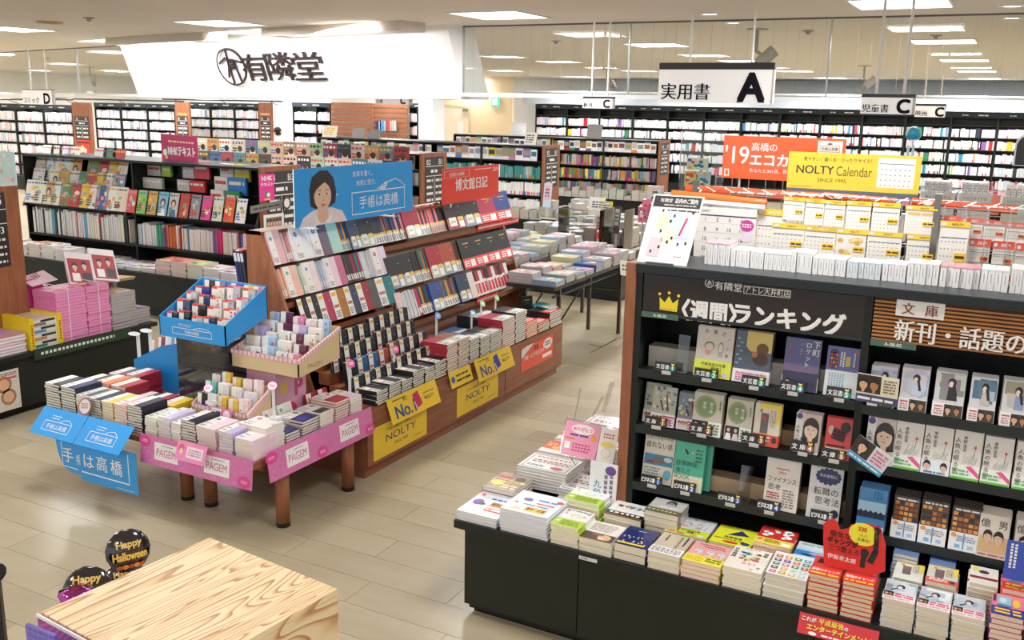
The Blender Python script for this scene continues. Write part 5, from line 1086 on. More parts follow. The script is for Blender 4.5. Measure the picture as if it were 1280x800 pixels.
# two slim metal rulers of a clear stand sticking up
b = MB(); q = at(755, 498, 1, 4.3); b.fbox(F((q.x, 4.3, .58), (1, 0, 0), (.25, 0, 1)), -.012, 0, .012, .17, -.002, 0, hx('b8b8ba'), 'acrylic'); b.fbox(F((q.x - .05, 4.28, .55), (1, 0, 0), (.45, 0, 1)), -.008, 0, .008, .13, -.002, 0, hx('d0d0d2'), 'acrylic'); tag(b.build('clear_stand'), 'pair of clear plastic strips sticking up behind the pink leaflet', 'stand')

# red cut-out advertisement and its lower banner
root = empty('advertising_cutout', (0, 0, 0)); tag(root, 'red cut-out advertisement with black lettering and a yellow bubble', 'advertisement')
yc = 3.2; fr0 = F((0, yc, 0)); O = at(1022, 705, 1, yc)
fr = F(O, (1, 0, -.03), (0, .12, 1)); P_ = lambda px, py: pix(fr, px, py)
b = MB(); pts = [P_(*q) for q in ((1030, 706), (1030, 672), (1031, 655), (1036, 651), (1043, 648), (1048, 652), (1052, 662), (1062, 660), (1066, 655), (1090, 653), (1104, 660), (1109, 680), (1107, 712), (1090, 718))]
pts = pts[::-1]
n = len(pts); b.poly(fr, pts, hx('e02a20'), 0); 
for i in range(n): a, c = pts[i], pts[(i + 1) % n]; b.face([fr.p(*a, 0), fr.p(*a, -.004), fr.p(*c, -.004), fr.p(*c, 0)], hx('b02018'))
b.poly(fr, pts[::-1], hx('e8e0d8'), -.004)
def q4(x, y, s, h, col, bold=.03, mw=None): a = P_(x, y); c = P_(x, y - h); b.txt(fr, s, a[0], a[1], c[1] - a[1], col, bold, 'c', mw, .002)
q4(1052, 672, '陽気な', 8, hx('2a0a0a'), .05, .09); q4(1054, 681, 'ギャングが', 8, hx('2a0a0a'), .05, .1); q4(1055, 690, '三つ数えろ', 8, hx('2a0a0a'), .05, .1); q4(1052, 700, '伊坂幸太郎', 6.5, WHITE, .04, .1)
a = P_(1081, 667); b.disc(fr, a[0], a[1], .047, .04, hx('f4e63a'), .002, 20); q4(1080, 663, '230', 5, hx('d83020'), .04); q4(1081, 670, 'ついに', 3.5, hx('2a2a10'), .02); q4(1081, 676, '文庫化！', 4.5, hx('2a2a10'), .03)
b.bar(fr, *P_(1098, 665), *P_(1096, 690), .016, hx('1e1616'), .002); b.bar(fr, *P_(1096, 688), *P_(1088, 702), .02, hx('1e1616'), .002); b.disc(fr, *P_(1099, 662), .012, .012, hx('1e1616'), .002); b.disc(fr, *P_(1082, 690), .014, .016, hx('1e1616'), .0022); b.bar(fr, *P_(1081, 692), *P_(1078, 708), .016, hx('1e1616'), .002)
b.build('cutout', root)
b = MB(); yb = PY0 - .004; q = [at(995, 787, 1, yb), at(1080, 800, 1, yb)]; fr = F(at(996, 790, 1, yb - .03), (1, 0, .0), (0, .5, 1)); A_ = pix(fr, 1004, 763); w = .26; b.fbox(fr, 0, 0, w, .07, -.002, 0, hx('d02430')); b.txt(fr, 'これが', .01, .046, .016, WHITE, .03, 'l', d=.0012); b.txt(fr, '平成最強', .065, .044, .02, hx('f4e63a'), .05, 'l', d=.0012); b.txt(fr, 'の', .15, .044, .014, WHITE, .03, 'l', d=.0012); b.txt(fr, 'エンターテインメント！', .03, .02, .02, hx('f4e63a'), .05, 'l', w - .05, d=.0012); b.disc(fr, .05, .008, .014, .006, WHITE, .001); b.fakelines(fr, .08, .004, .2, .014, 1, WHITE, 1); b.build('lower_banner', root)
# blue poster at the right edge
b = MB(); q = at(1253, 722, 1, 3.3); fr = F(q, (1, 0, 0), (0, .15, 1)); b.fbox(fr, 0, 0, .14, .13, -.003, 0, hx('3a50b0')); face(b, fr, .095, .065, .05, long=False); vlines(b, fr, .01, .03, .035, .12, 2, WHITE); tag(b.build('small_poster'), 'blue poster with a man’s portrait at the right edge', 'poster')

# ---- books along the top of the bookcase ------------------------------------
x = -1.04; k = 0; TB = {}
while x < .5:
    seg = random.choice((('f2f0ee', 'd8a0a8'), ('f4f2f0', 'eceae8'), ('f2f0ee', 'e8e0e0'), ('f4f2f2', 'c8384a'), ('f4f2f0', 'f4f2f0'), ('e8e4d8', 'd8d4a0'), ('f2eeee', 'e0b0b8'), ('dfe6e6', 'c8d8d8'), ('f6f4f2', 'd8d0d8')))
    n = random.randint(3, 6); t = random.uniform(.013, .022); h = random.uniform(.05, .085); w = random.uniform(.1, .12)
    if abs(x - .02) < .12: pass
    key = ORD[k]
    b = MB(); b.box(0, 0, 0, t, w, h, hx(seg[0]), 'film', {2: hx(seg[0])}); fr = FRONT(0, 0, 0);  b.box(-.0006, -.0006, h - .004, t + .0006, w, h + .0006, hx(seg[1] if k % 3 == 0 else seg[0]), 'print'); vlines(b, fr, t * .35, h * .3, t * .65, h * .8, 1, hx('b8b6b4'))
    me = b.mesh('small_book'); lab = 'small upright book in the %s bunch on top of the ranking bookcase' % key
    for i in range(n):
        if x + t > .56: break
        o = link('small_book', me, None, (x, YR + .12 + random.uniform(0, .015), TOPZ + .0008), (0, 0, random.uniform(-.02, .02))); tag(o, ORD[i] + ' ' + lab, 'small book', 'small books on top, %s bunch' % key)
        x += t + .0015
    x += random.choice((.002, .004, .01)); k += 1
# pink box set lying among them
# map board leaning on top
a, c = at(796, 325, 1, YR + .02), at(858, 330, 1, YR + .02); w = c.x - a.x; root = empty('map_board', (a.x, YR + .02, TOPZ + .001)); tag(root, 'white floor map board leaning on top of the ranking bookcase', 'map board'); fr = F((0, 0, 0), (1, 0, 0), (.12, .3, 1)); fr.u = Vector((1, 0, 0)); fr.n = fr.u.cross(fr.v)
h = .275; b = MB(); b.fbox(fr, 0, 0, w, h, -.006, 0, hx('f2efe9')); b.rect(fr, .006, h * .82, w - .006, h - .005, hx('3e3a3c')); b.txt(fr, '有隣堂', w * .28, h * .89, .016, WHITE, .01, maxw=.06); b.txt(fr, '店内のご案内', w * .68, h * .885, .02, WHITE, .03, maxw=.09); b.fakelines(fr, w * .25, h * .84, w * .9, h * .87, 1, hx('c8c0c0'), 1); b.fakelines(fr, w * .35, h * .76, w * .98, h * .8, 1, hx('4a4a4a'), 1)
for x0, y0, x1, y1, cc in ((.2, .5, .42, .72, 'efe8b8'), (.42, .5, .62, .72, 'c8dcd4'), (.62, .38, .9, .72, 'c4d0e8'), (.36, .32, .62, .5, 'f0dcc4'), (.14, .1, .4, .38, 'f2c8d0')): b.rect(fr, w * x0, h * y0, w * x1, h * y1, hx(cc), .001)
b.bar(fr, w * .7, h * .42, w * .78, h * .68, .008, hx('c83a58'), .0014)
for x, y in ((.25, .75), (.45, .6), (.5, .68), (.3, .45), (.55, .36), (.85, .74), (.48, .3), (.34, .22), (.7, .28), (.85, .3), (.2, .15)): b.rect(fr, w * x, h * y, w * x + .008, h * y + .012, hx(random.choice(('2a2a2a', '4a3a8a', '6a4a2a'))), .0016)
b.disc(fr, w * .72, h * .12, .003, .003, hx('d83030'), .001); b.fakelines(fr, w * .75, h * .11, w * .85, h * .13, 1, hx('6a6a6a'), 1); b.build('board', root)
b = MB(); b.fbox(F((0, -.01, 0)), w * .2, 0, w * .75, .006, -.05, 0, hx('8a8a88'), 'metal'); b.build('foot_clip', root)

# ---- wire rack of calendars behind -------------------------------------------
YC = 3.95
root = empty('wire_rack', (0, 0, 0)); tag(root, 'chrome wire rack carrying calendars behind the ranking bookcase', 'wire rack')
def grid(x0, x1, z0, z1, y, dx, dz, par):
    v_, h_ = MB(), MB(); x = x0
    while x <= x1 + .001: v_.box(x - .0015, y - .0015, z0, x + .0015, y + .0015, z1, hx('c8c8cc'), 'metal'); x += dx
    z = z0
    while z <= z1 + .001: h_.box(x0, y - .004, z - .0015, x1, y - .001, z + .0015, hx('c8c8cc'), 'metal'); z += dz
    v_.build('upright_wires', par); h_.build('cross_wires', par)
grid(-1.2, .7, 1.2, 1.76, YC, .075, .05, root); grid(-1.2, .7, 1.2, 1.82, YC + .3, .075, .05, root)
for x in (-1.2, -.25, .7): b = MB(); b.box(x - .012, YC - .012, .0, x + .012, YC + .012, 1.8, hx('8d8a86'), 'metal'); b.build('post', root)
b = MB()
for q in range(24): xa = -1.2 + q * .08; b.tube((xa, YC + .02, 1.755), (xa + .04, YC + .02, 1.775), .002, hx('d0d0d4'), 'metal', 5); b.tube((xa + .04, YC + .02, 1.775), (xa + .08, YC + .02, 1.755), .002, hx('d0d0d4'), 'metal', 5)
b.build('zigzag_wire', root)
cb = MB(); cb.box(-1.3, 3.78, 0, .7, 4.75, .42, BK, 'black'); cb.box(-1.3, 3.79, .42, .7, 3.81, 1.2, hx('1a1d1c'), 'black'); tag(cb.build('calendar_counter'), 'black counter under the calendar racks', 'counter')
def calendar(px0, px1, pt, pb, label, head='f4c81e', tagc='f4c030', y=YC - .012, kind='grid', title='NOLTY', headf=.13, big=False):
    a, c = at(px0, pb, 1, y), at(px1, pb, 1, y); w = c.x - a.x; h = at((px0 + px1) / 2, pt, 1, y).z - at((px0 + px1) / 2, pb, 1, y).z
    zb = at((px0 + px1) / 2, pb, 1, y).z
    r = empty('calendar', (a.x, y, zb)); tag(r, label, 'calendar'); fr = F((0, 0, 0), (1, 0, 0), (0, .04, 1))
    b = MB(); b.fbox(fr, 0, 0, w, h, -.006, 0, hx('e9e4da'), 'film')
    hh = h * headf
    if kind == 'grid':
        b.rect(fr, w * .04, h * .8 - hh, w * .96, h * .815 - hh, hx('4a4a6a'), .001)
        for i in range(7):
            for j in range(5): 
                s = .35 if big else .5
                if big: b.txt(fr, str(i + j * 7 + 1) if i + j * 7 < 31 else '31', w * (.08 + i * .132), h * (.66 - j * .145), h * .035, hx('4a4a5a'), .01, 'l', d=.001)
                else: b.rect(fr, w * (.07 + i * .13), h * (.64 - j * .13), w * (.11 + i * .13), h * (.66 - j * .13), hx('8a8a90'), .001)
        if big:
            for j in range(5): b.rect(fr, w * .02, h * (.63 - j * .145), w * .98, h * (.632 - j * .145), hx('b0b0c0'), .001)
    elif kind == 'year':
        for i in range(2):
            b.rect(fr, w * (.08 + i * .44), h * .68, w * (.48 + i * .44), h * .78, hx('f0b070'), .001)
            for j in range(5): b.rect(fr, w * (.08 + i * .44), h * (.12 + j * .11), w * (.46 + i * .44), h * (.125 + j * .11), hx('a0a0a8'), .001)
    elif kind == 'photo':
        for q in range(10): b.disc(fr, w * random.uniform(.12, .88), h * random.uniform(.2, .75), w * .1, h * .07, hx(random.choice(('e8c870', 'f0d890', 'd8a050', 'e8b8a0'))), .001 + q * .0001)
    b.build('sheet', r)
    b = MB(); b.fbox(fr, -.002, h - hh, w + .002, h + .002, .001, .004, hx(head), 'film'); b.rect(fr, w * .04, h - hh * .75, w * .2, h - hh * .25, hx('d8e0f0'), .0046)
    b.txt(fr, title, w * .6, h - hh * .72, hh * .45, hx('6a4a10') if head[0] == 'f' and head[1] in 'cd4' else WHITE, .02, maxw=w * .6, d=.0046); b.build('header_strip', r)
    if tagc: b = MB(); b.fbox(fr, w * .58, h * .3, w * .95, h * .46, .001, .0025, hx(tagc)); b.fakelines(fr, w * .61, h * .34, w * .93, h * .43, 1, hx('4a3a10'), 1, .0032); b.build('price_tag', r)
kinds = ['grid', 'grid', 'grid', 'grid', 'grid', 'year']
for i, (a, c, t_, b_) in enumerate(((978, 1004, 247, 275), (1005, 1028, 249, 281), (1029, 1054, 251, 283), (1056, 1086, 252, 287), (1088, 1122, 254, 290), (1129, 1168, 258, 293))):
    calendar(a, c, t_, b_, 'small yellow-headed calendar, %s from the left in the upper row' % ORD[i], kind=kinds[i])
for i, (a, c, t_, b_) in enumerate(((963, 1003, 280, 319), (1004, 1042, 284, 321), (1043, 1080, 287, 326), (1081, 1124, 290, 330), (1130, 1166, 294, 336))):
    calendar(a, c, t_, b_, 'yellow-headed calendar, %s from the left in the lower row' % ORD[i], kind=['grid', 'grid', 'photo', 'grid', 'grid'][i], head='f4c81e' if i != 1 else 'd8b020')
calendar(942, 977, 262, 332, 'tall narrow calendar with yellow header beside the big calendar', kind='grid', title='NOLTY', headf=.1, tagc=None, head='f0c020')
calendar(1168, 1204, 277, 348, 'tall calendar with a yellow price card, right of the yellow rows', kind='grid', headf=.09, y=YC - .03)
# the big January sheet
y = YC - .04; a, c = at(866, 328, 1, y), at(941, 332, 1, y); w = c.x - a.x; h = at(905, 258, 1, y).z - at(905, 330, 1, y).z; r = empty('calendar', (a.x, y, a.z)); tag(r, 'large January sheet calendar under an orange strip, beside the map board', 'calendar'); fr = F((0, 0, 0))
b = MB(); b.fbox(fr, 0, 0, w, h, -.004, 0, hx('ebe7e0'), 'film'); b.txt(fr, 'JANUARY', w * .12, h * .9, h * .055, hx('5a5a60'), .0, 'c', d=.001); b.rect(fr, 0, h * .85, w, h * .87, hx('3a3a68'), .001)
for j, row in enumerate(((1, 2, 3, 4), (8, 9, 10, 11), (15, 16, 17, 18), (22, 23, 24, 25), (29, 30, 31, 0))):
    for i, v in enumerate(row):
        if v: b.txt(fr, str(v), w * (.17 + i * .2), h * (.76 - j * .17), h * .06, hx('4a4a60'), .0, d=.001)
    b.rect(fr, 0, h * (.73 - j * .17), w, h * (.733 - j * .17), hx('b0b0c4'), .001)
b.disc(fr, w * .86, h * .72, w * .11, h * .1, hx('c83a98'), .0014, 18); b.fakelines(fr, w * .78, h * .68, w * .94, h * .76, 2, WHITE, 1, .002, word=1.); b.disc(fr, w * .86, h * .52, w * .1, h * .09, hx('e8d8e4'), .0014, 18); b.disc(fr, w * .86, h * .27, w * .1, h * .04, hx('f07830'), .0014, 16); b.build('sheet', r)
b = MB(); b.tube((-.12, .03, h + .045), (w + .03, .03, h + .03), .014, hx('f07828'), 'film', 12); b.tube((-.12, .01, h + .02), (w + .03, .01, h + .01), .012, hx('e8e8ea'), 'film', 12); b.build('rolled_tube', r)
# upper orange tubes
for i, (xa, ya, xb, yb, rr) in enumerate(((858, 236, 1030, 247, .02), (1030, 244, 1120, 252, .014), (1140, 252, 1272, 263, .016))):
    p, q = at(xa, ya, 1, YC + .12), at(xb, yb, 1, YC + .12); b = MB(); b.tube(p, q, rr, hx('ee5a2a'), 'film', 12); b.disc(F(p + Vector((.06, -rr, 0))), 0, 0, .018, .01, WHITE, .001); b.fakelines(F(p + Vector((.2, -rr, -.006))), 0, 0, .2, .012, 1, WHITE, 1, .001); tag(b.build('calendar_tube'), 'orange rolled calendar lying along the rack top, %s' % ('left', 'middle', 'right')[i], 'calendar')
# red-headed calendars on the right half
k = 0
for row, (t_, b_) in enumerate(((270, 296), (299, 338), (341, 366))):
    for i in range(4):
        x0 = (1172 if row == 0 else 1206) + i * (28 if row == 0 else 29) + row * 2
        if x0 > 1290: continue
        dy = i * 3; ya = YC + (.02 if row == 0 else .01)
        calendar(x0, x0 + 26, t_ + dy, b_ + dy, 'small calendar with a %s header, %s row, %s from the left' % ('coral' if row == 0 else 'red-orange', ('upper', 'middle', 'lower')[row], ORD[i]), head=('e86a50', 'f0502a', 'e84a2a')[row], tagc='f07040', y=ya, title='2019', headf=.22); k += 1
# banners on poles above the racks
def banner(px0, px1, ptl, pbl, ptr, y, label, art, col, lean=0., foot=True):
    a = at(px0, pbl, 1, y); c = at(px1, ptr, 1, y); w = c.x - a.x; h = at(px0, ptl, 1, y).z - a.z; r = empty('banner', (a.x, y, a.z)); tag(r, label, 'banner'); fr = F((0, 0, 0)); b = MB(); b.fbox(fr, 0, 0, w, h, -.008, 0, col, 'film'); art(b, fr, w, h); b.build('panel', r)
    if foot:
        for q in (.15, .85): b = MB(); b.tube((w * q, .012, -.4), (w * q, .012, h * .5), .005, hx('d0d0d0'), 'plastic', 6); b.build('pole', r)
def A_orange(b, fr, w, h):
    b.txt(fr, "'19", w * .12, h * .35, h * .42, WHITE, .012, maxw=w * .2); b.txt(fr, '高橋の', w * .24, h * .66, h * .2, WHITE, .01, 'l'); b.txt(fr, 'エコカレンダー', w * .235, h * .32, h * .3, WHITE, .03, 'l'); b.txt(fr, 'あなたと365日、再生紙', w * .235, h * .16, h * .1, WHITE, .0, 'l')
    b.rect(fr, w * .02, h * .05, w * .06, h * .22, WHITE); b.rect(fr, w * .028, h * .08, w * .052, h * .19, hx('e8642a'), .0012); b.rect(fr, w * .78, h * .66, w * .975, h * .95, hx('eadfd8')); b.rect(fr, w * .8, h * .7, w * .955, h * .84, hx('6a6060'), .001); b.rect(fr, w * .803, h * .71, w * .952, h * .83, hx('eadfd8'), .0013); b.txt(fr, '手帳は高橋', w * .877, h * .73, h * .08, hx('4a4444'), .01, maxw=w * .13, d=.0017); b.disc(fr, w * .875, h * .88, w * .02, h * .02, hx('4a4444'), .0012)
banner(902, 1058, 169, 222, 177, 4.22, 'orange banner with the year 19 in white, behind the yellow one', A_orange, hx('e8602a'))
def A_nolty(b, fr, w, h):
    b.txt(fr, '見やすい！選べる！ぴったりサイズ！', w * .12, h * .76, h * .12, hx('5a4a20'), .0, 'l', w * .52); b.txt(fr, 'NOLTY', w * .07, h * .42, h * .22, hx('33343c'), .015, 'l', w=w * .29); b.txt(fr, 'Calendar', w * .38, h * .39, h * .26, hx('6a5a28'), -.005, 'l', w=w * .27); b.txt(fr, 'SINCE 1995', w * .24, h * .2, h * .1, hx('6a5420'), .0, 'l', w=w * .22)
    b.fakelines(fr, w * .02, h * .04, w * .2, h * .07, 1, hx('a08020'), 1); b.fbox(fr, 0, -.03, w, 0, -.008, .001, hx('5a6470'))
    b.rect(fr, w * .69, h * .13, w * .96, h * .92, hx('ece8e0')); b.rect(fr, w * .7, h * .76, w * .95, h * .775, hx('3a4a88'), .0012)
    for i in range(7):
        for j in range(4): b.rect(fr, w * (.715 + i * .034), h * (.6 - j * .14), w * (.724 + i * .034), h * (.625 - j * .14), hx('5a5a68'), .0012)
banner(983, 1153, 189, 234, 196, 4.08, 'yellow calendar banner in front of the orange banner', A_nolty, hx('ecc636'))
# clear box with orange card, craft boxes and small items behind the racks (right)
bx = MB()
for i, (px0, px1, t_, b_, cc, s) in enumerate(((1150, 1193, 239, 256, 'd8d4d0', '大人のかんたん'), (1197, 1238, 241, 257, 'd6d3cf', 'ハンドメイドの'), (1252, 1290, 246, 260, 'c8ccc0', 'ハンドメイド'))):
    y = 5.6; a, c = at(px0, b_, 1, y), at(px1, b_, 1, y); h = at(px0, t_, 1, y).z - a.z; b = MB(); b.box(a.x, y, .72, c.x, y + .2, a.z + h, hx(cc), 'print'); b.txt(FRONT(a.x, y, a.z), s, .02, h * .5, h * .3, hx('4a4a48'), .0, 'l', c.x - a.x - .04); b.fakelines(FRONT(a.x, y, a.z), .02, h * .1, c.x - a.x - .05, h * .4, 1, hx('6a6a60'), 1)
    tag(b.build('book_carton'), 'grey handicraft book carton behind the racks, %s of three' % ('left', 'middle', 'right')[i], 'carton')
    n = 0; x = a.x + .01
    while x < c.x - .03:
        bb = MB(); bb.box(0, 0, 0, .022, .14, .06, hx('f0ece8'), 'film', {1: WHITE}); bb.fakelines(FRONT(0, 0, 0), .003, .01, .02, .05, 3, hx('a8a8a8'), 1); o = bb.build('handicraft_book', None, False, (x, y + .03, a.z + h - .005)); n += 1; tag(o, ORD[n - 1] + ' white handicraft book in the %s grey carton' % ('left', 'middle', 'right')[i], 'book', 'books in the %s grey carton' % ('left', 'middle', 'right')[i]); x += .026
# shelving mid-distance on the right
b = MB(); b.box(-1.0, 5.5, 0, .6, 5.95, .72, BK, 'black'); tag(b.build('carton_counter'), 'black counter under the grey handicraft cartons', 'counter')
bk = MB()
r = case('book_gondola', 'black low shelving with stationery behind the calendar racks', -.95, 1.4, 7.2, 1.45, [.6, .9, 1.2], .3, .02, headtxt=False)
shelf_books(bk, -.9, .1, 7.22, 1.201, .2, ['b03a3a', '7a8a3a', 'e8e0d0', '3a3a40', 'a8784a', 'd8c8a8', '8a2a30'], .012, .02, .14, 1)
shelf_books(bk, .1, 1.3, 7.22, 1.201, .18, MIX, .01, .02, .14, 1)
shelf_books(bk, -.9, 1.3, 7.22, .901, .2, MIX + RICH, .01, .025, .14, 1); shelf_books(bk, -.9, 1.3, 7.22, .601, .2, MIX + RICH, .01, .025, .14, 1)
for q in range(34): x = -.86 + q * .055; bk.box(x, 7.28, 1.452, x + .045, 7.3, 1.452 + random.uniform(.08, .14), hx(jit(random.choice(('e86a9a', 'f0d0d8', 'd8d8e8', 'b8c8d8', '8a9098', 'f2f0f2', 'd0486a')))), 'film')
for q in range(30): x = -.2 + q * .05; bk.box(x, 7.5, 1.452, x + .012, 7.6, 1.452 + random.uniform(.1, .2), hx(jit(random.choice(MIX))), 'film')
tag(bk.build('stationery_goods'), 'pens, cards and slim books on the low shelving behind the calendars', 'stationery', None, 'stuff')
o = MB(); p = at(1252, 205, 1, 7.0); o.box(p.x - .08, 7.0, 1.452, p.x + .02, 7.02, 1.58, hx('f08a68'), 'film'); tag(o.build('stationery_pack'), 'salmon pink stationery pack standing on the low shelving', 'pack')
# round-topped black board at the right edge
p = at(1268, 206, 1, 5.2); b = MB(); fr = F(p); pts = [(0, 0), (.16, 0), (.16, .09)] + [(.08 + .08 * math.cos(a), .09 + .06 * math.sin(a)) for a in [math.pi * k / 10 for k in range(1, 10)]] + [(0, .09)]
b.poly(fr, [(x * 1.1 - .008, y * 1.1 - .004) for x, y in pts], hx('dcdce0'), -.001); b.poly(fr, pts, hx('2a2a30'), .0); b.poly(fr, pts[::-1], hx('dcdce0'), -.006); b.rect(fr, .04, .01, .08, .06, hx('b8c0a8'), .001); b.tube(fr.p(.08, 0, -.004), fr.p(.08, -.6, -.004), .006, WHITE, 'plastic'); tag(b.build('round_topped_board'), 'black round-topped board with a pale rim at the right edge', 'sign')
# desk globe on a clear stand
p = at(1142, 167, 1, 9); r_ = empty('desk_globe', p); tag(r_, 'blue desk globe on a pale stand before the far shelves', 'globe'); b = MB(); b.lathe((0, 0, 0), [(.001, -.055)] + [(.055 * math.sin(a), -.055 * math.cos(a)) for a in [math.pi * k / 10 for k in range(1, 10)]] + [(.001, .055)], hx('2a9ac0'), 'plastic', 18); b.build('ball', r_, True)
b = MB(); b.ring(F((0, -.01, 0), (.3, 0, 1), (-1, 0, .3)), 0, 0, .066, .066, .006, hx('8ad0e0'), 0, 24, 'plastic', .01); b.build('meridian_ring', r_); b = MB(); b.tube((-.03, 0, -.1), (-.03, 0, -.5), .012, hx('c8d8e4'), 'plastic'); b.tube((.01, 0, -.1), (.02, 0, -.5), .012, hx('c8d8e4'), 'plastic'); b.build('stand', r_)
cc = MB(); cc.box(p.x - .3, 8.9, 0, p.x + .5, 9.3, p.z - .5, BK, 'black'); tag(cc.build('display_block'), 'black display block under the desk globe', 'counter')
# hanging gift bag rack glimpse (colourful square packs at 785-880, 205-235)
for i, (px0, px1, t_, b_, cc) in enumerate(((858, 884, 197, 212, 'cfe0c8'), (855, 869, 213, 233, 'd8c850'), (871, 887, 214, 233, 'a8c8d8'))):
    y = 6.2; a, c = at(px0, b_, 1, y), at(px1, b_, 1, y); h = at(px0, t_, 1, y).z - a.z; b = MB(); fr = FRONT(a.x, y, a.z); b.fbox(fr, 0, 0, c.x - a.x, h, -.02, 0, hx(cc), 'film')
    for q in range(9): b.disc(fr, (c.x - a.x) * random.uniform(.12, .88), h * random.uniform(.12, .88), .014, .01, hx(random.choice(('d8403a', '3a8a4a', 'e8a03a', '2a6ab0', 'f0e0c0'))), .001 + q * .0002)
    tag(b.build('puzzle_box'), 'colourful puzzle box on the rack left of the orange banner, %s' % ('top', 'lower left', 'lower right')[i], 'box')
b = MB(); a = at(848, 235, 1, 6.25); b.box(a.x, 6.25, 0, a.x + .3, 6.27, 1.95, hx('b8b8bc'), 'acrylic'); b.box(a.x, 6.2, .0, a.x + .3, 6.4, .1, hx('6a6a6a'), 'plastic'); tag(b.build('display_rack'), 'pale rack holding the colourful puzzle boxes', 'rack')
# gift bags between the gondola end and the banner
for i, (px0, px1, t_, b_, cc) in enumerate(((808, 826, 232, 260, 'e8d8dc'), (802, 818, 249, 276, 'e87a98'), (797, 808, 258, 278, 'd87a9a'))):
    y = 5.6 - .06 * i; a, c = at(px0, b_, 1, y), at(px1, b_, 1, y); h = at(px0, t_, 1, y).z - a.z; b = MB(); fr = FRONT(a.x, y, a.z); b.fbox(fr, 0, 0, c.x - a.x, h, -.04, 0, hx(cc), 'film')
    for q in range(12): b.disc(fr, (c.x - a.x) * random.uniform(.12, .88), h * random.uniform(.12, .88), .01, .01, hx(random.choice(('d8404a', 'f0d0d8', '3a9a5a', 'f2e8e0', 'c83a78'))), .001 + q * .0002)
    b.box(a.x + .02, y + .01, 1.0, a.x + .03, y + .02, a.z, hx('c8c8c8'), 'metal'); tag(b.build('gift_pack'), 'pink patterned gift pack left of the map board, %s' % ('top', 'middle', 'bottom')[i], 'gift pack')
b = MB(); a = at(797, 300, 1, 5.55); b.box(a.x - .02, 5.5, 0, a.x + .22, 5.75, 1.0, hx('2a2a2a'), 'black'); tag(b.build('display_stand'), 'dark stand behind the map board under the pink gift packs', 'stand')
# ================================================================== DIARY RACK (centre)
DX = -3.05
root = empty('diary_rack', (0, 0, 0)); tag(root, 'brown stepped diary rack with three leaning ledges above a low base', 'display rack')
b = MB()
for y0, y1 in ((4.095, 5.725), (5.735, 6.69)): b.box(DX - .02, y0, .07, DX, y1, .405, hx('8a5236'), 'woodx')
b.build('front_panel', root)
b = MB(); b.box(-3.86, 4.09, .07, DX - .02, 6.69, .404, hx('7a452c'), 'woodx'); b.build('base', root)
b = MB(); b.box(-3.86, 4.1, 0, DX - .03, 6.66, .07, hx('5a3020'), 'woodx'); b.build('toe_kick', root)
def LX(z): return -3.42 - .39 * (z - .41)
for i, y in enumerate((4.1, 5.1, 6.86)):
    b = MB(); P = [(-3.42, .41), (LX(1.36), 1.36), (-3.9, 1.36), (-3.9, .41)] if i != 1 else [(-3.5, .41), (LX(1.3) - .06, 1.3), (-3.88, 1.3), (-3.88, .41)]
    b.face([(x, y, z) for x, z in P][::-1], hx('9a5a3a'), 'wood'); b.face([(x, y + .022, z) for x, z in P], hx('9a5a3a'), 'wood')
    for k in range(4): a, c = P[k], P[(k + 1) % 4]; b.face([(a[0], y, a[1]), (c[0], y, c[1]), (c[0], y + .022, c[1]), (a[0], y + .022, a[1])], hx('8a4e32'), 'wood')
    b.build('end_panel', root)
b = MB(); b.hexa([(-3.54, 4.12, .41), (-3.54, 6.86, .41), (-3.56, 6.86, .41), (-3.56, 4.12, .41), (LX(1.3) - .12, 4.12, 1.3), (LX(1.3) - .12, 6.86, 1.3), (LX(1.3) - .14, 6.86, 1.3), (LX(1.3) - .14, 4.12, 1.3)], hx('7a452c'), 'woodx'); b.build('leaning_back', root)
LEDGE = []
for z, y0, y1 in ((1.165, 4.12, 6.86), (.975, 4.12, 5.1), (.79, 4.12, 5.1), (.87, 5.12, 6.86), (.66, 5.12, 6.86)):
    b = MB(); x = LX(z); b.box(x - .13, y0, z - .02, x, y1, z, hx('7a452c'), 'woodx'); b.box(x - .002, y0, z - .055, x + .002, y1, z - .018, hx('8a5236'), 'woodx'); b.box(x, y0, z - .02, x + .003, y1, z + .006, hx('d8d8d4'), 'acrylic'); b.build('ledge', root)
b = MB(); b.box(-3.9, 4.1, 1.34, -3.78, 6.88, 1.36, hx('7a452c'), 'woodx'); b.build('top_cap', root)

def flower(b, fr, x, y, s, c):
    for k in range(5): b.disc(fr, x + s * .5 * math.cos(k * 1.257), y + s * .5 * math.sin(k * 1.257), s * .34, s * .34, hx(c), .0016, 7)
def L_art(fc):
    def f(b, fr, w, h):
        b.rect(fr, 0, 0, w * .46, h, hx('f0ece6'), .0007); flower(b, fr, w * .23, h * .78, w * .13, fc); b.fakelines(fr, w * .06, h * .06, w * .4, h * .22, 3, hx('8a8a88'), .9, .0012); b.rect(fr, w * .2, h * .42, w * .3, h * .46, hx('e08a5a'), .0012)
    return f
def B_art(card='f0ece0', low='b8c4b4'):
    def f(b, fr, w, h):
        b.rect(fr, 0, 0, w, h * .36, hx(low), .0007); b.rect(fr, w * .12, h * .1, w * .52, h * .4, hx(card), .0012); b.rect(fr, w * .62, h * .28, w * .92, h * .4, hx('f0c030'), .0012); b.rect(fr, w * .64, h * .04, w * .92, h * .26, hx('f0f0ee'), .0012); b.fakelines(fr, w * .18, h * .2, w * .46, h * .3, 2, hx('8a8a88'), .9, .0018); b.disc(fr, w * .82, h * .75, w * .03, h * .015, hx('e8e4d8'), .001)
    return f
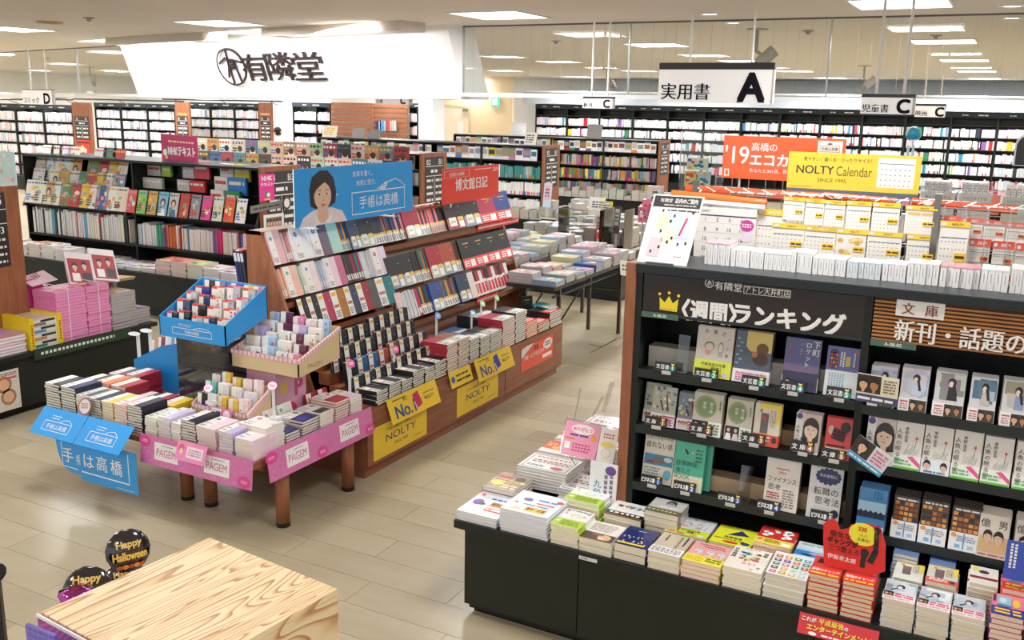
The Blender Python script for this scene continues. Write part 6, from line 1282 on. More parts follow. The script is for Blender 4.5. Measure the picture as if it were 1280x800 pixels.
def R_art(b, fr, w, h):
    b.rect(fr, 0, 0, w, h * .34, hx('e0302c'), .0007); b.rect(fr, w * .55, h * .05, w * .9, h * .28, hx('f2eeee'), .0012); b.fakelines(fr, w * .08, h * .06, w * .5, h * .28, 3, WHITE, .9, .0014); b.fakelines(fr, w * .3, h * .8, w * .75, h * .86, 1, hx('d0b060'), 1, .001); b.rect(fr, w * .45, h * .7, w * .6, h * .72, hx('d0b060'), .001)
def K_art(b, fr, w, h):   # label down the left half, yellow chip at its top
    b.rect(fr, 0, 0, w * .44, h, hx('f0efec'), .0007); b.rect(fr, w * .06, h * .8, w * .38, h * .92, hx('f0bc28'), .0012); b.fakelines(fr, w * .08, h * .06, w * .38, h * .3, 4, hx('6a6a6a'), .9, .0012); b.rect(fr, w * .05, h * .4, w * .4, h * .5, hx('c86a50'), .0012); b.disc(fr, w * .8, h * .7, w * .03, h * .015, hx('e0dcd0'), .001)
ARTS = {'L': L_art('3aa8a4'), 'Lb': L_art('3a7ac8'), 'Lp': L_art('e0506a'), 'B': B_art(), 'Bb': B_art('f0e4c8', '8898b0'), 'Br': B_art('f0ece0', '9a3038'), 'R': R_art, 'K': K_art, 'N': None}
NAMES = {'L': 'with a teal flower label', 'Lb': 'with a blue flower label', 'Lp': 'with a pink flower label', 'B': 'with a pale lower band', 'Bb': 'with a grey-blue lower band', 'Br': 'with a dark red lower band', 'R': 'with a red lower band', 'K': 'with a white left-hand label', 'N': 'without a label'}
def cname(s):
    r, g, b_ = [int(s[i:i + 2], 16) for i in (0, 2, 4)]; m, n = max(r, g, b_), min(r, g, b_)
    if m < 70: return 'black'
    if m - n < 22: return 'white' if m > 225 else 'light grey' if m > 170 else 'grey'
    if n > 190: return 'pale pink' if r == m and b_ >= g else 'cream' if r == m else 'pale green' if g == m else 'pale blue' if b_ - r > 10 else 'pale lilac'
    if r == m and g > .8 * r and b_ < .7 * r: return 'yellow'
    if r == m and b_ > .75 * r and g < .9 * b_: return 'lilac'
    if r == m and g > b_ * 1.25 and g > .5 * r: return 'orange' if r > 200 else 'ochre'
    if r == m and g > b_ * 1.25: return 'rust' if r > 140 else 'brown'
    if r == m: return 'pink' if n > 110 else ('crimson' if r > 130 else 'dark red')
    if b_ == m and r > g: return 'purple' if m < 170 else 'lilac'
    if b_ == m: return 'navy' if m < 120 else 'blue'
    return 'teal' if b_ > .75 * g else 'green'
def spine_mesh(t, w, h, col, kind):
    b = MB(); c = hx(col); b.box(-w, 0, 0, 0, t, .0012, c, 'leather'); b.box(-w + .002, .0012, .002, -.0012, t - .0012, h - .003, hx('ece6d8'), 'pages'); b.box(-w, 0, 0, 0, .0012, h, c, 'leather'); b.box(-w, t - .0012, 0, 0, t, h, c, 'leather'); b.box(-.0012, 0, 0, 0, t, h, c, 'leather')
    fr = SIDE(0, 0, 0)
    if kind in ('B', 'Bb', 'Br', 'K'): b.rect(fr, 0, 0, t, h * .34, hx('e8e6e0') if kind != 'Br' else hx('d8a890'), .0006); b.rect(fr, t * .1, h * .3, t * .9, h * .38, hx('f0bc28'), .0012); b.rect(fr, t * .3, h * .05, t * .7, h * .24, hx('6a6a78'), .0012)
    elif kind == 'R': b.rect(fr, 0, 0, t, h * .6, hx('e8e4e0'), .0006); b.rect(fr, t * .15, h * .1, t * .85, h * .5, hx('d0303c'), .0012)
    elif kind[0] == 'L': b.rect(fr, t * .2, h * .1, t * .8, h * .3, hx('f2f0ee'), .0012)
    return b.mesh('cover')
rowseq = {}
def diary_row(key, z, line, h0, h1, items, lean=R(70)):
    (xa, ya), (xb, yb) = line; X = LX(z) - .006; cnt = {}; i = 0
    Yof = lambda px: at(px, ya + (yb - ya) * (px - xa) / (xb - xa), 0, X).y
    for it in items:
        y0, y1 = Yof(it[0]), Yof(it[1]); h = h0 + (h1 - h0) * (it[0] - xa) / (xb - xa); i += 1
        if it[2] == 'F':
            w = y1 - y0; bs = book_set(w, h, .014, it[3], ARTS[it[4]], 'L', None, None, 'ece6d8', 'leather' if it[4][0] in 'BRK' else 'film', bandfrac=.3)
            nm = cname(it[3]); q = '%s diary %s, %s item on the %s' % (nm, NAMES[it[4]], ORD[i - 1], key)
            o = put_book(bs, (X - h / 2 * math.cos(lean), (y0 + y1) / 2, z + h / 2 * math.sin(lean) + .001), (lean, 0, R(90)), q, 'diary', None, 'diary')
        else:
            n = it[3]; t = (y1 - y0) / n
            for k in range(n):
                c = it[4][k % len(it[4])]; w = .12 if h > .2 else .1; hh = h * random.uniform(.94, 1.0)
                q = '%s diary spine, %s in the %s bunch on the %s' % (cname(c), ORD[k], ORD[i - 1], key)
                o = link('slim_diary', spine_mesh(t - .0008, w, hh, c, it[5]), None, (X + random.uniform(-.004, .002), y0 + k * t, z + .0015), (0, -(R(90) - lean) , 0)); tag(o, q, 'slim diary')
diary_row('top ledge', 1.165, ((342.5, 335), (640, 273.75)), .20, .235, [
    (342, 358, 'F', 'e4a8ac', 'L'), (358, 371, 'S', 5, ['e89a94', 'f0d4cc', 'c87a78'], 'L'), (371, 393, 'F', 'ecebee', 'Lb'), (393, 415, 'F', '5c4460', 'Lb'), (415, 428, 'F', 'a4d0c4', 'N'), (428, 433, 'S', 3, ['c8583a', 'a84830'], 'B'), (433, 440, 'S', 3, ['2a6a98', 'e0a840', '2a5080'], 'B'),
    (440, 452, 'F', '36405e', 'Bb'), (452, 469, 'F', '1c1e22', 'B'), (469, 479, 'S', 3, ['1a2434', '20303e'], 'B'), (479, 497, 'S', 7, ['1e2c48', '2a4a88', 'c87a3a', '6a4030', '2a3a68'], 'B'), (497, 509, 'S', 4, ['1a2040', 'f0a0b0', '202c48', 'e8c0c8'], 'B'),
    (509, 527, 'F', 'b0304a', 'B'), (527, 541, 'S', 6, ['5a3028', 'f08890', '4a2420', 'f09aa4'], 'B'), (541, 552, 'S', 4, ['f08a94', 'e87a88', '303040'], 'Br'), (552, 560, 'S', 4, ['1c1e24', '2a2628'], 'Br'), (560, 582, 'F', '1b1d20', 'Br'), (582, 602, 'F', '1b1d20', 'Bb'), (602, 622, 'F', 'a82848', 'R'), (622, 640, 'F', '2c4484', 'R')])
diary_row('left middle ledge', .975, ((356, 376), (487, 345)), .185, .19, [
    (356, 362, 'S', 3, ['f0b090', 'f2c8a8'], 'L'), (362, 378, 'F', 'f2bca4', 'L'), (378, 386, 'S', 2, ['b8dcc4', 'c8e0cc'], 'L'), (386, 401, 'F', 'f2d8dc', 'Lb'), (401, 412, 'S', 4, ['b8cce4', 'ccd8e8'], 'L'), (412, 426, 'F', 'f0d0de', 'L'), (426, 434, 'F', 'c85888', 'N'),
    (434, 446, 'S', 5, ['3a2a30', '2a2a2c', '58524e', '44383a'], 'L'), (446, 457, 'S', 4, ['b02c4c', '7a2434', '1f8c88'], 'L'), (457, 470, 'S', 6, ['d0d4e4', 'e8e8f0', 'dfe8d8'], 'L'), (470, 487, 'F', 'dcc8e4', 'Lp')])
diary_row('left bottom ledge', .79, ((378, 411), (497, 388)), .18, .19, [
    (379, 391, 'F', '202224', 'K'), (391, 404, 'F', '1e2024', 'K'), (404, 420, 'F', 'b83058', 'K'), (420, 437, 'F', 'b8762c', 'K'), (437, 452, 'F', '333f5c', 'K'), (452, 467, 'F', 'a02834', 'K'), (467, 476, 'F', '222628', 'N'), (476, 496, 'F', '1c7e7e', 'K')])
diary_row('right middle ledge', .87, ((487.5, 363.75), (640, 320)), .22, .24, [
    (489, 507, 'F', '1d1f22', 'Bb'), (507, 520, 'F', '1b1d20', 'B'), (520, 532, 'S', 5, ['1c1e20', '24282c'], 'B'), (532, 540, 'S', 3, ['1f7a84', 'c87a3a'], 'B'), (540, 556, 'F', 'b02038', 'B'), (556, 572, 'F', 'b04a28', 'Bb'), (572, 580, 'S', 3, ['6a4434', '4a3028'], 'B'),
    (580, 596, 'F', '1c1e20', 'R'), (596, 611, 'F', '1c1e20', 'R'), (611, 626, 'F', '1c1e20', 'R'), (626, 640, 'F', '1a1c1e', 'R')])
diary_row('right bottom ledge', .66, ((500, 399), (640, 355)), .2, .2, [
    (501, 508, 'F', 'e8c4c4', 'N'), (508, 526, 'S', 8, ['e4e0e4', 'dce0ec', 'e8e8e0', 'd4dce8'], 'L'), (526, 530, 'S', 1, ['c82a58'], 'L'), (530, 543, 'S', 5, ['24486a', 'd8b040', '6a2a28', '3a4a5a'], 'B'), (543, 555, 'F', '2c4c94', 'B'), (555, 576, 'S', 7, ['a84a30', '2a70a8', '5a4a3a', 'd09838', '4a4a68'], 'B'), (576, 590, 'F', '2a3854', 'Bb'), (590, 597, 'F', 'dcd0c4', 'N'), (597, 640, 'S', 11, ['1c1c1e', 'b0283c', 'e8e4e0', '8a2030'], 'R')])
# red price strips on the ledges
for z, pa, pb in ((1.165, (596, 283), (648, 272)), (.66, (595, 369), (622, 361))):
    X = LX(z) + .006; a = at(*pa, 0, X).y; c = at(*pb, 0, X).y; b = MB(); fr = F((X, a, z - .045), (0, 1, 0), (.25, 0, 1)); b.fbox(fr, 0, 0, c - a, .045, -.001, .001, hx('e0302c')); b.fakelines(fr, .02, .01, c - a - .02, .035, 1, WHITE, 1, .0016, word=.8); tag(b.build('shelf_strip'), 'red price strip on the %s diary ledge' % ('top' if z > 1 else 'bottom right'), 'label')
# banners above
def A_takahashi(b, fr, w, h):
    cx, cy = w * .21, h * .48
    hair, skin = hx('2e2326'), hx('e6bfa4')
    b.poly(fr, [(w * .03, 0), (w * .06, h * .16), (w * .13, h * .26), (w * .2, h * .3), (w * .28, h * .28), (w * .36, h * .2), (w * .4, 0)], hx('e9dde2'), .0008)
    b.poly(fr, [(w * .115, h * .34), (w * .108, h * .62), (w * .13, h * .84), (w * .19, h * .95), (w * .25, h * .94), (w * .295, h * .8), (w * .315, h * .55), (w * .305, h * .36), (w * .26, h * .3), (w * .16, h * .28)], hair, .0012)
    b.poly(fr, [(w * .17, h * .03), (w * .165, h * .3), (w * .245, h * .3), (w * .25, h * .03)], skin, .0014); b.poly(fr, [(w * .15, 0), (w * .14, h * .2), (w * .19, h * .02)], hx('f4ecee'), .0018); b.poly(fr, [(w * .27, 0), (w * .28, h * .22), (w * .22, h * .02)], hx('f4ecee'), .0018)
    b.disc(fr, w * .208, h * .5, w * .066, h * .24, skin, .0018, 22)
    b.poly(fr, [(w * .135, h * .5), (w * .14, h * .72), (w * .2, h * .82), (w * .285, h * .74), (w * .29, h * .5), (w * .268, h * .64), (w * .225, h * .74), (w * .2, h * .7), (w * .16, h * .62)], hair, .0024)
    for q in (-1, 1):
        b.disc(fr, cx + q * w * .028, h * .535, w * .014, h * .02, WHITE, .0026, 10); b.disc(fr, cx + q * w * .028, h * .535, w * .008, h * .019, hx('2a1c1a'), .003, 10); b.bar(fr, cx + q * w * .028 - w * .015, h * .6, cx + q * w * .028 + w * .015, h * .605, h * .012, hx('4a3430'), .0026)
    b.bar(fr, w * .209, h * .52, w * .215, h * .43, h * .008, hx('d0a084'), .0026); b.disc(fr, w * .212, h * .425, w * .01, h * .01, hx('d0a084'), .0026, 8); b.disc(fr, w * .209, h * .345, w * .02, h * .018, hx('c0606a'), .0026, 10); b.disc(fr, w * .318, h * .5, w * .006, h * .02, WHITE, .0026, 8)
    b.txt(fr, '未来を書く。', w * .45, h * .78, h * .11, WHITE, .005, 'l'); b.txt(fr, '未来に残す。', w * .48, h * .61, h * .11, WHITE, .005, 'l')
    x0, y0, x1, y1 = w * .44, h * .08, w * .92, h * .5
    for q in ((x0, y0, x1, y0 + .006), (x0, y1 - .006, x1, y1), (x0, y0, x0 + .006, y1), (x1 - .006, y0, x1, y1)): b.rect(fr, *q, WHITE, .001)
    b.txt(fr, '手帳は高橋', (x0 + x1) / 2, y0 + h * .1, h * .24, WHITE, .005, maxw=(x1 - x0) * .9)
    # a little car/pencil outline above the frame
    pts = [(w * .66, h * .52), (w * .72, h * .6), (w * .77, h * .64), (w * .83, h * .68), (w * .88, h * .62), (w * .91, h * .54), (w * .93, h * .52)]
    for p, q in zip(pts, pts[1:]): b.bar(fr, *p, *q, .005, WHITE, .0012)
    b.disc(fr, w * .71, h * .535, w * .035, h * .035, hx('d8e8f4'), .0012); b.disc(fr, w * .74, h * .6, w * .014, h * .045, hx('d8e8f4'), .0014)
r = empty('banner', (-3.6, 4.18, 1.385)); tag(r, 'blue banner with a dark-haired woman in white on the diary rack', 'banner'); fr = F((0, 0, 0), (0, 1, 0), (0, 0, 1)); b = MB(); b.fbox(fr, 0, 0, 1.2, .335, -.006, 0, hx('26a2f2'), 'print', {1: hx('26a2f2'), 5: WHITE}); A_takahashi(b, fr, 1.2, .335); b.build('panel', r)
for q in (.2, 1.0): b = MB(); b.tube((-.02, q, -.03), (-.02, q, .25), .006, hx('d8d8d8'), 'plastic', 6); b.box(-.2, q - .02, -.026, -.01, q + .02, -.02, hx('d0d0d0'), 'plastic'); b.build('pole', r)
r = empty('banner', (-3.62, 5.79, 1.385)); tag(r, 'red banner with white lettering at the far end of the diary rack', 'banner'); w, h = .84, .255; b = MB(); b.fbox(fr, 0, 0, w, h, -.006, 0, hx('e83a26')); 
b.txt(fr, '日記発行124周年', w * .24, h * .77, h * .11, WHITE, .01, maxw=w * .36); 
for q in ((.03, .73, .45, .735), (.03, .92, .45, .925), (.03, .73, .034, .92), (.446, .73, .45, .92)): b.rect(fr, w * q[0], h * q[1], w * q[2], h * q[3], WHITE)
b.txt(fr, '博文館日記', w * .5, h * .34, h * .36, WHITE, .04, maxw=w * .82); b.fakelines(fr, w * .55, h * .88, w * .85, h * .93, 1, hx('f8d0c8'), 1); b.txt(fr, '2019', w * .93, h * .8, h * .12, WHITE, .01, maxw=w * .1); b.build('panel', r)
for q in (.15, .7): b = MB(); b.tube((-.02, q, -.03), (-.02, q, .2), .006, hx('d8d8d8'), 'plastic', 6); b.build('pole', r)

# steps on the left half of the base, dark diaries standing on them
for k in range(4):
    b = MB(); b.box(-3.5, 4.14, .41, -3.2 - .075 * k, 5.06, .43 + .07 * k, hx('6a3a26'), 'woodx'); tag(b.build('display_step'), '%s brown step from the front, under the dark planners' % ORD[k], 'display step')
SC = ['1b1c20', '1e2430', '1b1c20', '222a3e', '1c1d20', '1b1c20']
for k in range(4):
    zt = .43 + .07 * k; xx = -3.2 - .075 * k; n = 8
    for j in range(n):
        c = SC[(j + k * 2) % 6]
        if k == 1: c = {2: '2a5c94', 3: 'b04a34', 4: '7a4c34', 1: '2a5c94'}.get(j, c)
        y = 4.17 + j * .108 + (k % 2) * .03; w = .095; h = .13 + (.02 if j > 3 else 0)
        bs = book_set(w, h, .013, c, K_art, 'L', None, None, 'ece6d8', 'leather', spinecol=c)
        for q in range(2):
            put_book(bs, (xx - .004 - q * .0145, y + w / 2 + random.uniform(-.002, .002), zt + h / 2 * math.sin(R(82)) + .001), (R(82), 0, R(90)), '%s pocket planner, %s copy, %s along the %s brown step' % (cname(c), ('front', 'rear')[q], ORD[j], ORD[k]), 'planner', None, 'pocket_planner')
# flat stacks before the steps, and on the right half
def edge_stack(ya, yb, depth, z, n, t, cover, pagec, label, art=K_art, x1=DX - .012, cat='diary', name='diary', spine='L', rz=0, m='leather'):
    w = yb - ya - .006
    bs = book_set(w, depth, t, cover, art, spine, None, None, pagec, m)
    return stack(bs, x1 - depth / 2, (ya + yb) / 2, z + .0005, n, label, cat, name, R(90) + rz, .004, .03)
yy = [4.2, 4.32, 4.45, 4.57, 4.7, 4.82, 4.96]
for i in range(6):
    edge_stack(yy[i], yy[i + 1], .13, .41, (6, 7, 6, 8, 7, 8)[i], .0135, '1d1e22', 'e8e2d0', 'low stack of black diaries, %s from the left before the steps' % ORD[i])
def band_art(b, fr, w, h):
    b.rect(fr, 0, 0, w, h * .42, hx('dfe4dc'), .0007); b.rect(fr, 0, h * .42, w, h * .5, hx('8aa0b0'), .0007); b.rect(fr, w * .1, h * .3, w * .4, h * .42, hx('f0bc28'), .0012); b.rect(fr, w * .5, h * .06, w * .9, h * .26, hx('f2f0ec'), .0012); b.fakelines(fr, w * .1, h * .08, w * .45, h * .24, 2, hx('5a6a78'), .9, .0014)
def red_art(b, fr, w, h):
    b.rect(fr, 0, 0, w, h * .45, hx('e83a32'), .0007); b.rect(fr, w * .2, h * .08, w * .8, h * .36, hx('f4ecec'), .0012); b.fakelines(fr, w * .25, h * .12, w * .75, h * .32, 2, hx('d83a3a'), .9, .0016)
bounds = [559, 573, 587, 600, 613, 628, 644, 658, 672, 687, 702]; ylin = [467, 461, 455, 450, 444, 435, 430, 424, 419, 412, 406]
cfg = [(13, 'a82834', 'ece4d0', 'tall stack of crimson-topped diaries beside the black low stacks', band_art), (13, '9a5a34', 'e6dccb', 'tall stack of brown-topped diaries, second on the right half', band_art), (11, '1c2a5a', 'ece6d6', 'stack of navy-topped diaries behind the first small yellow card', band_art), (10, '1c1e22', 'ece6d6', 'stack of black diaries above the second yellow No.1 card', band_art), (10, '1e2024', 'ece6d6', 'stack of black diaries just left of the tallest stack', band_art),
       (14, 'b02840', 'ece6d6', 'tallest diary stack with a crimson cover on top', band_art), (15, '1c1e22', 'ece6d6', 'tallest diary stack with a black cover on top', band_art), (8, 'e84040', 'e8dcc0', 'left stack of red-banded diaries above the orange poster', red_art), (5, '1c1e22', 'e8dcc0', 'low stack of red-banded black diaries', red_art), (8, '1c1e22', 'ece6d6', 'last stack of red-banded black diaries at the base’s far end', red_art)]
for i, (n, c, pg, lab, art) in enumerate(cfg):
    ya, yb = at(bounds[i], ylin[i], 0, DX - .01).y, at(bounds[i + 1], ylin[i + 1], 0, DX - .01).y
    edge_stack(ya, yb, .2, .41, n, .0145, c, pg, lab, art)
cfg2 = [(5.1, 5.4, 8, '8a2838', 'dark red diaries lying behind the front stacks, nearest'), (5.42, 5.68, 8, '24588a', 'blue diaries lying behind the front stacks'), (5.74, 6.0, 13, '1c1e22', 'black diaries lying behind the tallest stacks'), (6.04, 6.3, 10, '1d1e22', 'wide black diaries lying behind the red-banded ones'), (6.36, 6.62, 6, 'dce4dc', 'pale green diaries lying at the base’s far end')]
for y0, y1, n, c, lab in cfg2: edge_stack(y0, y1, .18, .41, n, .0145, c, 'ece6d6', lab, band_art, x1=DX - .23)
# standing black diary at the far end
bs = book_set(.11, .19, .02, '1c1d1f', R_art, 'L', None, None, 'ece6d8', 'leather'); put_book(bs, (DX - .32, 6.66, .41 + .095), (R(85), 0, R(60)), 'black diary standing upright alone at the base’s far end', 'diary', None, 'diary')
# teal booklet hanging over the far end
bs = book_set(.12, .17, .012, '3aa0b4', band_art, 'L'); put_book(bs, (DX - .13, 6.63, .41 + .13), (R(4), 0, R(75)), 'teal booklet on top of the last diary stack', 'diary', None, 'diary')

# yellow posters on the base
def A_no1(c):
    def f(b, fr, w, h):
        b.txt(fr, 'No.1', w * .3, h * .12, h * .52, hx('2a4a9a'), .02, maxw=w * .5); b.txt(fr, '売上', w * .34, h * .7, h * .16, hx('4a4a30'), .01); b.poly(fr, [(w * .53, h * .2), (w * .64, h * .3), (w * .6, h * .88), (w * .48, h * .78)], hx(c), .001); b.bar(fr, w * .52, h * .1, w * .49, h * .5, w * .02, hx('e0c8b8'), .0014); b.txt(fr, 'NOLTY', w * .8, h * .38, h * .15, hx('3a3c44'), .01, maxw=w * .22); b.fakelines(fr, w * .7, h * .62, w * .92, h * .7, 1, hx('6a6030'), 1); b.fakelines(fr, w * .1, h * .82, w * .36, h * .9, 1, hx('4a4a30'), 1)
    return f
def A_since(b, fr, w, h):
    b.txt(fr, 'NOLTY', w * .5, h * .42, h * .22, hx('50505a'), .012, w=w * .56); b.txt(fr, 'ちゃんと選ぶと、手帳は', w * .45, h * .74, h * .11, hx('6a6040'), 0, maxw=w * .72); b.txt(fr, 'SINCE 1949', w * .5, h * .22, h * .1, hx('7a6a30'), 0, maxw=w * .4); b.fakelines(fr, w * .74, h * .14, w * .94, h * .18, 1, hx('7a6a30'), 1)
YEL = hx('f0c832')
def poster_side(y0, y1, z0, z1, art, col, name, label, out=0., x=DX + .002, cat='poster', rough='print', bow=0):
    w = y1 - y0; v = Vector((-out, 0, 1)); h = (z1 - z0) * v.length; fr = F((x + out * (z1 - z0) + .001, y0, z0), (0, 1, 0), v); b = MB(); b.fbox(fr, 0, 0, w, h, -.0015, 0, col, rough); art(b, fr, w, h); return tag(b.build(name), label, cat)
poster_side(4.145, 4.7, .092, .292, A_since, YEL, 'poster', 'lower yellow poster nearest the pink-trimmed table')
poster_side(4.27, 4.79, .285, .425, A_no1('c82a5a'), YEL, 'poster', 'yellow No.1 card with a crimson diary picture', .35)
poster_side(5.06, 5.62, .09, .288, A_since, YEL, 'poster', 'lower yellow poster in the middle of the diary base')
poster_side(5.27, 5.78, .288, .43, A_no1('2a3a9a'), YEL, 'poster', 'yellow No.1 card with a blue diary picture', .35)
def A_small(b, fr, w, h): b.disc(fr, w * .14, h * .5, w * .08, h * .22, hx('3a5aa8')); b.fakelines(fr, w * .28, h * .55, w * .85, h * .75, 1, hx('4a4a30'), 1); b.fakelines(fr, w * .28, h * .22, w * .95, h * .46, 1, hx('3a3a28'), 1)
poster_side(4.95, 5.22, .32, .42, A_small, YEL, 'poster', 'small yellow card between the two No.1 cards', .3)
def A_ora(b, fr, w, h):
    b.poly(fr, [(0, h * .55), (0, h * .92), (w * .18, h), (w * .38, h)], hx('d8d8d8'), .001); b.disc(fr, w * .82, h * .72, w * .15, h * .22, hx('e8e4e0'), .001, 18); b.txt(fr, '手帳・ビジネスダイアリー', w * .5, h * .42, h * .2, WHITE, .04, maxw=w * .96); b.rect(fr, w * .66, h * .16, w * .96, h * .32, hx('f0e4dc')); b.txt(fr, '書籍', w * .45, h * .68, h * .2, hx('6a2a18'), .02); b.fakelines(fr, w * .72, h * .62, w * .92, h * .84, 2, hx('8a5a4a'), 1, .0014)
poster_side(5.97, 6.51, .175, .36, A_ora, hx('e8502c'), 'poster', 'orange poster on the far end of the diary base')

# little round talkers on sticks
def talker(px, py, pz_y, col, label, x=None, ax=0, val=-3.2, zb=.42, r=.03):
    p = at(px, py, ax, val); b = MB(); b.box(p.x - .012, p.y - .0, zb, p.x - .008, p.y + .022, p.z, hx('e8e8ea'), 'plastic'); fr = F(p + Vector((.0, .011, 0)), (0, 1, 0), (-.6, 0, 1)); b.disc(fr, 0, 0, r, r * .8, hx(col), .003, 16); b.disc(fr, 0, 0, r, r * .8, WHITE, .002, 16); b.fakelines(fr, -r * .6, -r * .3, r * .6, r * .3, 2, WHITE, .9, .0036, word=1.); tag(b.build('round_talker'), label, 'price sign')
talker(546, 395, 0, '3a9ae0', 'round blue sign on a white stick, left of two', val=-3.28)
talker(590, 392, 0, '3a9ae0', 'round blue sign on a white stick, before the tallest stacks', val=-3.24)
talker(602, 380, 0, '7ad880', 'round green sign on a white stick, left of two', val=-3.3)
talker(620, 373, 0, '7ad880', 'round green sign on a white stick, right of two', val=-3.34)
talker(437, 455, 0, 'e83a98', 'round pink sign on a white stick, nearer one before the steps', val=-3.16)
talker(493, 437, 0, 'e83a98', 'round pink sign on a white stick, farther one before the steps', val=-3.2)

# ================================================================== NOTEBOOK TABLES
TZ = .408
for i, (x0, x1, lx) in enumerate(((-3.63, -3.04, (-3.065, -3.56)), (-4.55, -3.66, (-3.73, -4.45)))):
    r = empty('display_table', (0, 0, 0)); tag(r, 'low brown table with round legs under the %s notebooks' % ('pink-trimmed', 'blue-trimmed')[i], 'table')
    b = MB(); b.box(x0, 3.175, TZ - .03, x1, 4.06, TZ, hx('7a452c'), 'woodx'); b.build('tabletop', r); b = MB(); b.box(x0 + .05, 3.3, TZ - .09, x1 - .05, 3.32, TZ - .03, hx('6a3a26'), 'woodx'); b.box(x0 + .05, 3.95, TZ - .09, x1 - .05, 3.97, TZ - .03, hx('6a3a26'), 'woodx'); b.build('apron', r)
    for x in lx:
        for y in (3.4, 3.93): b = MB(); b.tube((x, y, .022), (x, y, TZ - .03), .035, hx('b0643c'), 'wood', 18); l = b.build('leg', r, True); b = MB(); b.tube((x, y, 0), (x, y, .022), .036, hx('161616'), 'plastic', 18); b.build('foot_cap', l)
PK = hx('d878b0')
def A_pagem(cards, circ):
    def f(b, fr, w, h):
        for q in range(int(w * 260)): b.disc(fr, random.uniform(.01, w - .01), random.uniform(.008, h - .008), random.uniform(.0015, .004), random.uniform(.0015, .003), hx(random.choice(('e8a0cc', 'e090c0', 'f0b8d8'))), .0004, 6)
        for x in circ: b.disc(fr, x, h * (.78 if x < w * .2 else .22), .042, .03, hx('e04a98'), .0008, 16); b.fakelines(fr, x - .02, h * (.78 if x < w * .2 else .22) - .008, x + .02, h * (.78 if x < w * .2 else .22) + .008, 2, hx('f8c0dc'), 1, .0012)
        for x in cards: b.rect(fr, x, h * .22, x + .165, h * .82, hx('f2eeee'), .0012); b.txt(fr, 'PAGEM', x + .0825, h * .36, h * .26, hx('c86a88'), .005, w=.135, d=.0018); b.fakelines(fr, x + .05, h * .7, x + .13, h * .76, 1, hx('b0a0a8'), 1, .0016)
    return f
fr = F((-3.775, 3.145, .287), (1, 0, 0), (0, .12, 1)); b = MB(); b.fbox(fr, 0, 0, .75, .15, -.0015, 0, PK); A_pagem((.1, .44), (.03, .7))(b, fr, .75, .15); tag(b.build('table_banner'), 'pink banner along the front edge of the notebook table', 'banner')
fr = F((-2.995, 3.24, .298), (0, 1, 0), (-.12, 0, 1)); b = MB(); b.fbox(fr, 0, 0, .84, .152, -.0015, 0, PK); A_pagem((.13, .55), (.03, .4, .81))(b, fr, .84, .152); tag(b.build('table_banner'), 'pink banner along the right edge of the notebook table', 'banner')
# small extra card over the pink banner
a = at(222, 549, 1, 3.13); c = at(259, 560, 1, 3.13); b = MB(); fr = F((a.x, 3.1, .375), (1, 0, 0), (0, .4, 1)); w = c.x - a.x; b.fbox(fr, 0, 0, w, .095, -.0015, 0, hx('e888b8')); b.rect(fr, w * .36, .02, w * .9, .075, hx('ecd8e0')); b.disc(fr, w * .16, .06, .02, .022, hx('d85a70')); b.disc(fr, w * .18, .045, .013, .015, hx('e8c4a8'), .0012); b.fakelines(fr, w * .42, .03, w * .85, .065, 3, hx('b888a0'), .9); tag(b.build('promotion_card'), 'pink promotion card laid over the front pink banner', 'card')
# blue flaps and hanging blue poster
BL = hx('2b9ae4')
def A_logo(b, fr, w, h):
    x0, y0, x1, y1 = w * .2, h * .2, w * .8, h * .55
    for q in ((x0, y0, x1, y0 + .003), (x0, y1 - .003, x1, y1), (x0, y0, x0 + .003, y1), (x1 - .003, y0, x1, y1)): b.rect(fr, *q, WHITE, .001)
    b.txt(fr, '手帳は高橋', w * .5, y0 + h * .07, h * .19, WHITE, .005, maxw=(x1 - x0) * .88); b.fakelines(fr, w * .3, h * .72, w * .5, h * .76, 1, WHITE, 1); b.fakelines(fr, w * .3, h * .63, w * .48, h * .67, 1, WHITE, 1)
    for p, q in (((.52, .57), (.6, .66)), ((.6, .66), (.7, .68)), ((.7, .68), (.78, .57))): b.bar(fr, w * p[0], h * p[1], w * q[0], h * q[1], .003, WHITE, .001)
for i, (x0, x1) in enumerate(((-4.47, -4.125), (-4.12, -3.78))):
    fr = F((x0 - .03, 3.045, .345), (1, 0, 0), (0, .95, 1)); b = MB(); b.fbox(fr, 0, 0, x1 - x0, .16, -.002, 0, BL); A_logo(b, fr, x1 - x0, .16); tag(b.build('blue_flap'), 'slanting blue flap under the stacks, %s of the two' % ('left', 'right')[i], 'flap')
fr = F((-4.37, 3.1, .11), (1, 0, 0), (0, .0, 1)); w = .62; b = MB()
pts = [(.0, .24), (.02, .13), (.05, .06), (.12, .035), (.19, .035), (.19, .01), (w, .01), (w, .24)]
b.poly(fr, pts, BL, 0); b.poly(fr, pts[::-1], BL, -.0015)
for q in ((.06, .06, .17, .065), (.2, .055, .56, .062), (.05, .06, .055, .2), (.556, .06, .562, .22)): b.rect(fr, *q, WHITE)
for ch, x in (('手', .1), ('は', .26), ('高', .36), ('橋', .47)): b.txt(fr, ch, x, .09, .085, WHITE, .01)
b.txt(fr, '帳', .18, .09, .06, WHITE, .0, maxw=.03); b.fakelines(fr, w * .75, .02, w * .95, .028, 1, hx('b0d8f4'), 1); tag(b.build('hanging_poster'), 'blue poster hanging below the two slanting flaps', 'poster')

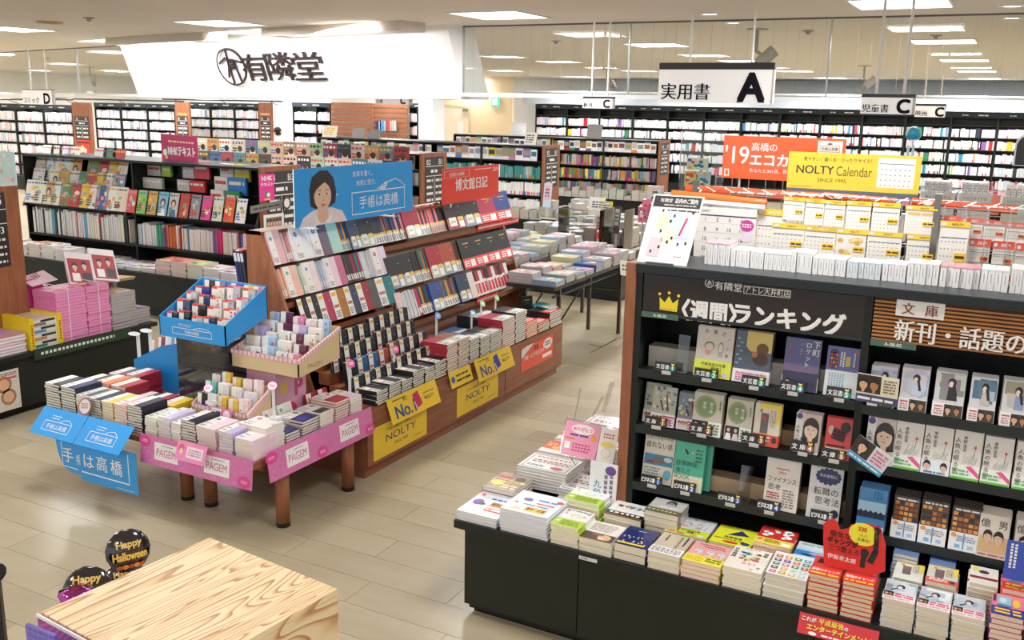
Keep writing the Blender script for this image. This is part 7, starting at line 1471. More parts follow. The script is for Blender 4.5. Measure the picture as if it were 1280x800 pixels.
def note_art(strip, kind='h', fc=None):
    """half the cover is the white label band, the rest its own colour"""
    def f(b, fr, w, h):
        b.rect(fr, 0, 0, w * .48, h, hx('efece6'), .0005); b.rect(fr, w * .58, h * .12, w * .92, h * .9, hx(strip), .0008)
        b.fakelines(fr, w * .08, h * .1, w * .38, h * .22, 2, hx('8a8a90'), .9, .001); b.fakelines(fr, w * .08, h * .32, w * .4, h * .4, 1, hx('6a6a78'), .9, .001)
        if fc: flower(b, fr, w * .24, h * .75, w * .11, fc)
    return f
def tstack(px0, px1, pyb, n, strip, label, edge='f0ece4', fc=None, y=3.2, depth=.17, t=.0145, z=TZ, pages='efe8da', cover=None):
    a, c = at(px0, pyb, 1, y), at(px1, pyb, 1, y); w = c.x - a.x - .008
    bs = book_set(w, depth, t, cover or strip, note_art(strip, 'h', fc), 'R', None, None, pages, 'leather')
    return stack(bs, (a.x + c.x) / 2, y + depth / 2, z + .0005, n, label, 'notebook', 'notebook', 0, .003, .02)
FRONTS = [(58, 77, 514, 11, '24262c', 'black-striped diaries at the blue table’s left corner', '1d1f24', None), (77, 96, 518, 11, '24306a', 'navy-striped diaries, second on the blue table', '1f2440', None), (96, 112, 523, 9, '4a5462', 'slate-striped diaries behind the round red tag', 'a8aeb4', None), (112, 128, 527, 9, '22306a', 'deep blue-striped diaries in the blue table’s front row', '1c2034', None), (128, 143, 531, 9, 'f0d038', 'yellow-striped diaries in the front row', 'e8cc60', None), (143, 160, 535, 9, 'f0a0a8', 'pink-striped diaries in the front row', 'f0a8a8', None), (160, 179, 541, 10, '2c2448', 'dark violet-striped diaries in the front row', '241e38', None),
          (181, 197, 545, 7, 'dfe8d0', 'pale green notebooks in the pink table’s front row', None, '6ac070'), (197, 214, 549, 8, 'd0c8ea', 'lilac notebooks in the front row', None, '5ab060'), (214, 227, 555, 7, 'f0ece8', 'cream notebooks in the front row', None, '6ac070'), (227, 246, 558, 9, '2c2430', 'black-covered notebooks in the front row', '20202a', None), (246, 271, 566, 8, 'f0d4dc', 'pale pink notebooks beside the promotion card', None, '3a7ac8'), (273, 292, 571, 8, 'c4b4e0', 'violet-covered notebooks near the table corner', None, 'e0506a'), (294, 317, 577, 7, 'f4dce4', 'white and pink notebooks at the table’s front corner', None, 'e0506a')]
for a, c, yb, n, strip, lab, cov, fc in FRONTS: tstack(a, c, yb, n, strip, 'stack of ' + lab, fc=fc, cover=cov or strip)
# second and third rows
r2 = [(-4.52, -4.4, 9, '3a2430'), (-4.39, -4.27, 10, 'e88048'), (-4.26, -4.14, 10, 'a82438'), (-4.13, -4.01, 6, '3a5450'), (-4.0, -3.9, 7, 'b02848'), (-3.89, -3.79, 7, 'f0d038')]
def grid_stack(x0, x1, y0, y1, n, strip, label, cover=None, fc=None, t=.0145, z=TZ, pages='efe8da'):
    bs = book_set(x1 - x0 - .006, y1 - y0 - .006, t, cover or strip, note_art(strip, 'h', fc), 'R', None, None, pages, 'leather'); return stack(bs, (x0 + x1) / 2, (y0 + y1) / 2, z + .0005, n, label, 'notebook', 'notebook', 0, .003, .02)
for x0, x1, n, s in r2: grid_stack(x0, x1, 3.385, 3.55, n, s, 'second-row stack of %s-striped diaries, %s on the blue table' % (cname(s), ORD[[q[0] for q in r2].index(x0)]))
for i, (x0, x1, n, s) in enumerate(((-4.5, -4.38, 9, '5a3a50'), (-4.36, -4.24, 10, 'b02838'), (-4.0, -3.89, 5, '4a58b8'), (-3.88, -3.78, 5, 'e8743a'))): grid_stack(x0, x1, 3.57, 3.73, n, s, 'third-row stack of %s-striped diaries on the blue table' % cname(s))
for i, (x0, x1, n, s, fc) in enumerate(((-3.76, -3.66, 5, 'e87838', None), (-3.655, -3.56, 4, '8ac0a8', '4ab070'), (-3.55, -3.45, 3, 'd84a88', None))): grid_stack(x0, x1, 3.385, 3.54, n, s, 'second-row stack of %s-covered notebooks on the pink table' % cname(s), None, fc)
grid_stack(-3.42, -3.3, 3.39, 3.53, 4, 'd0c4e4', 'low stack of lilac notebooks behind the price frame', None, None)
grid_stack(-3.29, -3.17, 3.39, 3.54, 5, 'cc2a6a', 'stack of magenta notebooks behind the front corner')
grid_stack(-3.79, -3.66, 3.56, 3.72, 5, 'a82838', 'stack of dark red notebooks beside the blue box')
# right edge stacks (long side to the aisle)
for i, (y0, y1, n, cov, strip, fc, lab) in enumerate(((3.3, 3.44, 9, 'f0e8e0', 'f2ece4', 'e0506a', 'cream notebooks under the tall white stick'), (3.45, 3.56, 4, '2c2c58', '2c3478', None, 'low dark blue notebooks'), (3.57, 3.7, 6, '20285c', '343c98', '3aa8a4', 'shiny blue notebooks'), (3.71, 3.83, 6, 'eee8e0', '4a2c40', '3aa8a4', 'white notebooks with a dark flowered strip'), (3.84, 3.96, 8, 'b81c40', 'c02048', 'f0a050', 'crimson notebooks'), (3.97, 4.08, 7, 'ecd4e0', 'ecd2e2', 'f0a050', 'pale lilac notebooks at the far end'))):
    bs = book_set(.17, y1 - y0 - .006, .0145, cov, note_art(strip, 'h', fc), 'L', None, None, 'efe8da', 'leather'); stack(bs, -3.07 - .085, (y0 + y1) / 2, TZ + .0005, n, 'aisle-side stack of ' + lab, 'notebook', 'notebook', 0, .003, .02)
# standing notebooks behind them
for i, (y0, y1, c, fc) in enumerate(((3.5, 3.6, 'efe8e0', '3aa8a4'), (3.61, 3.72, 'e8e8e0', '3aa8a4'), (3.84, 3.93, 'b01c3c', 'f08a3a'), (3.94, 4.02, 'b01c3c', 'f08a3a'))):
    bs = book_set(y1 - y0, .13, .013, c, L_art(fc), 'L', None, None, 'efe8da', 'film'); put_book(bs, (-3.27, (y0 + y1) / 2, TZ + .064), (R(76), 0, R(90)), '%s notebook standing behind the aisle-side stacks, %s' % (cname(c), ('nearest', 'second', 'third', 'farthest')[i]), 'notebook', None, 'notebook')

# trays on stands ------------------------------------------------------------
def tray(x0, x1, y0, y1, zb, slope, hf, hb, col, name, label, trim=None, art=None, sideart=None, cat='display tray'):
    r = empty(name, (0, 0, 0)); tag(r, label, cat); zk = zb + slope; T = .006
    def wall(p, q, h0, h1, nm, dirn):
        b = MB(); p, q = Vector(p), Vector(q); d = Vector(dirn) * T
        b.hexa([p, q, q + d, p + d, p + Vector((0, 0, h0)), q + Vector((0, 0, h1)), q + Vector((0, 0, h1)) + d, p + Vector((0, 0, h0)) + d], hx(col))
        return b
    b = wall((x0, y0, zb), (x1, y0, zb), hf, hf, 'front', (0, 1, 0))
    if art: art(b, F((x0, y0, zb)), x1 - x0, hf)
    b.build('front_wall', r)
    for x, s in ((x0, 1), (x1, -1)):
        b = wall((x, y0, zb), (x, y1, zk), hf, hb, 'side', (s, 0, 0)); 
        if sideart and s < 0: sideart(b, F((x, y0, zb), (0, 1, 0), (0, 0, 1)), y1 - y0, hf)
        b.build('side_wall', r)
    b = wall((x0, y1, zk), (x1, y1, zk), hb, hb, 'back', (0, -1, 0)); b.build('back_wall', r)
    b = MB(); b.hexa([(x0, y0, zb - .003), (x1, y0, zb - .003), (x1, y1, zk - .003), (x0, y1, zk - .003), (x0, y0, zb), (x1, y0, zb), (x1, y1, zk), (x0, y1, zk)], hx(col)); b.build('base', r)
    if trim:
        b = MB()
        for (p, q) in (((x0, y0, zb + hf), (x1, y0, zb + hf)), ((x1, y0, zb + hf), (x1, y1, zk + hb)), ((x0, y0, zb + hf), (x0, y1, zk + hb))):
            p, q = Vector(p), Vector(q); n = 30; o = Vector((0, -.0015, 0)) if p.y == q.y else Vector((.0015 if p.x == x1 else -.0015, 0, 0))
            for k in range(n):
                a, c = p.lerp(q, k / n), p.lerp(q, (k + 1) / n); dz = Vector((0, 0, -.02))
                b.hexa([a + dz + o, c + dz + o, c + dz - o * 5, a + dz - o * 5, a + o, c + o, c - o * 5, a - o * 5], hx('e0a0b0' if k % 2 else 'f0d0d8'))
        b.build('gingham_trim', r)
    return r
def A_side_pagem(b, fr, w, h): b.txt(fr, 'PAGEM', w * .38, h * .3, h * .28, hx('b09a78'), .01, maxw=w * .4)
tray(-3.975, -3.5, 3.5, 3.82, .855, .1, .105, .165, '2b9ae4', 'display_tray', 'blue cardboard tray of small diaries raised on a clear stand', art=A_logo)
b = MB(); b.box(-3.9, 3.54, TZ, -3.56, 3.8, .85, hx('4a5a70'), 'acrylic'); b.box(-3.88, 3.56, TZ + .001, -3.58, 3.78, TZ + .2, hx('22304a'), 'print'); tag(b.build('clear_stand'), 'clear acrylic box stand under the blue tray', 'stand')
r = empty('display_tray', (0, 0, 0)); tag(r, 'tall blue cardboard box beside the clear stand', 'display tray')
b = MB(); P = [(-4.53, TZ), (-4.02, TZ), (-4.02, .75), (-4.28, .69), (-4.53, .57)]; b.face([(x, 3.78, z) for x, z in P], hx('2088cc')); b.face([(x, 3.786, z) for x, z in P[::-1]], hx('2088cc'))
for k in range(5): p_, q_ = P[k], P[(k + 1) % 5]; b.face([(p_[0], 3.78, p_[1]), (p_[0], 3.786, p_[1]), (q_[0], 3.786, q_[1]), (q_[0], 3.78, q_[1])], hx('2088cc'))
b.build('front_wall', r); b = MB(); b.box(-4.026, 3.786, TZ, -4.02, 4.05, .75, hx('2088cc')); b.build('side_wall', r); b = MB(); b.box(-4.53, 4.05, TZ, -4.02, 4.056, .75, hx('2088cc')); b.box(-4.53, 3.786, TZ, -4.524, 4.05, .5, hx('2088cc')); b.build('back_wall', r)
tray(-3.555, -3.1, 3.59, 3.93, .725, .03, .09, .17, 'd8bf94', 'display_tray', 'kraft tray with pink gingham trim holding small notebooks', trim=True, sideart=A_side_pagem)
b = MB(); b.box(-3.5, 3.64, TZ, -3.3, 3.88, .722, hx('d8a0b8'), 'print'); fr = SIDE(-3.3, 3.64, TZ); b.disc(fr, .06, .2, .03, .04, hx('d8b858')); b.txt(fr, 'P', .18, .14, .09, hx('c84a88'), .03); b.disc(fr, .12, .06, .04, .05, hx('c83a78')); tag(b.build('tray_riser'), 'pink printed riser under the kraft tray', 'riser')
tray(-3.66, -3.28, 3.4, 3.585, .5, .02, .05, .13, 'd8bf94', 'display_tray', 'lower kraft tray with gingham trim at the table middle', trim=True)
b = MB(); b.box(-3.62, 3.56, TZ, -3.3, 3.58, .5, hx('c89ab0'), 'print'); tag(b.build('tray_riser'), 'pale pink riser under the lower kraft tray', 'riser')
PATS = [('f0ece4', ['d8a050', '8aa0c8']), ('e8e4e8', ['4a4a8a', '8a3a4a']), ('e888a8', ['f0b0c4', 'e0608a']), ('eef0e4', ['e04a3a', '8ab060']), ('c8b8e8', ['c8b8e8', 'd0c4ec']), ('6a2448', ['7a3458', '5a1c38']), ('f4ece4', ['e08a8a', 'f0d0c0']), ('a8c8e8', ['e05a6a', '8ab8e0']), ('f0d8d8', ['e07a80', 'f2e4e0'])]
def mini(w, h, t, pat, cap=None, fc=None):
    b = MB(); c, cc = pat; b.box(-w / 2, 0, 0, w / 2, t, h, hx(c), 'film'); fr = F((-w / 2, 0, 0)); b.rect(fr, 0, 0, w * .45, h, hx('f0ece2'), .0005)
    for q in range(7): b.disc(fr, w * random.uniform(.52, .92), h * random.uniform(.1, .9), w * random.uniform(.04, .12), h * random.uniform(.03, .09), hx(random.choice(cc)), .0006 + q * .0001, 7)
    if cap: b.rect(fr, 0, h * .92, w * .45, h, hx(cap), .0014); b.disc(fr, w * .22, h * .55, w * .06, w * .06, hx(cap), .0012, 8); b.box(-w / 2, -.0008, h, w / 2 - w * .1, t, h + .0006, hx(cap), 'print')
    if fc: flower(b, fr, w * .22, h * .45, w * .1, fc)
    b.fakelines(fr, w * .06, h * .1, w * .38, h * .3, 3, hx('a8a49c'), .9, .0012)
    return b.mesh('pocket_notebook')
def fill_tray(x0, x1, y0, y1, zb, slope, rows, cols, h, pats, what, cap=None, fcs=(None,), depth_n=3, step=.02):
    for r_ in range(rows):
        yy = y0 + (y1 - y0) * (r_ + .5) / rows; zz = zb + slope * (yy - y0) / (y1 - y0) + step * r_; n = cols - (r_ % 2 if cols > 4 else 0); cw = (x1 - x0) / n
        for c in range(n):
            hh = h * random.uniform(.85, 1.1); w = cw * random.uniform(.76, .9); pat = random.choice(pats); me = mini(w, hh, .009, pat, cap, random.choice(fcs)); k = random.randint(2, depth_n)
            for q in range(k):
                o = link('pocket_notebook', me, None, (x0 + cw * (c + .5) + random.uniform(-.003, .003), yy - .02 + q * .0105, zz), (R(-6), 0, R(random.uniform(-3, 3)))); tag(o, 'notebook %s, %s row, %s from the left in the %s' % (('in front', 'behind the front one', 'third back', 'last back')[q], ORD[r_], ORD[c], what), 'pocket notebook')
DP = [('e8e8e0', ['a8c870', 'e0d060']), ('f0e4e0', ['d84060', 'e8a0a8']), ('26282a', ['3a3c3e', '26282a']), ('c8c8c4', ['3a3a40', '9a9aa0']), ('2c4a6a', ['2c3a5a', '3a4a40']), ('b8b8c0', ['8898a8', 'c8ccd4']), ('2c3a88', ['2c3a88', '3444a0'])]
fill_tray(-3.965, -3.51, 3.515, 3.8, .86, .1, 4, 5, .115, DP, 'blue tray', 'e04a40', depth_n=3, step=.012)
for i, (x, c) in enumerate(((-3.9, '2c2624'), (-3.82, '8a7a9a'), (-3.7, '5a54b0'), (-3.61, 'e8c83a'), (-3.54, 'e88a88'))):
    me = mini(.075, .12, .02, (c, [c])); o = link('pocket_notebook', me, None, (x, 3.79, .965 + .03), (R(-6), 0, 0)); tag(o, '%s notebook standing in the back of the blue tray' % cname(c), 'pocket notebook')
fill_tray(-3.54, -3.115, 3.605, 3.91, .73, .03, 5, 5, .105, PATS, 'upper gingham tray', None, ('e0506a', None), 3, .026)
fill_tray(-3.65, -3.29, 3.412, 3.575, .505, .02, 3, 5, .1, [('f0ece8', ['f0b0a0', 'f0e8e0']), ('5ac0b0', ['4ab0a0', '8ad0c4']), ('f0c840', ['e8b830', 'f0d870']), ('262626', ['3a3a3a', '262626']), ('f2d8dc', ['f0c0c8', 'f2e0e0']), ('e8e4f0', ['d0d0e8', 'e8e4f0'])], 'lower gingham tray', None, ('4ab060', 'f07a40', '4a80d0'), 3, .035)
for i, (x, c) in enumerate(((-4.46, 'd0a070'), (-4.4, '9a2a38'), (-4.34, 'e0e4ec'), (-4.26, 'e8e0d0'), (-4.18, 'd8e0ec'))): me = mini(.05, .15, .02, (c, [c])); o = link('pocket_notebook', me, None, (x, 3.86, .53 + i * .025), (R(-10), 0, 0)); tag(o, '%s notebook, %s in the tall blue box' % (cname(c), ORD[i]), 'pocket notebook')
# price talkers of the table
def wtalk(px, py, y, pyb, label, col='f0d8e4', ring='e83a98'):
    p = at(px, py, 1, y); z0 = max(TZ + .12, at(px, pyb, 1, y).z); b = MB(); b.box(p.x - .009, y, z0, p.x + .009, y + .003, p.z, hx('ececee'), 'plastic'); b.box(p.x - .025, y - .005, z0 - .002, p.x + .025, y + .03, z0 + .015, hx('ececee'), 'plastic'); fr = F(p + Vector((0, -.003, 0)), (1, 0, 0), (0, .6, 1)); b.disc(fr, 0, 0, .03, .022, hx('f6f2f4'), .001, 16); b.ring(fr, 0, 0, .031, .023, .003, hx(ring), .0014, 18); b.fakelines(fr, -.018, -.008, .018, .008, 2, hx(ring), .9, .0014, word=1.); tag(b.build('round_talker'), label, 'price sign')
wtalk(341, 482, 3.36, 525, 'white round price sign on a tall stick at the table corner')
wtalk(261, 485, 3.37, 505, 'white round price sign before the lower gingham tray')
p = at(106, 508, 1, 3.17); b = MB(); fr = F(p, (1, 0, .15), (0, .2, 1)); b.disc(fr, 0, 0, .05, .045, hx('f4f0f0'), .0, 20); b.disc(fr, 0, 0, .05, .045, hx('d8d8d8'), -.002, 20); b.ring(fr, 0, 0, .05, .045, .006, hx('d83a34'), .001, 22); b.fakelines(fr, -.03, -.012, .03, .02, 3, hx('d86a64'), .9, .001, word=1.2); tag(b.build('round_tag'), 'round white tag with a red rim leaning on the blue table stacks', 'tag')
a = at(262, 508, 1, 3.385); b = MB(); fr = F((a.x, 3.375, TZ + .07), (1, 0, 0), (0, .15, 1)); b.fbox(fr, 0, 0, .15, .085, -.002, 0, hx('e078a8')); b.rect(fr, .012, .012, .08, .08, hx('f4f0f2')); b.disc(fr, .03, .045, .012, .014, hx('d82a4a'), .001); b.fakelines(fr, .045, .03, .078, .07, 2, hx('5a5a68'), .9, .001); b.disc(fr, .115, .045, .024, .034, hx('f0dce8'), .0008, 16); tag(b.build('price_sign'), 'pink price frame with a red number on the notebook table', 'price sign')
# white price sticks in the blue box
for i, (px, py) in enumerate(((172, 418), (187, 414))): p = at(px, py, 1, 3.9); b = MB(); b.box(p.x - .015, 3.9, TZ + .001, p.x + .015, 3.903, p.z, hx('eceef2'), 'plastic'); b.disc(F(p + Vector((-.03, 0, .0)), (1, 0, 0), (0, .9, .4)), 0, 0, .05, .02, hx('d8dcdc'), 0, 14); tag(b.build('price_stick'), 'white price stick in the tall blue box, %s' % ('left', 'right')[i], 'price sign')
# ================================================================== MAGAZINE RACK (left, middle distance)
def mag_art(kind=None):
    a = random.choice(['d8303a', '2a6ab8', 'f0c030', '3a8a5a', 'e86a9a', '3a3a3a', 'e88a3a']); f = random.random() + .22
    def g(b, fr, w, h):
        b.fakelines(fr, w * .06, h * .82, w * .94, h * .95, 1, hx(a), 1, .0008, word=1.1)
        if f < .5:
            s = h * .22; b.disc(fr, w * .5, h * .56, s * .7, s * .8, hx(random.choice(('2a2020', '5a3a28', '3a2a24'))), .0009, 10); b.disc(fr, w * .5, h * .52, s * .42, s * .55, hx('e8c4a8'), .0012, 10); b.poly(fr, [(w * .12, 0), (w * .25, h * .3), (w * .75, h * .3), (w * .88, 0)], hx(random.choice(('f0f0f0', 'd88a9a', '4a6a9a', 'e8d8b8'))), .001)
        else:
            for q in range(5): b.disc(fr, w * random.uniform(.2, .8), h * random.uniform(.15, .7), w * random.uniform(.1, .22), h * random.uniform(.05, .12), hx(random.choice(('e8b870', 'c85a3a', '7aa05a', 'f0e0c0', '8ab8d0', 'e8a0a8'))), .0009 + q * .0002, 9)
        b.fakelines(fr, w * .06, h * .1, w * .5, h * .4, 3, hx(random.choice(('3a3a3a', a, 'c82a3a'))), .9, .0022)
    return g
MC = ['efe8dc', 'c83a4a', 'e8dcc8', 'dfe6e8', '3a5a9a', 'e6ecd8', 'e8c840', 'e8e0ea', '6a8a5a', 'f2f2ee', 'd89a50', 'f0e8e8']
protos = [book_set(.19, .255, .006, c, mag_art(), 'R', None, None, 'f0eeea', 'print') for c in MC * 2]
bk = gondola(-9.75, -6.31, 6.84, 1.47, 'black magazine rack with brown end panel marked B4 and B3', 2, ('B4', 'B3'), [MAGS], [.6, .93], .42, books=False)
g_ = [o for o in bpy.data.objects if o.name.startswith('gondola_shelf') and o.get('label', '').startswith('black magazine rack')][0]
for t in range(1, 4): b = MB(); b.box(.02, .05 + t * .07, .93 + t * .125 - .01, 3.42, .26, .93 + t * .125, BK, 'black'); b.build('shelf', g_)
for x in (.0, 1.62, 3.4):
    b = MB(); b.hexa([(x, -.05, .9), (x + .03, -.05, .9), (x + .03, .26, .9), (x, .26, .9), (x, .2, 1.47), (x + .03, .2, 1.47), (x + .03, .3, 1.47), (x, .3, 1.47)], BK, 'black'); b.build('sloping_side', g_)
def mag(x, y, z, bs, lean, lab, name='magazine', cat='magazine', rz=0):
    return put_book(bs, (x, y, z + bs['h'] / 2 * math.sin(lean) + .002), (lean, 0, rz), lab, cat, None, name)
for t in range(4):
    for k in range(11):
        x = -9.62 + k * .142 + (t % 2) * .03
        if x > -8.2 or random.random() < (.0, .05, .1, .2)[t]: continue
        i = (t * 7 + k * 5) % len(protos); mag(x, 6.83 + t * .07, .935 + t * .125, protos[i], R(75), '%s magazine, %s in the %s row of the left rack bay' % (cname((MC * 2)[i]), ORD[k], ('lowest', 'second', 'third', 'top')[t]))
for k, c in enumerate(('d8403a', '7ac850', 'd8a040', '7ab8e8', 'c8c8cc', 'b83a3a', '8a8a90', 'e83a9a', 'd8e0d8', 'e85a2a', 'f2f2f2')):
    x = -8.03 + k * .15; w = .125; bs = book_set(w, .24, .006, c, mag_art(), 'R', None, None, 'f0eeea', 'print'); mag(x, 6.82, .935, bs, R(75), '%s text booklet, %s in the lowest row of the right rack bay' % (cname(c), ORD[k]), 'booklet', 'booklet')
for (px0, px1, y, t, c) in ((185, 201, 209, 3, 'c8c8c8'), (203, 214, 211, 3, '9ac83a'), (229, 243, 213, 3, 'c8ccd0'), (244, 262, 212, 3, 'e04a50'), (276, 292, 214, 3, 'f2f2f0'), (294, 312, 215, 3, 'e8e040'), (179, 203, 220, 2, 'd0d0d0'), (222, 237, 223, 2, 'd0d0d4'), (238, 256, 222, 2, 'e03a40'), (269, 285, 226, 2, 'f2f2f2'), (286, 308, 225, 2, '2f8ae0'), (175, 188, 231, 1, 'b868c0'), (189, 200, 232, 1, '3ab060'), (202, 214, 233, 1, '5ac050'), (226, 242, 235, 1, 'e84a40'), (264, 280, 236, 1, 'f0f0f0'), (283, 300, 236, 1, '1f9a58')):
    a, c_ = at(px0, y, 1, 6.83 + t * .07).x, at(px1, y, 1, 6.83 + t * .07).x; b = MB(); h = .11 if px1 < 262 else .17; b.box(0, 0, 0, c_ - a, .03, h, hx(c), 'print'); b.fakelines(FRONT(0, 0, 0), .01, h * .5, (c_ - a) * .9, h * .85, 1, WHITE if c not in ('f2f2f2', 'f0f0f0', 'f2f2f0', 'c8c8c8') else hx('d8583a'), 1); tag(b.build('booklet', None, False, (a, 6.82 + t * .07, .932 + t * .125)), '%s text booklet, %s row, %s from the left in the black rack bay' % (cname(c), ('lowest', 'second', 'third', 'top')[t], ORD[int((px0 - 175) / 9)]), 'booklet')
b = MB(); shelf_books(b, -9.7, -8.15, 6.86, .601, .29, ['f0eeea', 'e8e6e0', 'd8dce0', 'f2f0f0', 'f4f2f0', 'eceaea', 'c83a4a', '2a2e34', 'f0ecd8', '6ab0d0'], .008, .02, .2, 1); shelf_books(b, -8.05, -6.35, 6.86, .601, .24, ['f0eeea', 'f2f0f0', 'eceae8', 'e8e8e8', 'c83a4a', '3aa07a', 'd8703a', 'f2f0f0', '3a6ab0', 'e8e0d0', '8a4a90', 'e83a80'], .012, .025, .2, 1)
tag(b.build('filed_magazine'), 'magazines filed spine out on the rack’s lower shelf', 'magazines', None, 'stuff')
SC2 = ['e8e4e2', 'dfe0e2', 'f0eeee', 'd8dcd8', 'e8e0d8', 'e6e8ee']
for k in range(16):
    for r_ in range(2):
        x = -9.55 + k * .212; n = (7, 6, 7, 8, 6, 4, 4, 3, 3, 3, 4, 8, 9, 9, 6, 5)[k] - r_ * 2; y = 6.55 + r_ * .24
        if n < 1 or x > -6.35: continue
        c = ('e8d0c0', 'f0f0ee', 'e8a070', 'f2f2f2', 'f0eef0', '8aa880', 'e8e8ec', 'f0ece0', 'd0d8ec', 'eef2f4', 'f2f4f6', 'e86a5a', 'e88a80', 'c8d890', 'e8ecf0', 'd8c8e8')[k]
        bs = book_set(.195, .22, .02 if n > 4 else .012, c, mag_art(), 'L', None, None, 'e4e0de', 'print'); stack(bs, x, y, .4205, min(n, 3 if r_ else 7), '%s %s stack from the left on the magazine rack’s base' % (('front', 'rear')[r_], ORD[k]), 'magazine', 'magazine_pile', 0, .006, .05)
# signs on that rack
def simple_sign(fr, w, h, col, art, label, name='sign', cat='sign'):
    b = MB(); b.fbox(fr, 0, 0, w, h, -.005, 0, hx(col)); art(b, fr, w, h); return tag(b.build(name), label, cat)
def A_nhk(b, fr, w, h): b.txt(fr, 'NHKテキスト', w * .56, h * .22, h * .34, WHITE, .05, w=w * .74); b.fakelines(fr, w * .2, h * .68, w * .9, h * .8, 1, hx('f0d0a0'), 1); b.disc(fr, w * .1, h * .3, w * .06, h * .14, hx('f0f0e0')); b.disc(fr, w * .13, h * .12, w * .04, h * .08, hx('f0d040'), .001)
a, c = at(202, 189, 1, 7.1), at(246, 167, 1, 7.1); fr = F((a.x, 7.1, 1.472), (1, 0, -.03)); simple_sign(fr, c.x - a.x, at(202, 167, 1, 7.1).z - 1.472, 'c42e68', A_nhk, 'crimson sign with white lettering standing on the magazine rack')
def A_nhk2(b, fr, w, h): b.txt(fr, 'NHK', w * .5, h * .76, h * .16, WHITE, .05, w=w * .7); b.txt(fr, 'テキスト', w * .5, h * .55, h * .15, WHITE, .04, w=w * .84); b.disc(fr, w * .5, h * .24, w * .2, h * .12, hx('3a9a6a')); b.disc(fr, w * .58, h * .22, w * .12, h * .08, WHITE, .0012); b.rect(fr, w * .3, h * .02, w * .7, h * .08, hx('f0d040'))
fr = F((-6.262, 6.79, 1.165), (0, 1, 0)); simple_sign(fr, .2, .25, 'ee3a9c', A_nhk2, 'pink sheet with white lettering hung on the brown end panel')
b = MB(); fr = F((-6.262, 6.66, 1.06), (0, 1, .05)); b.fbox(fr, 0, 0, .56, .07, -.008, 0, hx('b8b4b0'), 'metal'); b.fakelines(fr, .03, .02, .4, .05, 1, hx('4a4a4a'), 1); b.disc(fr, .5, .035, .06, .065, hx('8a8684'), .002, 16, 'metal'); b.disc(fr, .5, .035, .04, .045, hx('e8e4e2'), .003, 14); tag(b.build('name_plate'), 'silver plate with a round disc on the brown end panel', 'plate')
b = MB(); fr = F((-6.262, 6.83, .86), (0, 1, 0)); b.fbox(fr, 0, 0, .28, .17, -.004, 0, WHITE); b.rect(fr, .03, .04, .25, .14, hx('8a7a70')); 
for q in range(5): b.disc(fr, .06 + q * .04, .08, .014, .02, hx('e0b898'), .001); b.rect(fr, .04 + q * .042, .1, .07 + q * .042, .125, hx('3a2c28'), .0014)
tag(b.build('photo_sheet'), 'white sheet with a group photo on the brown end panel', 'notice')
# navy albums leaning at the near end of the diary rack
for k, c in enumerate(('22306a', '1c2550', '2a2c3a')): b = MB(); b.box(0, 0, 0, .022, .2, .27, hx(c), 'leather'); b.box(.001, -.0008, .2, .021, .0, .25, hx('d8d8d8')); b.box(-.001, -.001, .262, .023, .2, .2705, hx(('c83a3a', 'f0e8e4', 'c83a3a')[k])); tag(b.build('album', None, False, (-3.99 + k * .026, 4.12, TZ + .56), (0, R(-8), 0)), '%s album standing at the near end of the diary rack, %s' % (('navy', 'dark navy', 'charcoal')[k], ('left', 'middle', 'right')[k]), 'album')
b = MB(); b.box(-4.05, 4.1, 0, -3.9, 4.4, TZ + .555, hx('7a452c'), 'woodx'); tag(b.build('side_shelf'), 'narrow brown shelf holding the navy albums', 'shelf')

# ================================================================== NEAR LEFT MAGAZINE COUNTER
b0 = empty('magazine_counter', (0, 0, 0)); tag(b0, 'low black magazine counter at the left edge', 'counter')
CXF = -5.7
b = MB(); b.box(-6.9, 3.0, .39, CXF, 5.0, .42, hx('232826'), 'black'); b.build('top_board', b0)
b = MB(); b.box(-6.85, 3.0, .05, CXF - .025, 4.96, .39, hx('1f2420'), 'black'); b.build('body', b0); b = MB(); b.box(-6.8, 3.02, 0, CXF - .06, 4.92, .05, hx('111311'), 'black'); b.build('toe_kick', b0)
r = empty('book_gondola', (0, 0, 0)); tag(r, 'black shelving with a brown end panel marked B5 at the left edge', 'bookshelf')
b = MB(); b.box(-9, 3.6, .421, -6.03, 4.14, 1.49, BK, 'black'); b.build('carcass', r); b = MB(); b.box(-6.03, 3.5, .421, -6.0, 4.155, 1.5, hx('8a4a30'), 'wood'); b.build('end_panel', r)
b = MB(); fr = F((-5.996, 3.55, .96), (0, 1, 0)); b.fbox(fr, 0, 0, .5, .5, -.004, 0, hx('2e2c2c')); b.txt(fr, 'B5', .43, .42, .06, WHITE, .03, 'c', d=.001); b.rect(fr, 0, .385, .5, .39, WHITE); b.rect(fr, 0, .29, .5, .295, WHITE); b.txt(fr, '1~3', .43, .225, .045, WHITE, .02, 'c', d=.001)
for q in range(4): b.fakelines(fr, .1, .17 - q * .05, .48, .2 - q * .05, 1, hx('e4e2e0'), 1, word=1.1)
b.build('directory_plate', r)
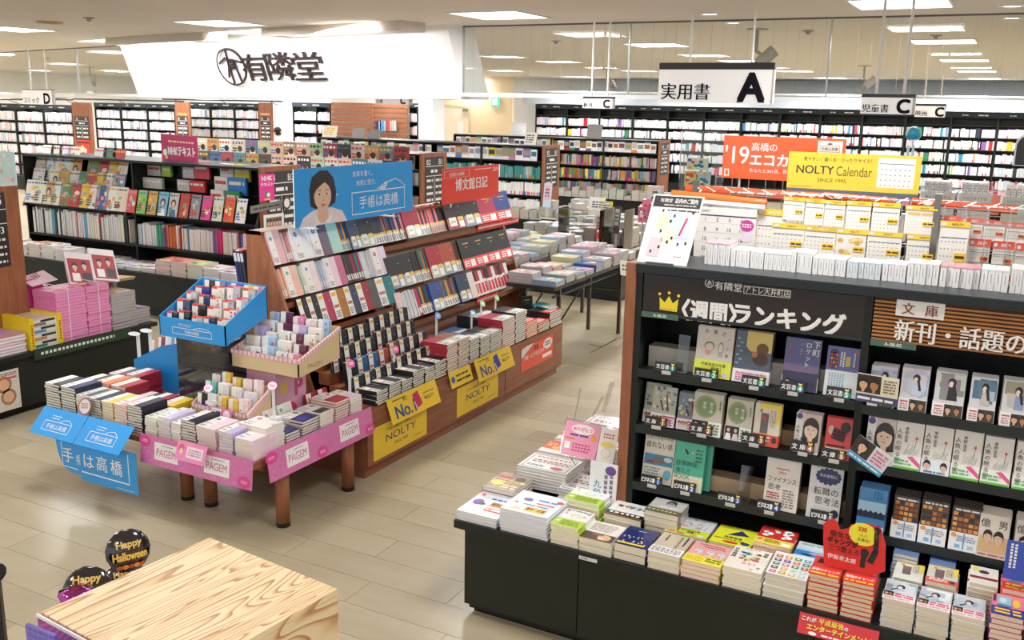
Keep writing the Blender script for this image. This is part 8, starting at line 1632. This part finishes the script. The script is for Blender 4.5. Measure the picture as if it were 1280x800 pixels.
# flowery poster above it at the very edge
p = at(0, 232, 1, 6.3); q = at(17, 190, 1, 6.3); b = MB(); fr = F((p.x - .2, 6.3, p.z)); b.fbox(fr, 0, 0, q.x - p.x + .2, q.z - p.z, -.01, 0, hx('c8e4e8'))
for k in range(22): b.disc(fr, random.uniform(.05, q.x - p.x + .15), random.uniform(.02, q.z - p.z - .02), .03, .025, hx(random.choice(('f0f0e8', 'e8a8b0', 'f0d8d0', 'b8dce4', 'd8e8d0'))), .001 + k * .0001, 8)
tag(b.build('flowered_board'), 'pale blue flowered board at the left edge above the counter', 'board'); b = MB(); b.box(p.x - .2, 6.32, 0, p.x - .15, 6.36, p.z + .1, hx('8a8a88'), 'metal'); tag(b.build('board_post'), 'grey post behind the flowered board', 'post')
def lstack(y0, y1, x0, x1, n, t, cover, label, pages='e8e2de', art=None, edgecol=None, z=.4205, rz=0, name='magazine', m='print'):
    bs = book_set(y1 - y0, x1 - x0, t, cover, art or mag_art(), 'L', None, None, pages, m, spinecol=edgecol); return stack(bs, (x0 + x1) / 2, (y0 + y1) / 2, z, n, label, 'magazine', name, R(90) + rz, .005, .02)
lstack(3.58, 3.93, -6.0, -5.74, 6, .02, 'c8a0d0', 'mauve magazine stack at the left counter’s near end', 'f0ece8', edgecol='c8a0d0')
lstack(4.18, 4.42, -5.98, -5.74, 16, .022, 'e884ba', 'tall pink magazine bundle tied with string, nearer half', 'ee9cc8')
lstack(4.425, 4.62, -5.98, -5.74, 16, .022, 'e884ba', 'tall pink magazine bundle tied with string, farther half', 'ee9cc8')
b = MB()
for y in (4.27, 4.52):
    for (p, q) in (((-5.732, y, .425), (-5.732, y, .8)), ((-5.732, y, .8), (-5.99, y, .805))): b.tube(p, q, .0025, WHITE, 'plastic', 5)
tag(b.build('binding_string'), 'white string tied round the pink magazine bundle', 'string')
lstack(4.63, 4.85, -5.98, -5.74, 11, .024, 'b8a8a4', 'tall grey magazine stack beside the pink bundle', 'b4b0b2')
lstack(4.86, 4.99, -5.96, -5.76, 5, .022, 'a8989a', 'low grey magazine stack at the counter’s far end', 'b8b4b6')
lstack(4.3, 4.6, -6.28, -6.02, 9, .024, 'e8e0dc', 'white magazine stack behind the pink bundle')
lstack(4.65, 4.95, -6.3, -6.03, 8, .024, 'c8b8b0', 'flat magazine stack behind the grey magazines', 'a8a4a4')
lstack(4.25, 4.55, -6.6, -6.32, 12, .024, 'e8e4e4', 'rear magazine stack with a red cover beside the B5 panel', 'b8b8bc')
# boxed sets with yellow ends
for i, (y0, y1, x0, x1, z1, lab) in enumerate(((3.96, 4.16, -6.0, -5.73, .62, 'boxed picture magazines with a yellow band, right of the mauve stack'), (3.62, 3.9, -6.32, -6.05, .68, 'white boxed books with a yellow strip behind the mauve stack'))):
    r = empty('boxed_set', (0, 0, 0)); tag(r, lab, 'boxed set')
    for k in range(4): h = (z1 - .42) / 4; b = MB(); b.box(x0, y0, .421 + k * h, x1, y1, .421 + (k + 1) * h - .003, hx('e8e8e0'), 'film'); fr = SIDE(x1, y0, .421 + k * h); b.rect(fr, .01, h * .1, (y1 - y0) * .6, h * .5, hx(('4a8a6a', 'c88a50', '5a98c8', '8a7a60')[k])); b.rect(fr, (y1 - y0) * .4, h * .55, (y1 - y0) * .95, h * .85, hx(('2a2a28', '3a2a20', '2a3a2a', '2a2a28')[k]), .0009); b.build('magazine', r)
    for yy_ in (y0 - .012, y1): b = MB(); b.box(x0, yy_, .421, x1 + .01, yy_ + .035, z1 + .02, hx('f4d820'), 'film'); b.fakelines(SIDE(x1 + .01, yy_, .44), .008, 0, .03, .15, 1, hx('c86a20'), 1, vert=True); b.build('yellow_end', r)
b = MB(); b.box(CXF - .002, 3.95, .355, CXF + .004, 4.75, .43, hx('24402e')); b.fakelines(SIDE(CXF + .004, 4.0, .375), 0, 0, .6, .035, 1, hx('e8ece8'), 1, word=.7); tag(b.build('edge_strip'), 'dark green strip with white lettering on the counter edge', 'label')
def A_food(b, fr, w, h):
    for x, y, s, c in ((.2, .6, .3, 'c84a3a'), (.66, .66, .17, 'a07850'), (.74, .34, .17, 'a8845a'), (.3, .2, .2, 'd8e8f0')): b.disc(fr, w * x, h * y, s * w, s * w, hx(c), .0008, 18); b.disc(fr, w * x, h * y, s * w * .7, s * w * .7, hx('e8b890' if c != 'd8e8f0' else 'b8d0d8'), .0012, 14)
    b.fakelines(fr, w * .1, h * .86, w * .95, h * .95, 2, hx('8a6a60'), 1); b.rect(fr, w * .6, h * .78, w * .95, h * .83, hx('e04a6a'), .001)
b = MB(); fr = F((CXF + .001, 3.5, .065), (0, 1, 0)); b.fbox(fr, 0, 0, .325, .27, -.002, .001, hx('e0d8cc')); A_food(b, F((CXF + .0015, 3.5, .065), (0, 1, 0)), .325, .27); tag(b.build('poster'), 'cream poster with round food pictures on the black counter', 'poster')
# tilted picture magazines and pop signs on the counter
for i, (px0, px1, t_, b_, c) in enumerate(((105, 128, 330, 362, 'e8e0e4'), (127, 149, 328, 360, 'f0eeee'))):
    X = -5.98; a = at(px0 + 8, b_, 0, X); bs = book_set(.2, .26, .02, c, lambda b, fr, w, h: [(b.rect(fr, w * .05, h * .05, w * .95, h * .8, hx('b03040'))), face(b, fr, w * .3, h * .55, h * .16, long=False), face(b, fr, w * .68, h * .6, h * .16, long=False), b.rect(fr, w * .15, h * .1, w * .45, h * .35, hx('f2eef0'), .002), b.rect(fr, w * .55, h * .1, w * .9, h * .38, hx('2a2a30'), .002)], 'L'); put_book(bs, (X, 4.56 + i * .21, .86), (R(58), R(12), R(82)), 'picture magazine tilted on an easel, %s of two' % ('left', 'right')[i], 'magazine', None, 'magazine')
b = MB(); b.box(-6.12, 4.45, .42, -6.06, 4.95, .75, hx('c8c8c8'), 'acrylic'); b.hexa([(-5.96, 4.5, .735), (-5.9, 4.98, .735), (-6.06, 4.98, .74), (-6.1, 4.5, .74), (-5.96, 4.5, .745), (-5.88, 4.98, .76), (-6.06, 4.98, .75), (-6.1, 4.5, .75)], hx('c8b070'), 'print'); tag(b.build('magazine_easel'), 'clear easel under the two tilted picture magazines', 'easel')
b = MB(); b.box(-6.06, 4.16, .42, -6.03, 4.3, .84, hx('d83a90'), 'print'); b.hexa([(-6.1, 4.16, .84), (-5.95, 4.16, .8), (-5.95, 4.36, .82), (-6.1, 4.36, .87), (-6.1, 4.16, .845), (-5.95, 4.16, .805), (-5.95, 4.36, .825), (-6.1, 4.36, .875)], hx('e8c8d0'), 'print'); fr = F((-6.09, 4.18, .86), (0, 1, .1), (-1, 0, .25)); b.txt(fr, '山', .07, -.08, .06, hx('2a2022'), .03); b.disc(fr, .1, -.02, .012, .012, hx('d83040'), .002); tag(b.build('pink_stand'), 'magenta stand with a pink card beside the B5 panel', 'stand')
r = empty('sample_box', (0, 0, 0)); tag(r, 'white window box with a yellow dot on the left counter', 'box'); b = MB(); b.box(-6.3, 3.72, .60, -6.26, 4.16, .84, hx('eeeae8')); fr = SIDE(-6.259, 3.72, .6); b.rect(fr, .15, .03, .38, .12, hx('b8a8a0')); b.disc(fr, .16, .19, .025, .025, hx('f0d020')); b.fakelines(fr, .22, .17, .4, .2, 1, hx('6a6a6a'), 1); b.build('front', r); b = MB(); b.box(-6.5, 3.72, .42, -6.3, 4.16, .6, hx('e0dcd8')); b.build('body', r)
flat(-6.15, 4.05, .2, .2, .02, 6, 'd890c8', mag_art(), 'low pink-topped stack before the white window box', R(90))

# ================================================================== FOLDING TABLE AND ISLANDS (middle)
FT = (-3.53, -3.1, 6.62, 8.42, .7)
r = empty('folding_table', (0, 0, 0)); tag(r, 'dark folding table loaded with book stacks behind the diary rack', 'table')
b = MB(); b.box(FT[0], FT[2], .672, FT[1], FT[3], .7, hx('3a3230'), 'black'); b.build('tabletop', r)
for x in (FT[0] + .06, FT[1] - .06):
    for y in (FT[2] + .22, FT[3] - .22): b = MB(); b.box(x - .014, y - .014, 0, x + .014, y + .014, .67, hx('3a2c28'), 'plastic'); b.build('leg', r)
for x in (FT[0] + .06, FT[1] - .06): b = MB(); b.tube((x, FT[2] + .1, .6), (x, FT[3] - .1, .6), .01, hx('2e2826'), 'plastic', 6); b.tube((x, FT[2] + .22, .35), (x, FT[2] + .8, .66), .008, hx('2e2826'), 'plastic', 6); b.build('rail', r)
for y in (FT[2] + .22, FT[3] - .22): b = MB(); b.tube((FT[0] + .06, y, .42), (FT[1] - .06, y, .42), .01, hx('2e2826'), 'plastic', 6); b.build('crossbar', r)
TC = ['bcbcc0', '98a8bc', 'c0b4b4', 'b894a0', '88a0b8', 'c8c8c8', 'a8b0a8', '9a8e9a', 'b8b894']
b = MB(); b.box(-4.6, 7.02, .67, -3.78, 8.95, .7, hx('3a3230'), 'black'); r2_ = empty('folding_table'); tag(r2_, 'second dark table loaded with book stacks, left of the folding table', 'table'); b.build('tabletop', r2_)
for x in (-4.55, -3.83):
    for y in (7.1, 8.87): b = MB(); b.box(x - .014, y - .014, 0, x + .014, y + .014, .67, hx('3a2c28'), 'plastic'); b.build('leg', r2_)
for i in range(5):
    for j in range(9):
        c = TC[(i * 4 + j * 2) % 9] if (i, j) not in ((1, 4), (0, 2)) else ('f08a80' if i == 0 else '2a50a0'); n = (5, 6, 5, 4, 6, 7, 8, 8, 6)[j] - (i % 2) * 2
        bs = book_set(.17, .215, .021, c, mag_art(), 'L', None, None, 'bdb9b4', 'print'); stack(bs, (FT[0] + .105 + i * .215) if i < 2 else -4.45 + (i - 2) * .255, (FT[2] + .12 if i < 2 else 7.15) + j * .2, .7005, max(n - 1, 2), '%s column, %s row of book stacks on the folding tables' % (('left', 'right', 'far left', 'far middle', 'far right')[i], ORD[j]), 'stacked book', 'stacked_book', R(90), .006, .03)
for i, (x, y, w, h, lab) in enumerate(((-4.5, 9.66, .5, .2, 'clear acrylic partition on the island counter, left one'), (-3.95, 9.66, .24, .22, 'clear acrylic partition on the island counter, right one'))):
    b = MB(); z = .78; b.box(x, y, z, x + w, y + .005, z + h, WHITE, 'acrylic'); b.box(x, y, .55, x + .005, y + .3, z + h, WHITE, 'acrylic'); b.box(x + w, y, .55, x + w + .005, y + .3, z + h, WHITE, 'acrylic'); tag(b.build('acrylic_partition'), lab, 'partition')
p = at(672, 337, 1, 6.6)
b = MB(); fr = F((FT[1] + .01, 8.0, .66), (0, 1, -.2), (-.1, 0, 1)); b.fbox(fr, 0, -.06, .45, .08, -.002, 0, hx('ece8dc')); b.fakelines(fr, .05, -.02, .4, .05, 2, hx('5a5a50'), 1); tag(b.build('shelf_notice'), 'white tilted notice on the folding table’s far corner', 'notice')
# island counters beyond
def island(x0, x1, y0, y1, z, label, hmax, pal, plabel):
    b = MB(); b.box(x0, y0, 0, x1, y1, z, BK, 'black'); b.box(x0 - .01, y0 - .01, z - .03, x1 + .01, y1 + .01, z, hx('cfc8b8'), 'wall'); tag(b.build('island_counter'), label, 'counter')
    b = MB(); pile(b, x0 + .02, x1 - .02, y0 + (.4 if y1 - y0 > 1.5 else .02), y1 - .02, z + .001, hmax, pal); tag(b.build('book_pile'), plabel, 'books', None, 'stuff')
PALB = ['c0bcb2', 'b4b4ba', '98a8bc', 'c4c0b8', 'b8a898', 'a0aca6', 'bc9ca0', 'a8a8b0']
island(-5.15, -3.7, 9.6, 11.6, .55, 'dark island counter with a pale edge beyond the folding table', .22, PALB, 'low book stacks on the island counter beyond the folding table')
b = MB(); 
for (x0, x1, y0, y1) in ((-10.5, -6.1, 12.62, 12.94), (-10.1, -5.6, 16.35, 16.74), (-10.3, -6.4, 9.3, 9.6)): pile(b, x0, x1, y0, y1, .421, .2, PALB + RICH[:4])
tag(b.build('book_pile'), 'book stacks on the bases of the far gondolas', 'books', None, 'stuff')
island(-6.1, -5.3, 12.5, 13.3, .5, 'black end counter beside the second gondola', .25, PALB, 'book stacks on the end counter beside the second gondola')
island(-5.55, -4.6, 15.2, 16.2, .5, 'black end counter beside the farthest gondola', .16, PALB, 'book stacks on the end counter beside the farthest gondola')
# upright samples and pop cards on the islands
for i, (px, py, Y, w, h, c, lab) in enumerate(((745, 258, 10.6, .2, .22, 'f0f0e8', 'white picture card standing on the island counter'), (757, 262, 10.4, .14, .2, 'e8c840', 'yellow figure card standing on the island counter'), (770, 275, 9.75, .07, .3, '5a3038', 'tall dark leaning sample book behind the folding table'), (683, 244, 12.4, .12, .35, 'b8cce0', 'pale blue hanging card beside the brown end panel'), (648, 318, 8.3, .12, .18, 'e4e490', 'pale yellow box among the folding table stacks'), (668, 305, 8.3, .1, .2, 'e8e8a0', 'pale lime box behind the folding table'), (752, 300, 9.8, .12, .2, 'f0e030', 'yellow framed card on the island counter'), (748, 285, 9.7, .06, .24, 'd83040', 'red and white talker behind the folding table'))):
    p = at(px, py, 1, Y); b = MB(); fr = F((p.x - w / 2, Y, p.z - h / 2), (1, 0, 0), (0, .15, 1)); b.fbox(fr, 0, 0, w, h, -.02, 0, hx(c)); b.rect(fr, w * .15, h * .3, w * .85, h * .9, hx(random.choice(('f2f0f0', 'd8e0e8', 'e8a0a8')))); b.fakelines(fr, w * .2, h * .4, w * .8, h * .8, 3, hx('6a6a78'), .9, .0015); zb = .55 if 9.3 < Y < 12 else .7 if Y < 9 else .5; b.box(p.x - .01, Y + .02, min(zb, p.z - h / 2 - .001) , p.x + .01, Y + .025, p.z, hx('c8c8c8'), 'plastic'); tag(b.build('display_card'), lab, 'card')

# shop assistant seen over the shelves, head bowed ---------------------------
def person(px, py, Y):
    p = at(px, py, 1, Y); r = empty('person', (p.x, Y, 0)); tag(r, 'dark-haired person in a white shirt looking down behind the shelves', 'person')
    H = p.z + .1; me = bpy.data.meshes.new('body')
    J = [((0, 0, H * .54), .15), ((0, 0, H * .64), .135), ((0, -.01, H * .76), .16), ((0, -.02, H * .845), .09), ((0, -.04, H * .885), .055),
         ((.17, -.02, H * .81), .065), ((.24, -.06, H * .65), .048), ((.16, -.28, H * .6), .036), ((.1, -.34, H * .6), .03), ((-.17, -.02, H * .81), .065), ((-.24, -.06, H * .65), .048), ((-.16, -.28, H * .6), .036), ((-.1, -.34, H * .6), .03),
         ((.09, 0, H * .48), .095), ((.1, 0, H * .27), .065), ((.1, .02, .05), .045), ((.1, -.12, .03), .035), ((-.09, 0, H * .48), .095), ((-.1, 0, H * .27), .065), ((-.1, .02, .05), .045), ((-.1, -.12, .03), .035)]
    E = [(0, 1), (1, 2), (2, 3), (3, 4), (2, 5), (5, 6), (6, 7), (7, 8), (2, 9), (9, 10), (10, 11), (11, 12), (0, 13), (13, 14), (14, 15), (15, 16), (0, 17), (17, 18), (18, 19), (19, 20)]
    me.from_pydata([j[0] for j in J], E, []); o = link('body', me, r); m = o.modifiers.new('s', 'SKIN')
    for i, (_, q) in enumerate(J): me.skin_vertices[0].data[i].radius = (q, q * .8)
    me.skin_vertices[0].data[0].use_root = True; o.modifiers.new('u', 'SUBSURF').levels = 1; me.materials.append(M['shirt'])
    hd = MB(); c = Vector((0, -.07, H * .93)); ax = Vector((0, -.35, 1)).normalized()
    hd.lathe(c - ax * .11, [(.02, 0), (.055, .02), (.068, .06), (.074, .11), (.07, .16), (.045, .2), (.001, .22)], hx('e3bd9e'), 'skin', 14, ax); hd.tube(c + Vector((0, -.07, -.0)), c + Vector((0, -.095, -.02)), .012, hx('e0b898'), 'skin', 6, .008)
    for s in (-1, 1): hd.tube(c + Vector((s * .072, .0, -.01)), c + Vector((s * .085, .01, .01)), .018, hx('e0b898'), 'skin', 6); hd.tube(c + Vector((s * .028, -.066, .01)), c + Vector((s * .028, -.073, .008)), .008, hx('241a18'), 'plastic', 6)
    hd.tube(c + Vector((-.02, -.062, -.055)), c + Vector((.02, -.062, -.055)), .005, hx('b8605a'), 'skin', 6); hd.build('head', r, True)
    hr = MB(); hr.lathe(c + Vector((0, .022, -.06)), [(.05, -.02), (.082, .02), (.09, .08), (.086, .13), (.06, .17), (.001, .19)], hx('1c1718'), 'cloth', 14, (0, -.25, 1)); hr.build('hair', r, True)
    for s in (-1, 1):
        hnd = MB(); w = Vector((s * .1, -.34, H * .6)); hnd.lathe(w + Vector((0, .02, 0)), [(.018, 0), (.034, -.02), (.038, -.06), (.03, -.085)], hx('e3bd9e'), 'skin', 8, (0, 1, .2))
        for q in range(4): a = w + Vector(((q - 1.5) * .017, -.06, -.012)); m1 = a + Vector((0, -.04, -.01)); hnd.tube(a, m1, .009, hx('e3bd9e'), 'skin', 6, .008); hnd.tube(m1, m1 + Vector((0, -.026 + abs(q - 1.3) * .005, -.02)), .008, hx('e3bd9e'), 'skin', 6, .006)
        a = w + Vector((-s * .03, -.02, -.005)); hnd.tube(a, a + Vector((-s * .025, -.04, -.012)), .01, hx('e3bd9e'), 'skin', 6, .008); hnd.build('hand', r, True)
M['shirt'] = new_mat('white_shirt', .8); _n = M['shirt'].node_tree.nodes
[n for n in _n if n.type == 'ATTRIBUTE'][0].attribute_name = 'none'
_b = M['shirt'].node_tree.nodes['Principled BSDF']; M['shirt'].node_tree.links.remove(_b.inputs['Base Color'].links[0]); _b.inputs['Base Color'].default_value = (.85, .86, .88, 1)
person(349.5, 165, 18.2)
# service counter top in front of the assistant
a, c = at(348, 174, 1, 17.2), at(396, 174, 1, 17.2); b = MB(); b.box(a.x - .6, 17.0, 0, c.x + .4, 17.5, 1.12, BK, 'black'); b.box(a.x - .65, 16.95, 1.12, c.x + .45, 17.55, 1.16, hx('e8e4dc'), 'wall'); tag(b.build('service_counter'), 'dark service counter before the white register wall', 'counter')

# ================================================================== NEAR LEFT CORNER: pine box, balloons
q0, q1, q2 = at(65, 767, 2, .75), at(262, 672, 2, .75), at(422, 736, 2, .75)
u, v = (q2 - q1), (q0 - q1); w, d = u.length, v.length; ang = math.atan2(u.y, u.x)
r = empty('pine_plywood_box', (q1.x, q1.y, 0), (0, 0, ang)); tag(r, 'pine plywood box with bold grain in the near left corner', 'box')
b = MB(); b.box(0, -w, .732, w, 0, .75, hx('f0d0a0'), 'pine'); b.build('top_panel', r)
for nm, q in (('side_panel', (w - .018, -w, 0, w, 0, .731)), ('side_panel', (0, -w, 0, .018, 0, .731)), ('side_panel', (.018, -.018, 0, w - .018, 0, .731)), ('side_panel', (.018, -w, 0, w - .018, -w + .018, .731))): b = MB(); b.box(*q, hx('f0d0a0'), 'pine'); b.build(nm, r)
b2 = MB(); b2.box(0, -w - .012, .15, w, -w - .001, .745, hx('98308a'), 'print'); fr = F((0, -w - .012, .15)); k = 0
while k < 60: b2.bar(fr, max(0, k * .022 - .5), 0 if k * .022 > .5 else (.5 - k * .022) * 1.3, min(w, k * .022), .595 if k * .022 < w else .595 - (k * .022 - w) * 1.3, .006, hx('b852ae'), .0008) if .03 < k * .022 < w + .42 else None; k += 1
pp = b2.build('purple_poster', r); b = MB(); b.box(-.002, -w - .014, .742, w + .002, -w - .009, .7512, WHITE, 'plastic'); b.build('poster_edge', pp)
# foil balloons on sticks
def balloon(px, py, rpx, D, label, l1, l2, tx, ty, yawd, tilt=0.):
    d = (rt * ((px - 640) / FPX) - up * ((py - 398.5) / FPX) + fw); c = Vector((0, 0, CAMZ)) + d * D; rad = rpx / FPX * D
    r = empty('foil_balloon', c, (tilt, 0, yawd)); tag(r, label, 'balloon'); b = MB(); n = 30; rings = [(0.001, .36), (.3, .345), (.55, .3), (.78, .2), (.93, .09), (1.0, 0)]
    prof = [(q * rad, h * rad) for q, h in rings] + [(q * rad, -h * rad) for q, h in rings[-2::-1]]
    k = len(b.v); mi = b.mi('foil')
    for q, (rr, h) in enumerate(prof):
        for i in range(n): a = 2 * math.pi * i / n; s = 1 + (.012 * math.cos(a * 15) if .85 < rr / rad else 0); b.v.append((rr * s * math.cos(a), -h, rr * s * math.sin(a)))
    for j in range(len(prof) - 1):
        for i in range(n): b.f.append((k + j * n + i, k + j * n + (i + 1) % n, k + (j + 1) * n + (i + 1) % n, k + (j + 1) * n + i)); b.c.append(hx('5c5c64')); b.m.append(mi)
    b.build('foil_skin', r, True)
    def surf(x, z): q = min(.98, math.hypot(x, z) / rad); return -(.365 * math.sqrt(max(0, 1 - q * q))) * rad - .003
    t = MB(); g = F((0, 0, 0)); t.txt(g, l1, 0, rad * (.12 + ty), rad * .4, hx('f0c860'), .03, maxw=rad * 1.3); t.txt(g, l2, 0, -rad * (.36 - ty), rad * .36, hx('f0c860'), .03, maxw=rad * 1.5)
    for q in range(5): t.disc(g, rad * (-.5 + q * .25), -rad * .68, rad * .14, rad * .11, hx(('d8603a', 'e89a40', 'c84a30', 'e8a850', 'd8603a')[q]), 0, 10)
    t.v = [(x, surf(x, z), z) for x, y, z in t.v]; t.build('lettering', r)
    s = MB(); s.tube((0, 0, -rad * .95), (0, 0, -c.z + .32), .0035, WHITE, 'plastic', 6); s.build('stick', r)
    return c
ba = balloon(160, 688, 27, 3.0, 'black foil halloween balloon, uppermost of the three', 'Happy', 'Halloween', 0, 0, R(64), R(-14))
bb_ = balloon(110, 737, 29, 2.85, 'black foil halloween balloon, lower left one', 'Happy', 'Halloween', 0, .12, R(48), R(-22))
bc_ = balloon(157, 725, 25, 3.1, 'black foil halloween balloon half hidden by the pine box', 'Happy', 'Halloween', 0, 0, R(60), R(-20))
# basket that holds them, with purple wrapping
m_ = (ba + bb_ + bc_) / 3; r = empty('balloon_basket', (m_.x - .02, m_.y, 0)); tag(r, 'purple wrapped bucket holding the halloween balloons beside the pine box', 'bucket'); b = MB(); b.lathe((0, 0, 0), [(.001, 0), (.13, 0), (.17, .34), (.165, .34), (.125, .02), (.001, .02)], hx('6a4ab0'), 'film', 20); b.build('bucket', r, True)
pq = at(45, 790, 0, q0.x - .1); b = MB(); fr = F(at(33, 796, 1, 1.36)); b.fbox(fr, 0, -.3, .11, .035, -.01, 0, hx('6a58b8'), 'film'); 
for k in range(5): b.rect(fr, 0, .02 - k * .02, .11, .024 - k * .02, hx('8a7ad0'), .001); b.rect(fr, .02 * k + .01, -.1, .02 * k + .013, .035, hx('8a7ad0'), .0012)
b.box(fr.o.x, fr.o.y, 0, fr.o.x + .11, fr.o.y + .1, fr.o.z - .3, hx('4a3a88'), 'film'); tag(b.build('patterned_box'), 'violet checked box left of the pine plywood box', 'box')
b = MB(); p = at(84, 753, 2, .68); b.lathe(p + Vector((0, .03, -.1)), [(.05, 0), (.035, .08), (.05, .12), (.02, .13)], hx('c050b0'), 'foil', 9); b.tube(p + Vector((0, .03, -.1)), (p.x, p.y + .03, 0), .004, WHITE, 'plastic', 6); tag(b.build('foil_tassel', smooth=True), 'magenta foil tassel between the balloons and the pine box', 'tassel')
# black stand at the left frame edge
p = at(-2, 790, 2, 1.0); b = MB(); b.tube((p.x, p.y, 0), (p.x, p.y, 1.25), .016, hx('1c1c20'), 'plastic', 10); b.tube((p.x - .02, p.y, 1.14), (p.x + .02, p.y, 1.14), .02, hx('1c1c20'), 'plastic', 10); b.lathe((p.x, p.y, 0), [(.14, 0), (.14, .015), (.02, .03)], hx('1c1c20'), 'plastic', 18); tag(b.build('black_stand'), 'slim black stand pole at the left edge', 'stand')
# booklets whose tips show at the bottom edge
p = at(545, 792, 2, .8); b = MB(); b.box(p.x - .14, p.y - .2, 0, p.x + .14, p.y - .02, .6, BK, 'black'); tag(b.build('leaflet_box'), 'black leaflet box at the bottom edge', 'box')
for k in range(4): b = MB(); b.box(0, 0, 0, .07, .004, .2, hx('4a3a48'), 'print'); b.box(.001, -.001, .185, .069, .0, .2, hx('e8e4e2')); tag(b.build('leaflet', None, False, (p.x - .03 + k * .018, p.y - .08 + k * .012, .6), (0, R(8), R(-35))), 'striped leaflet tip at the bottom edge, %s from the left' % ORD[k], 'leaflet')
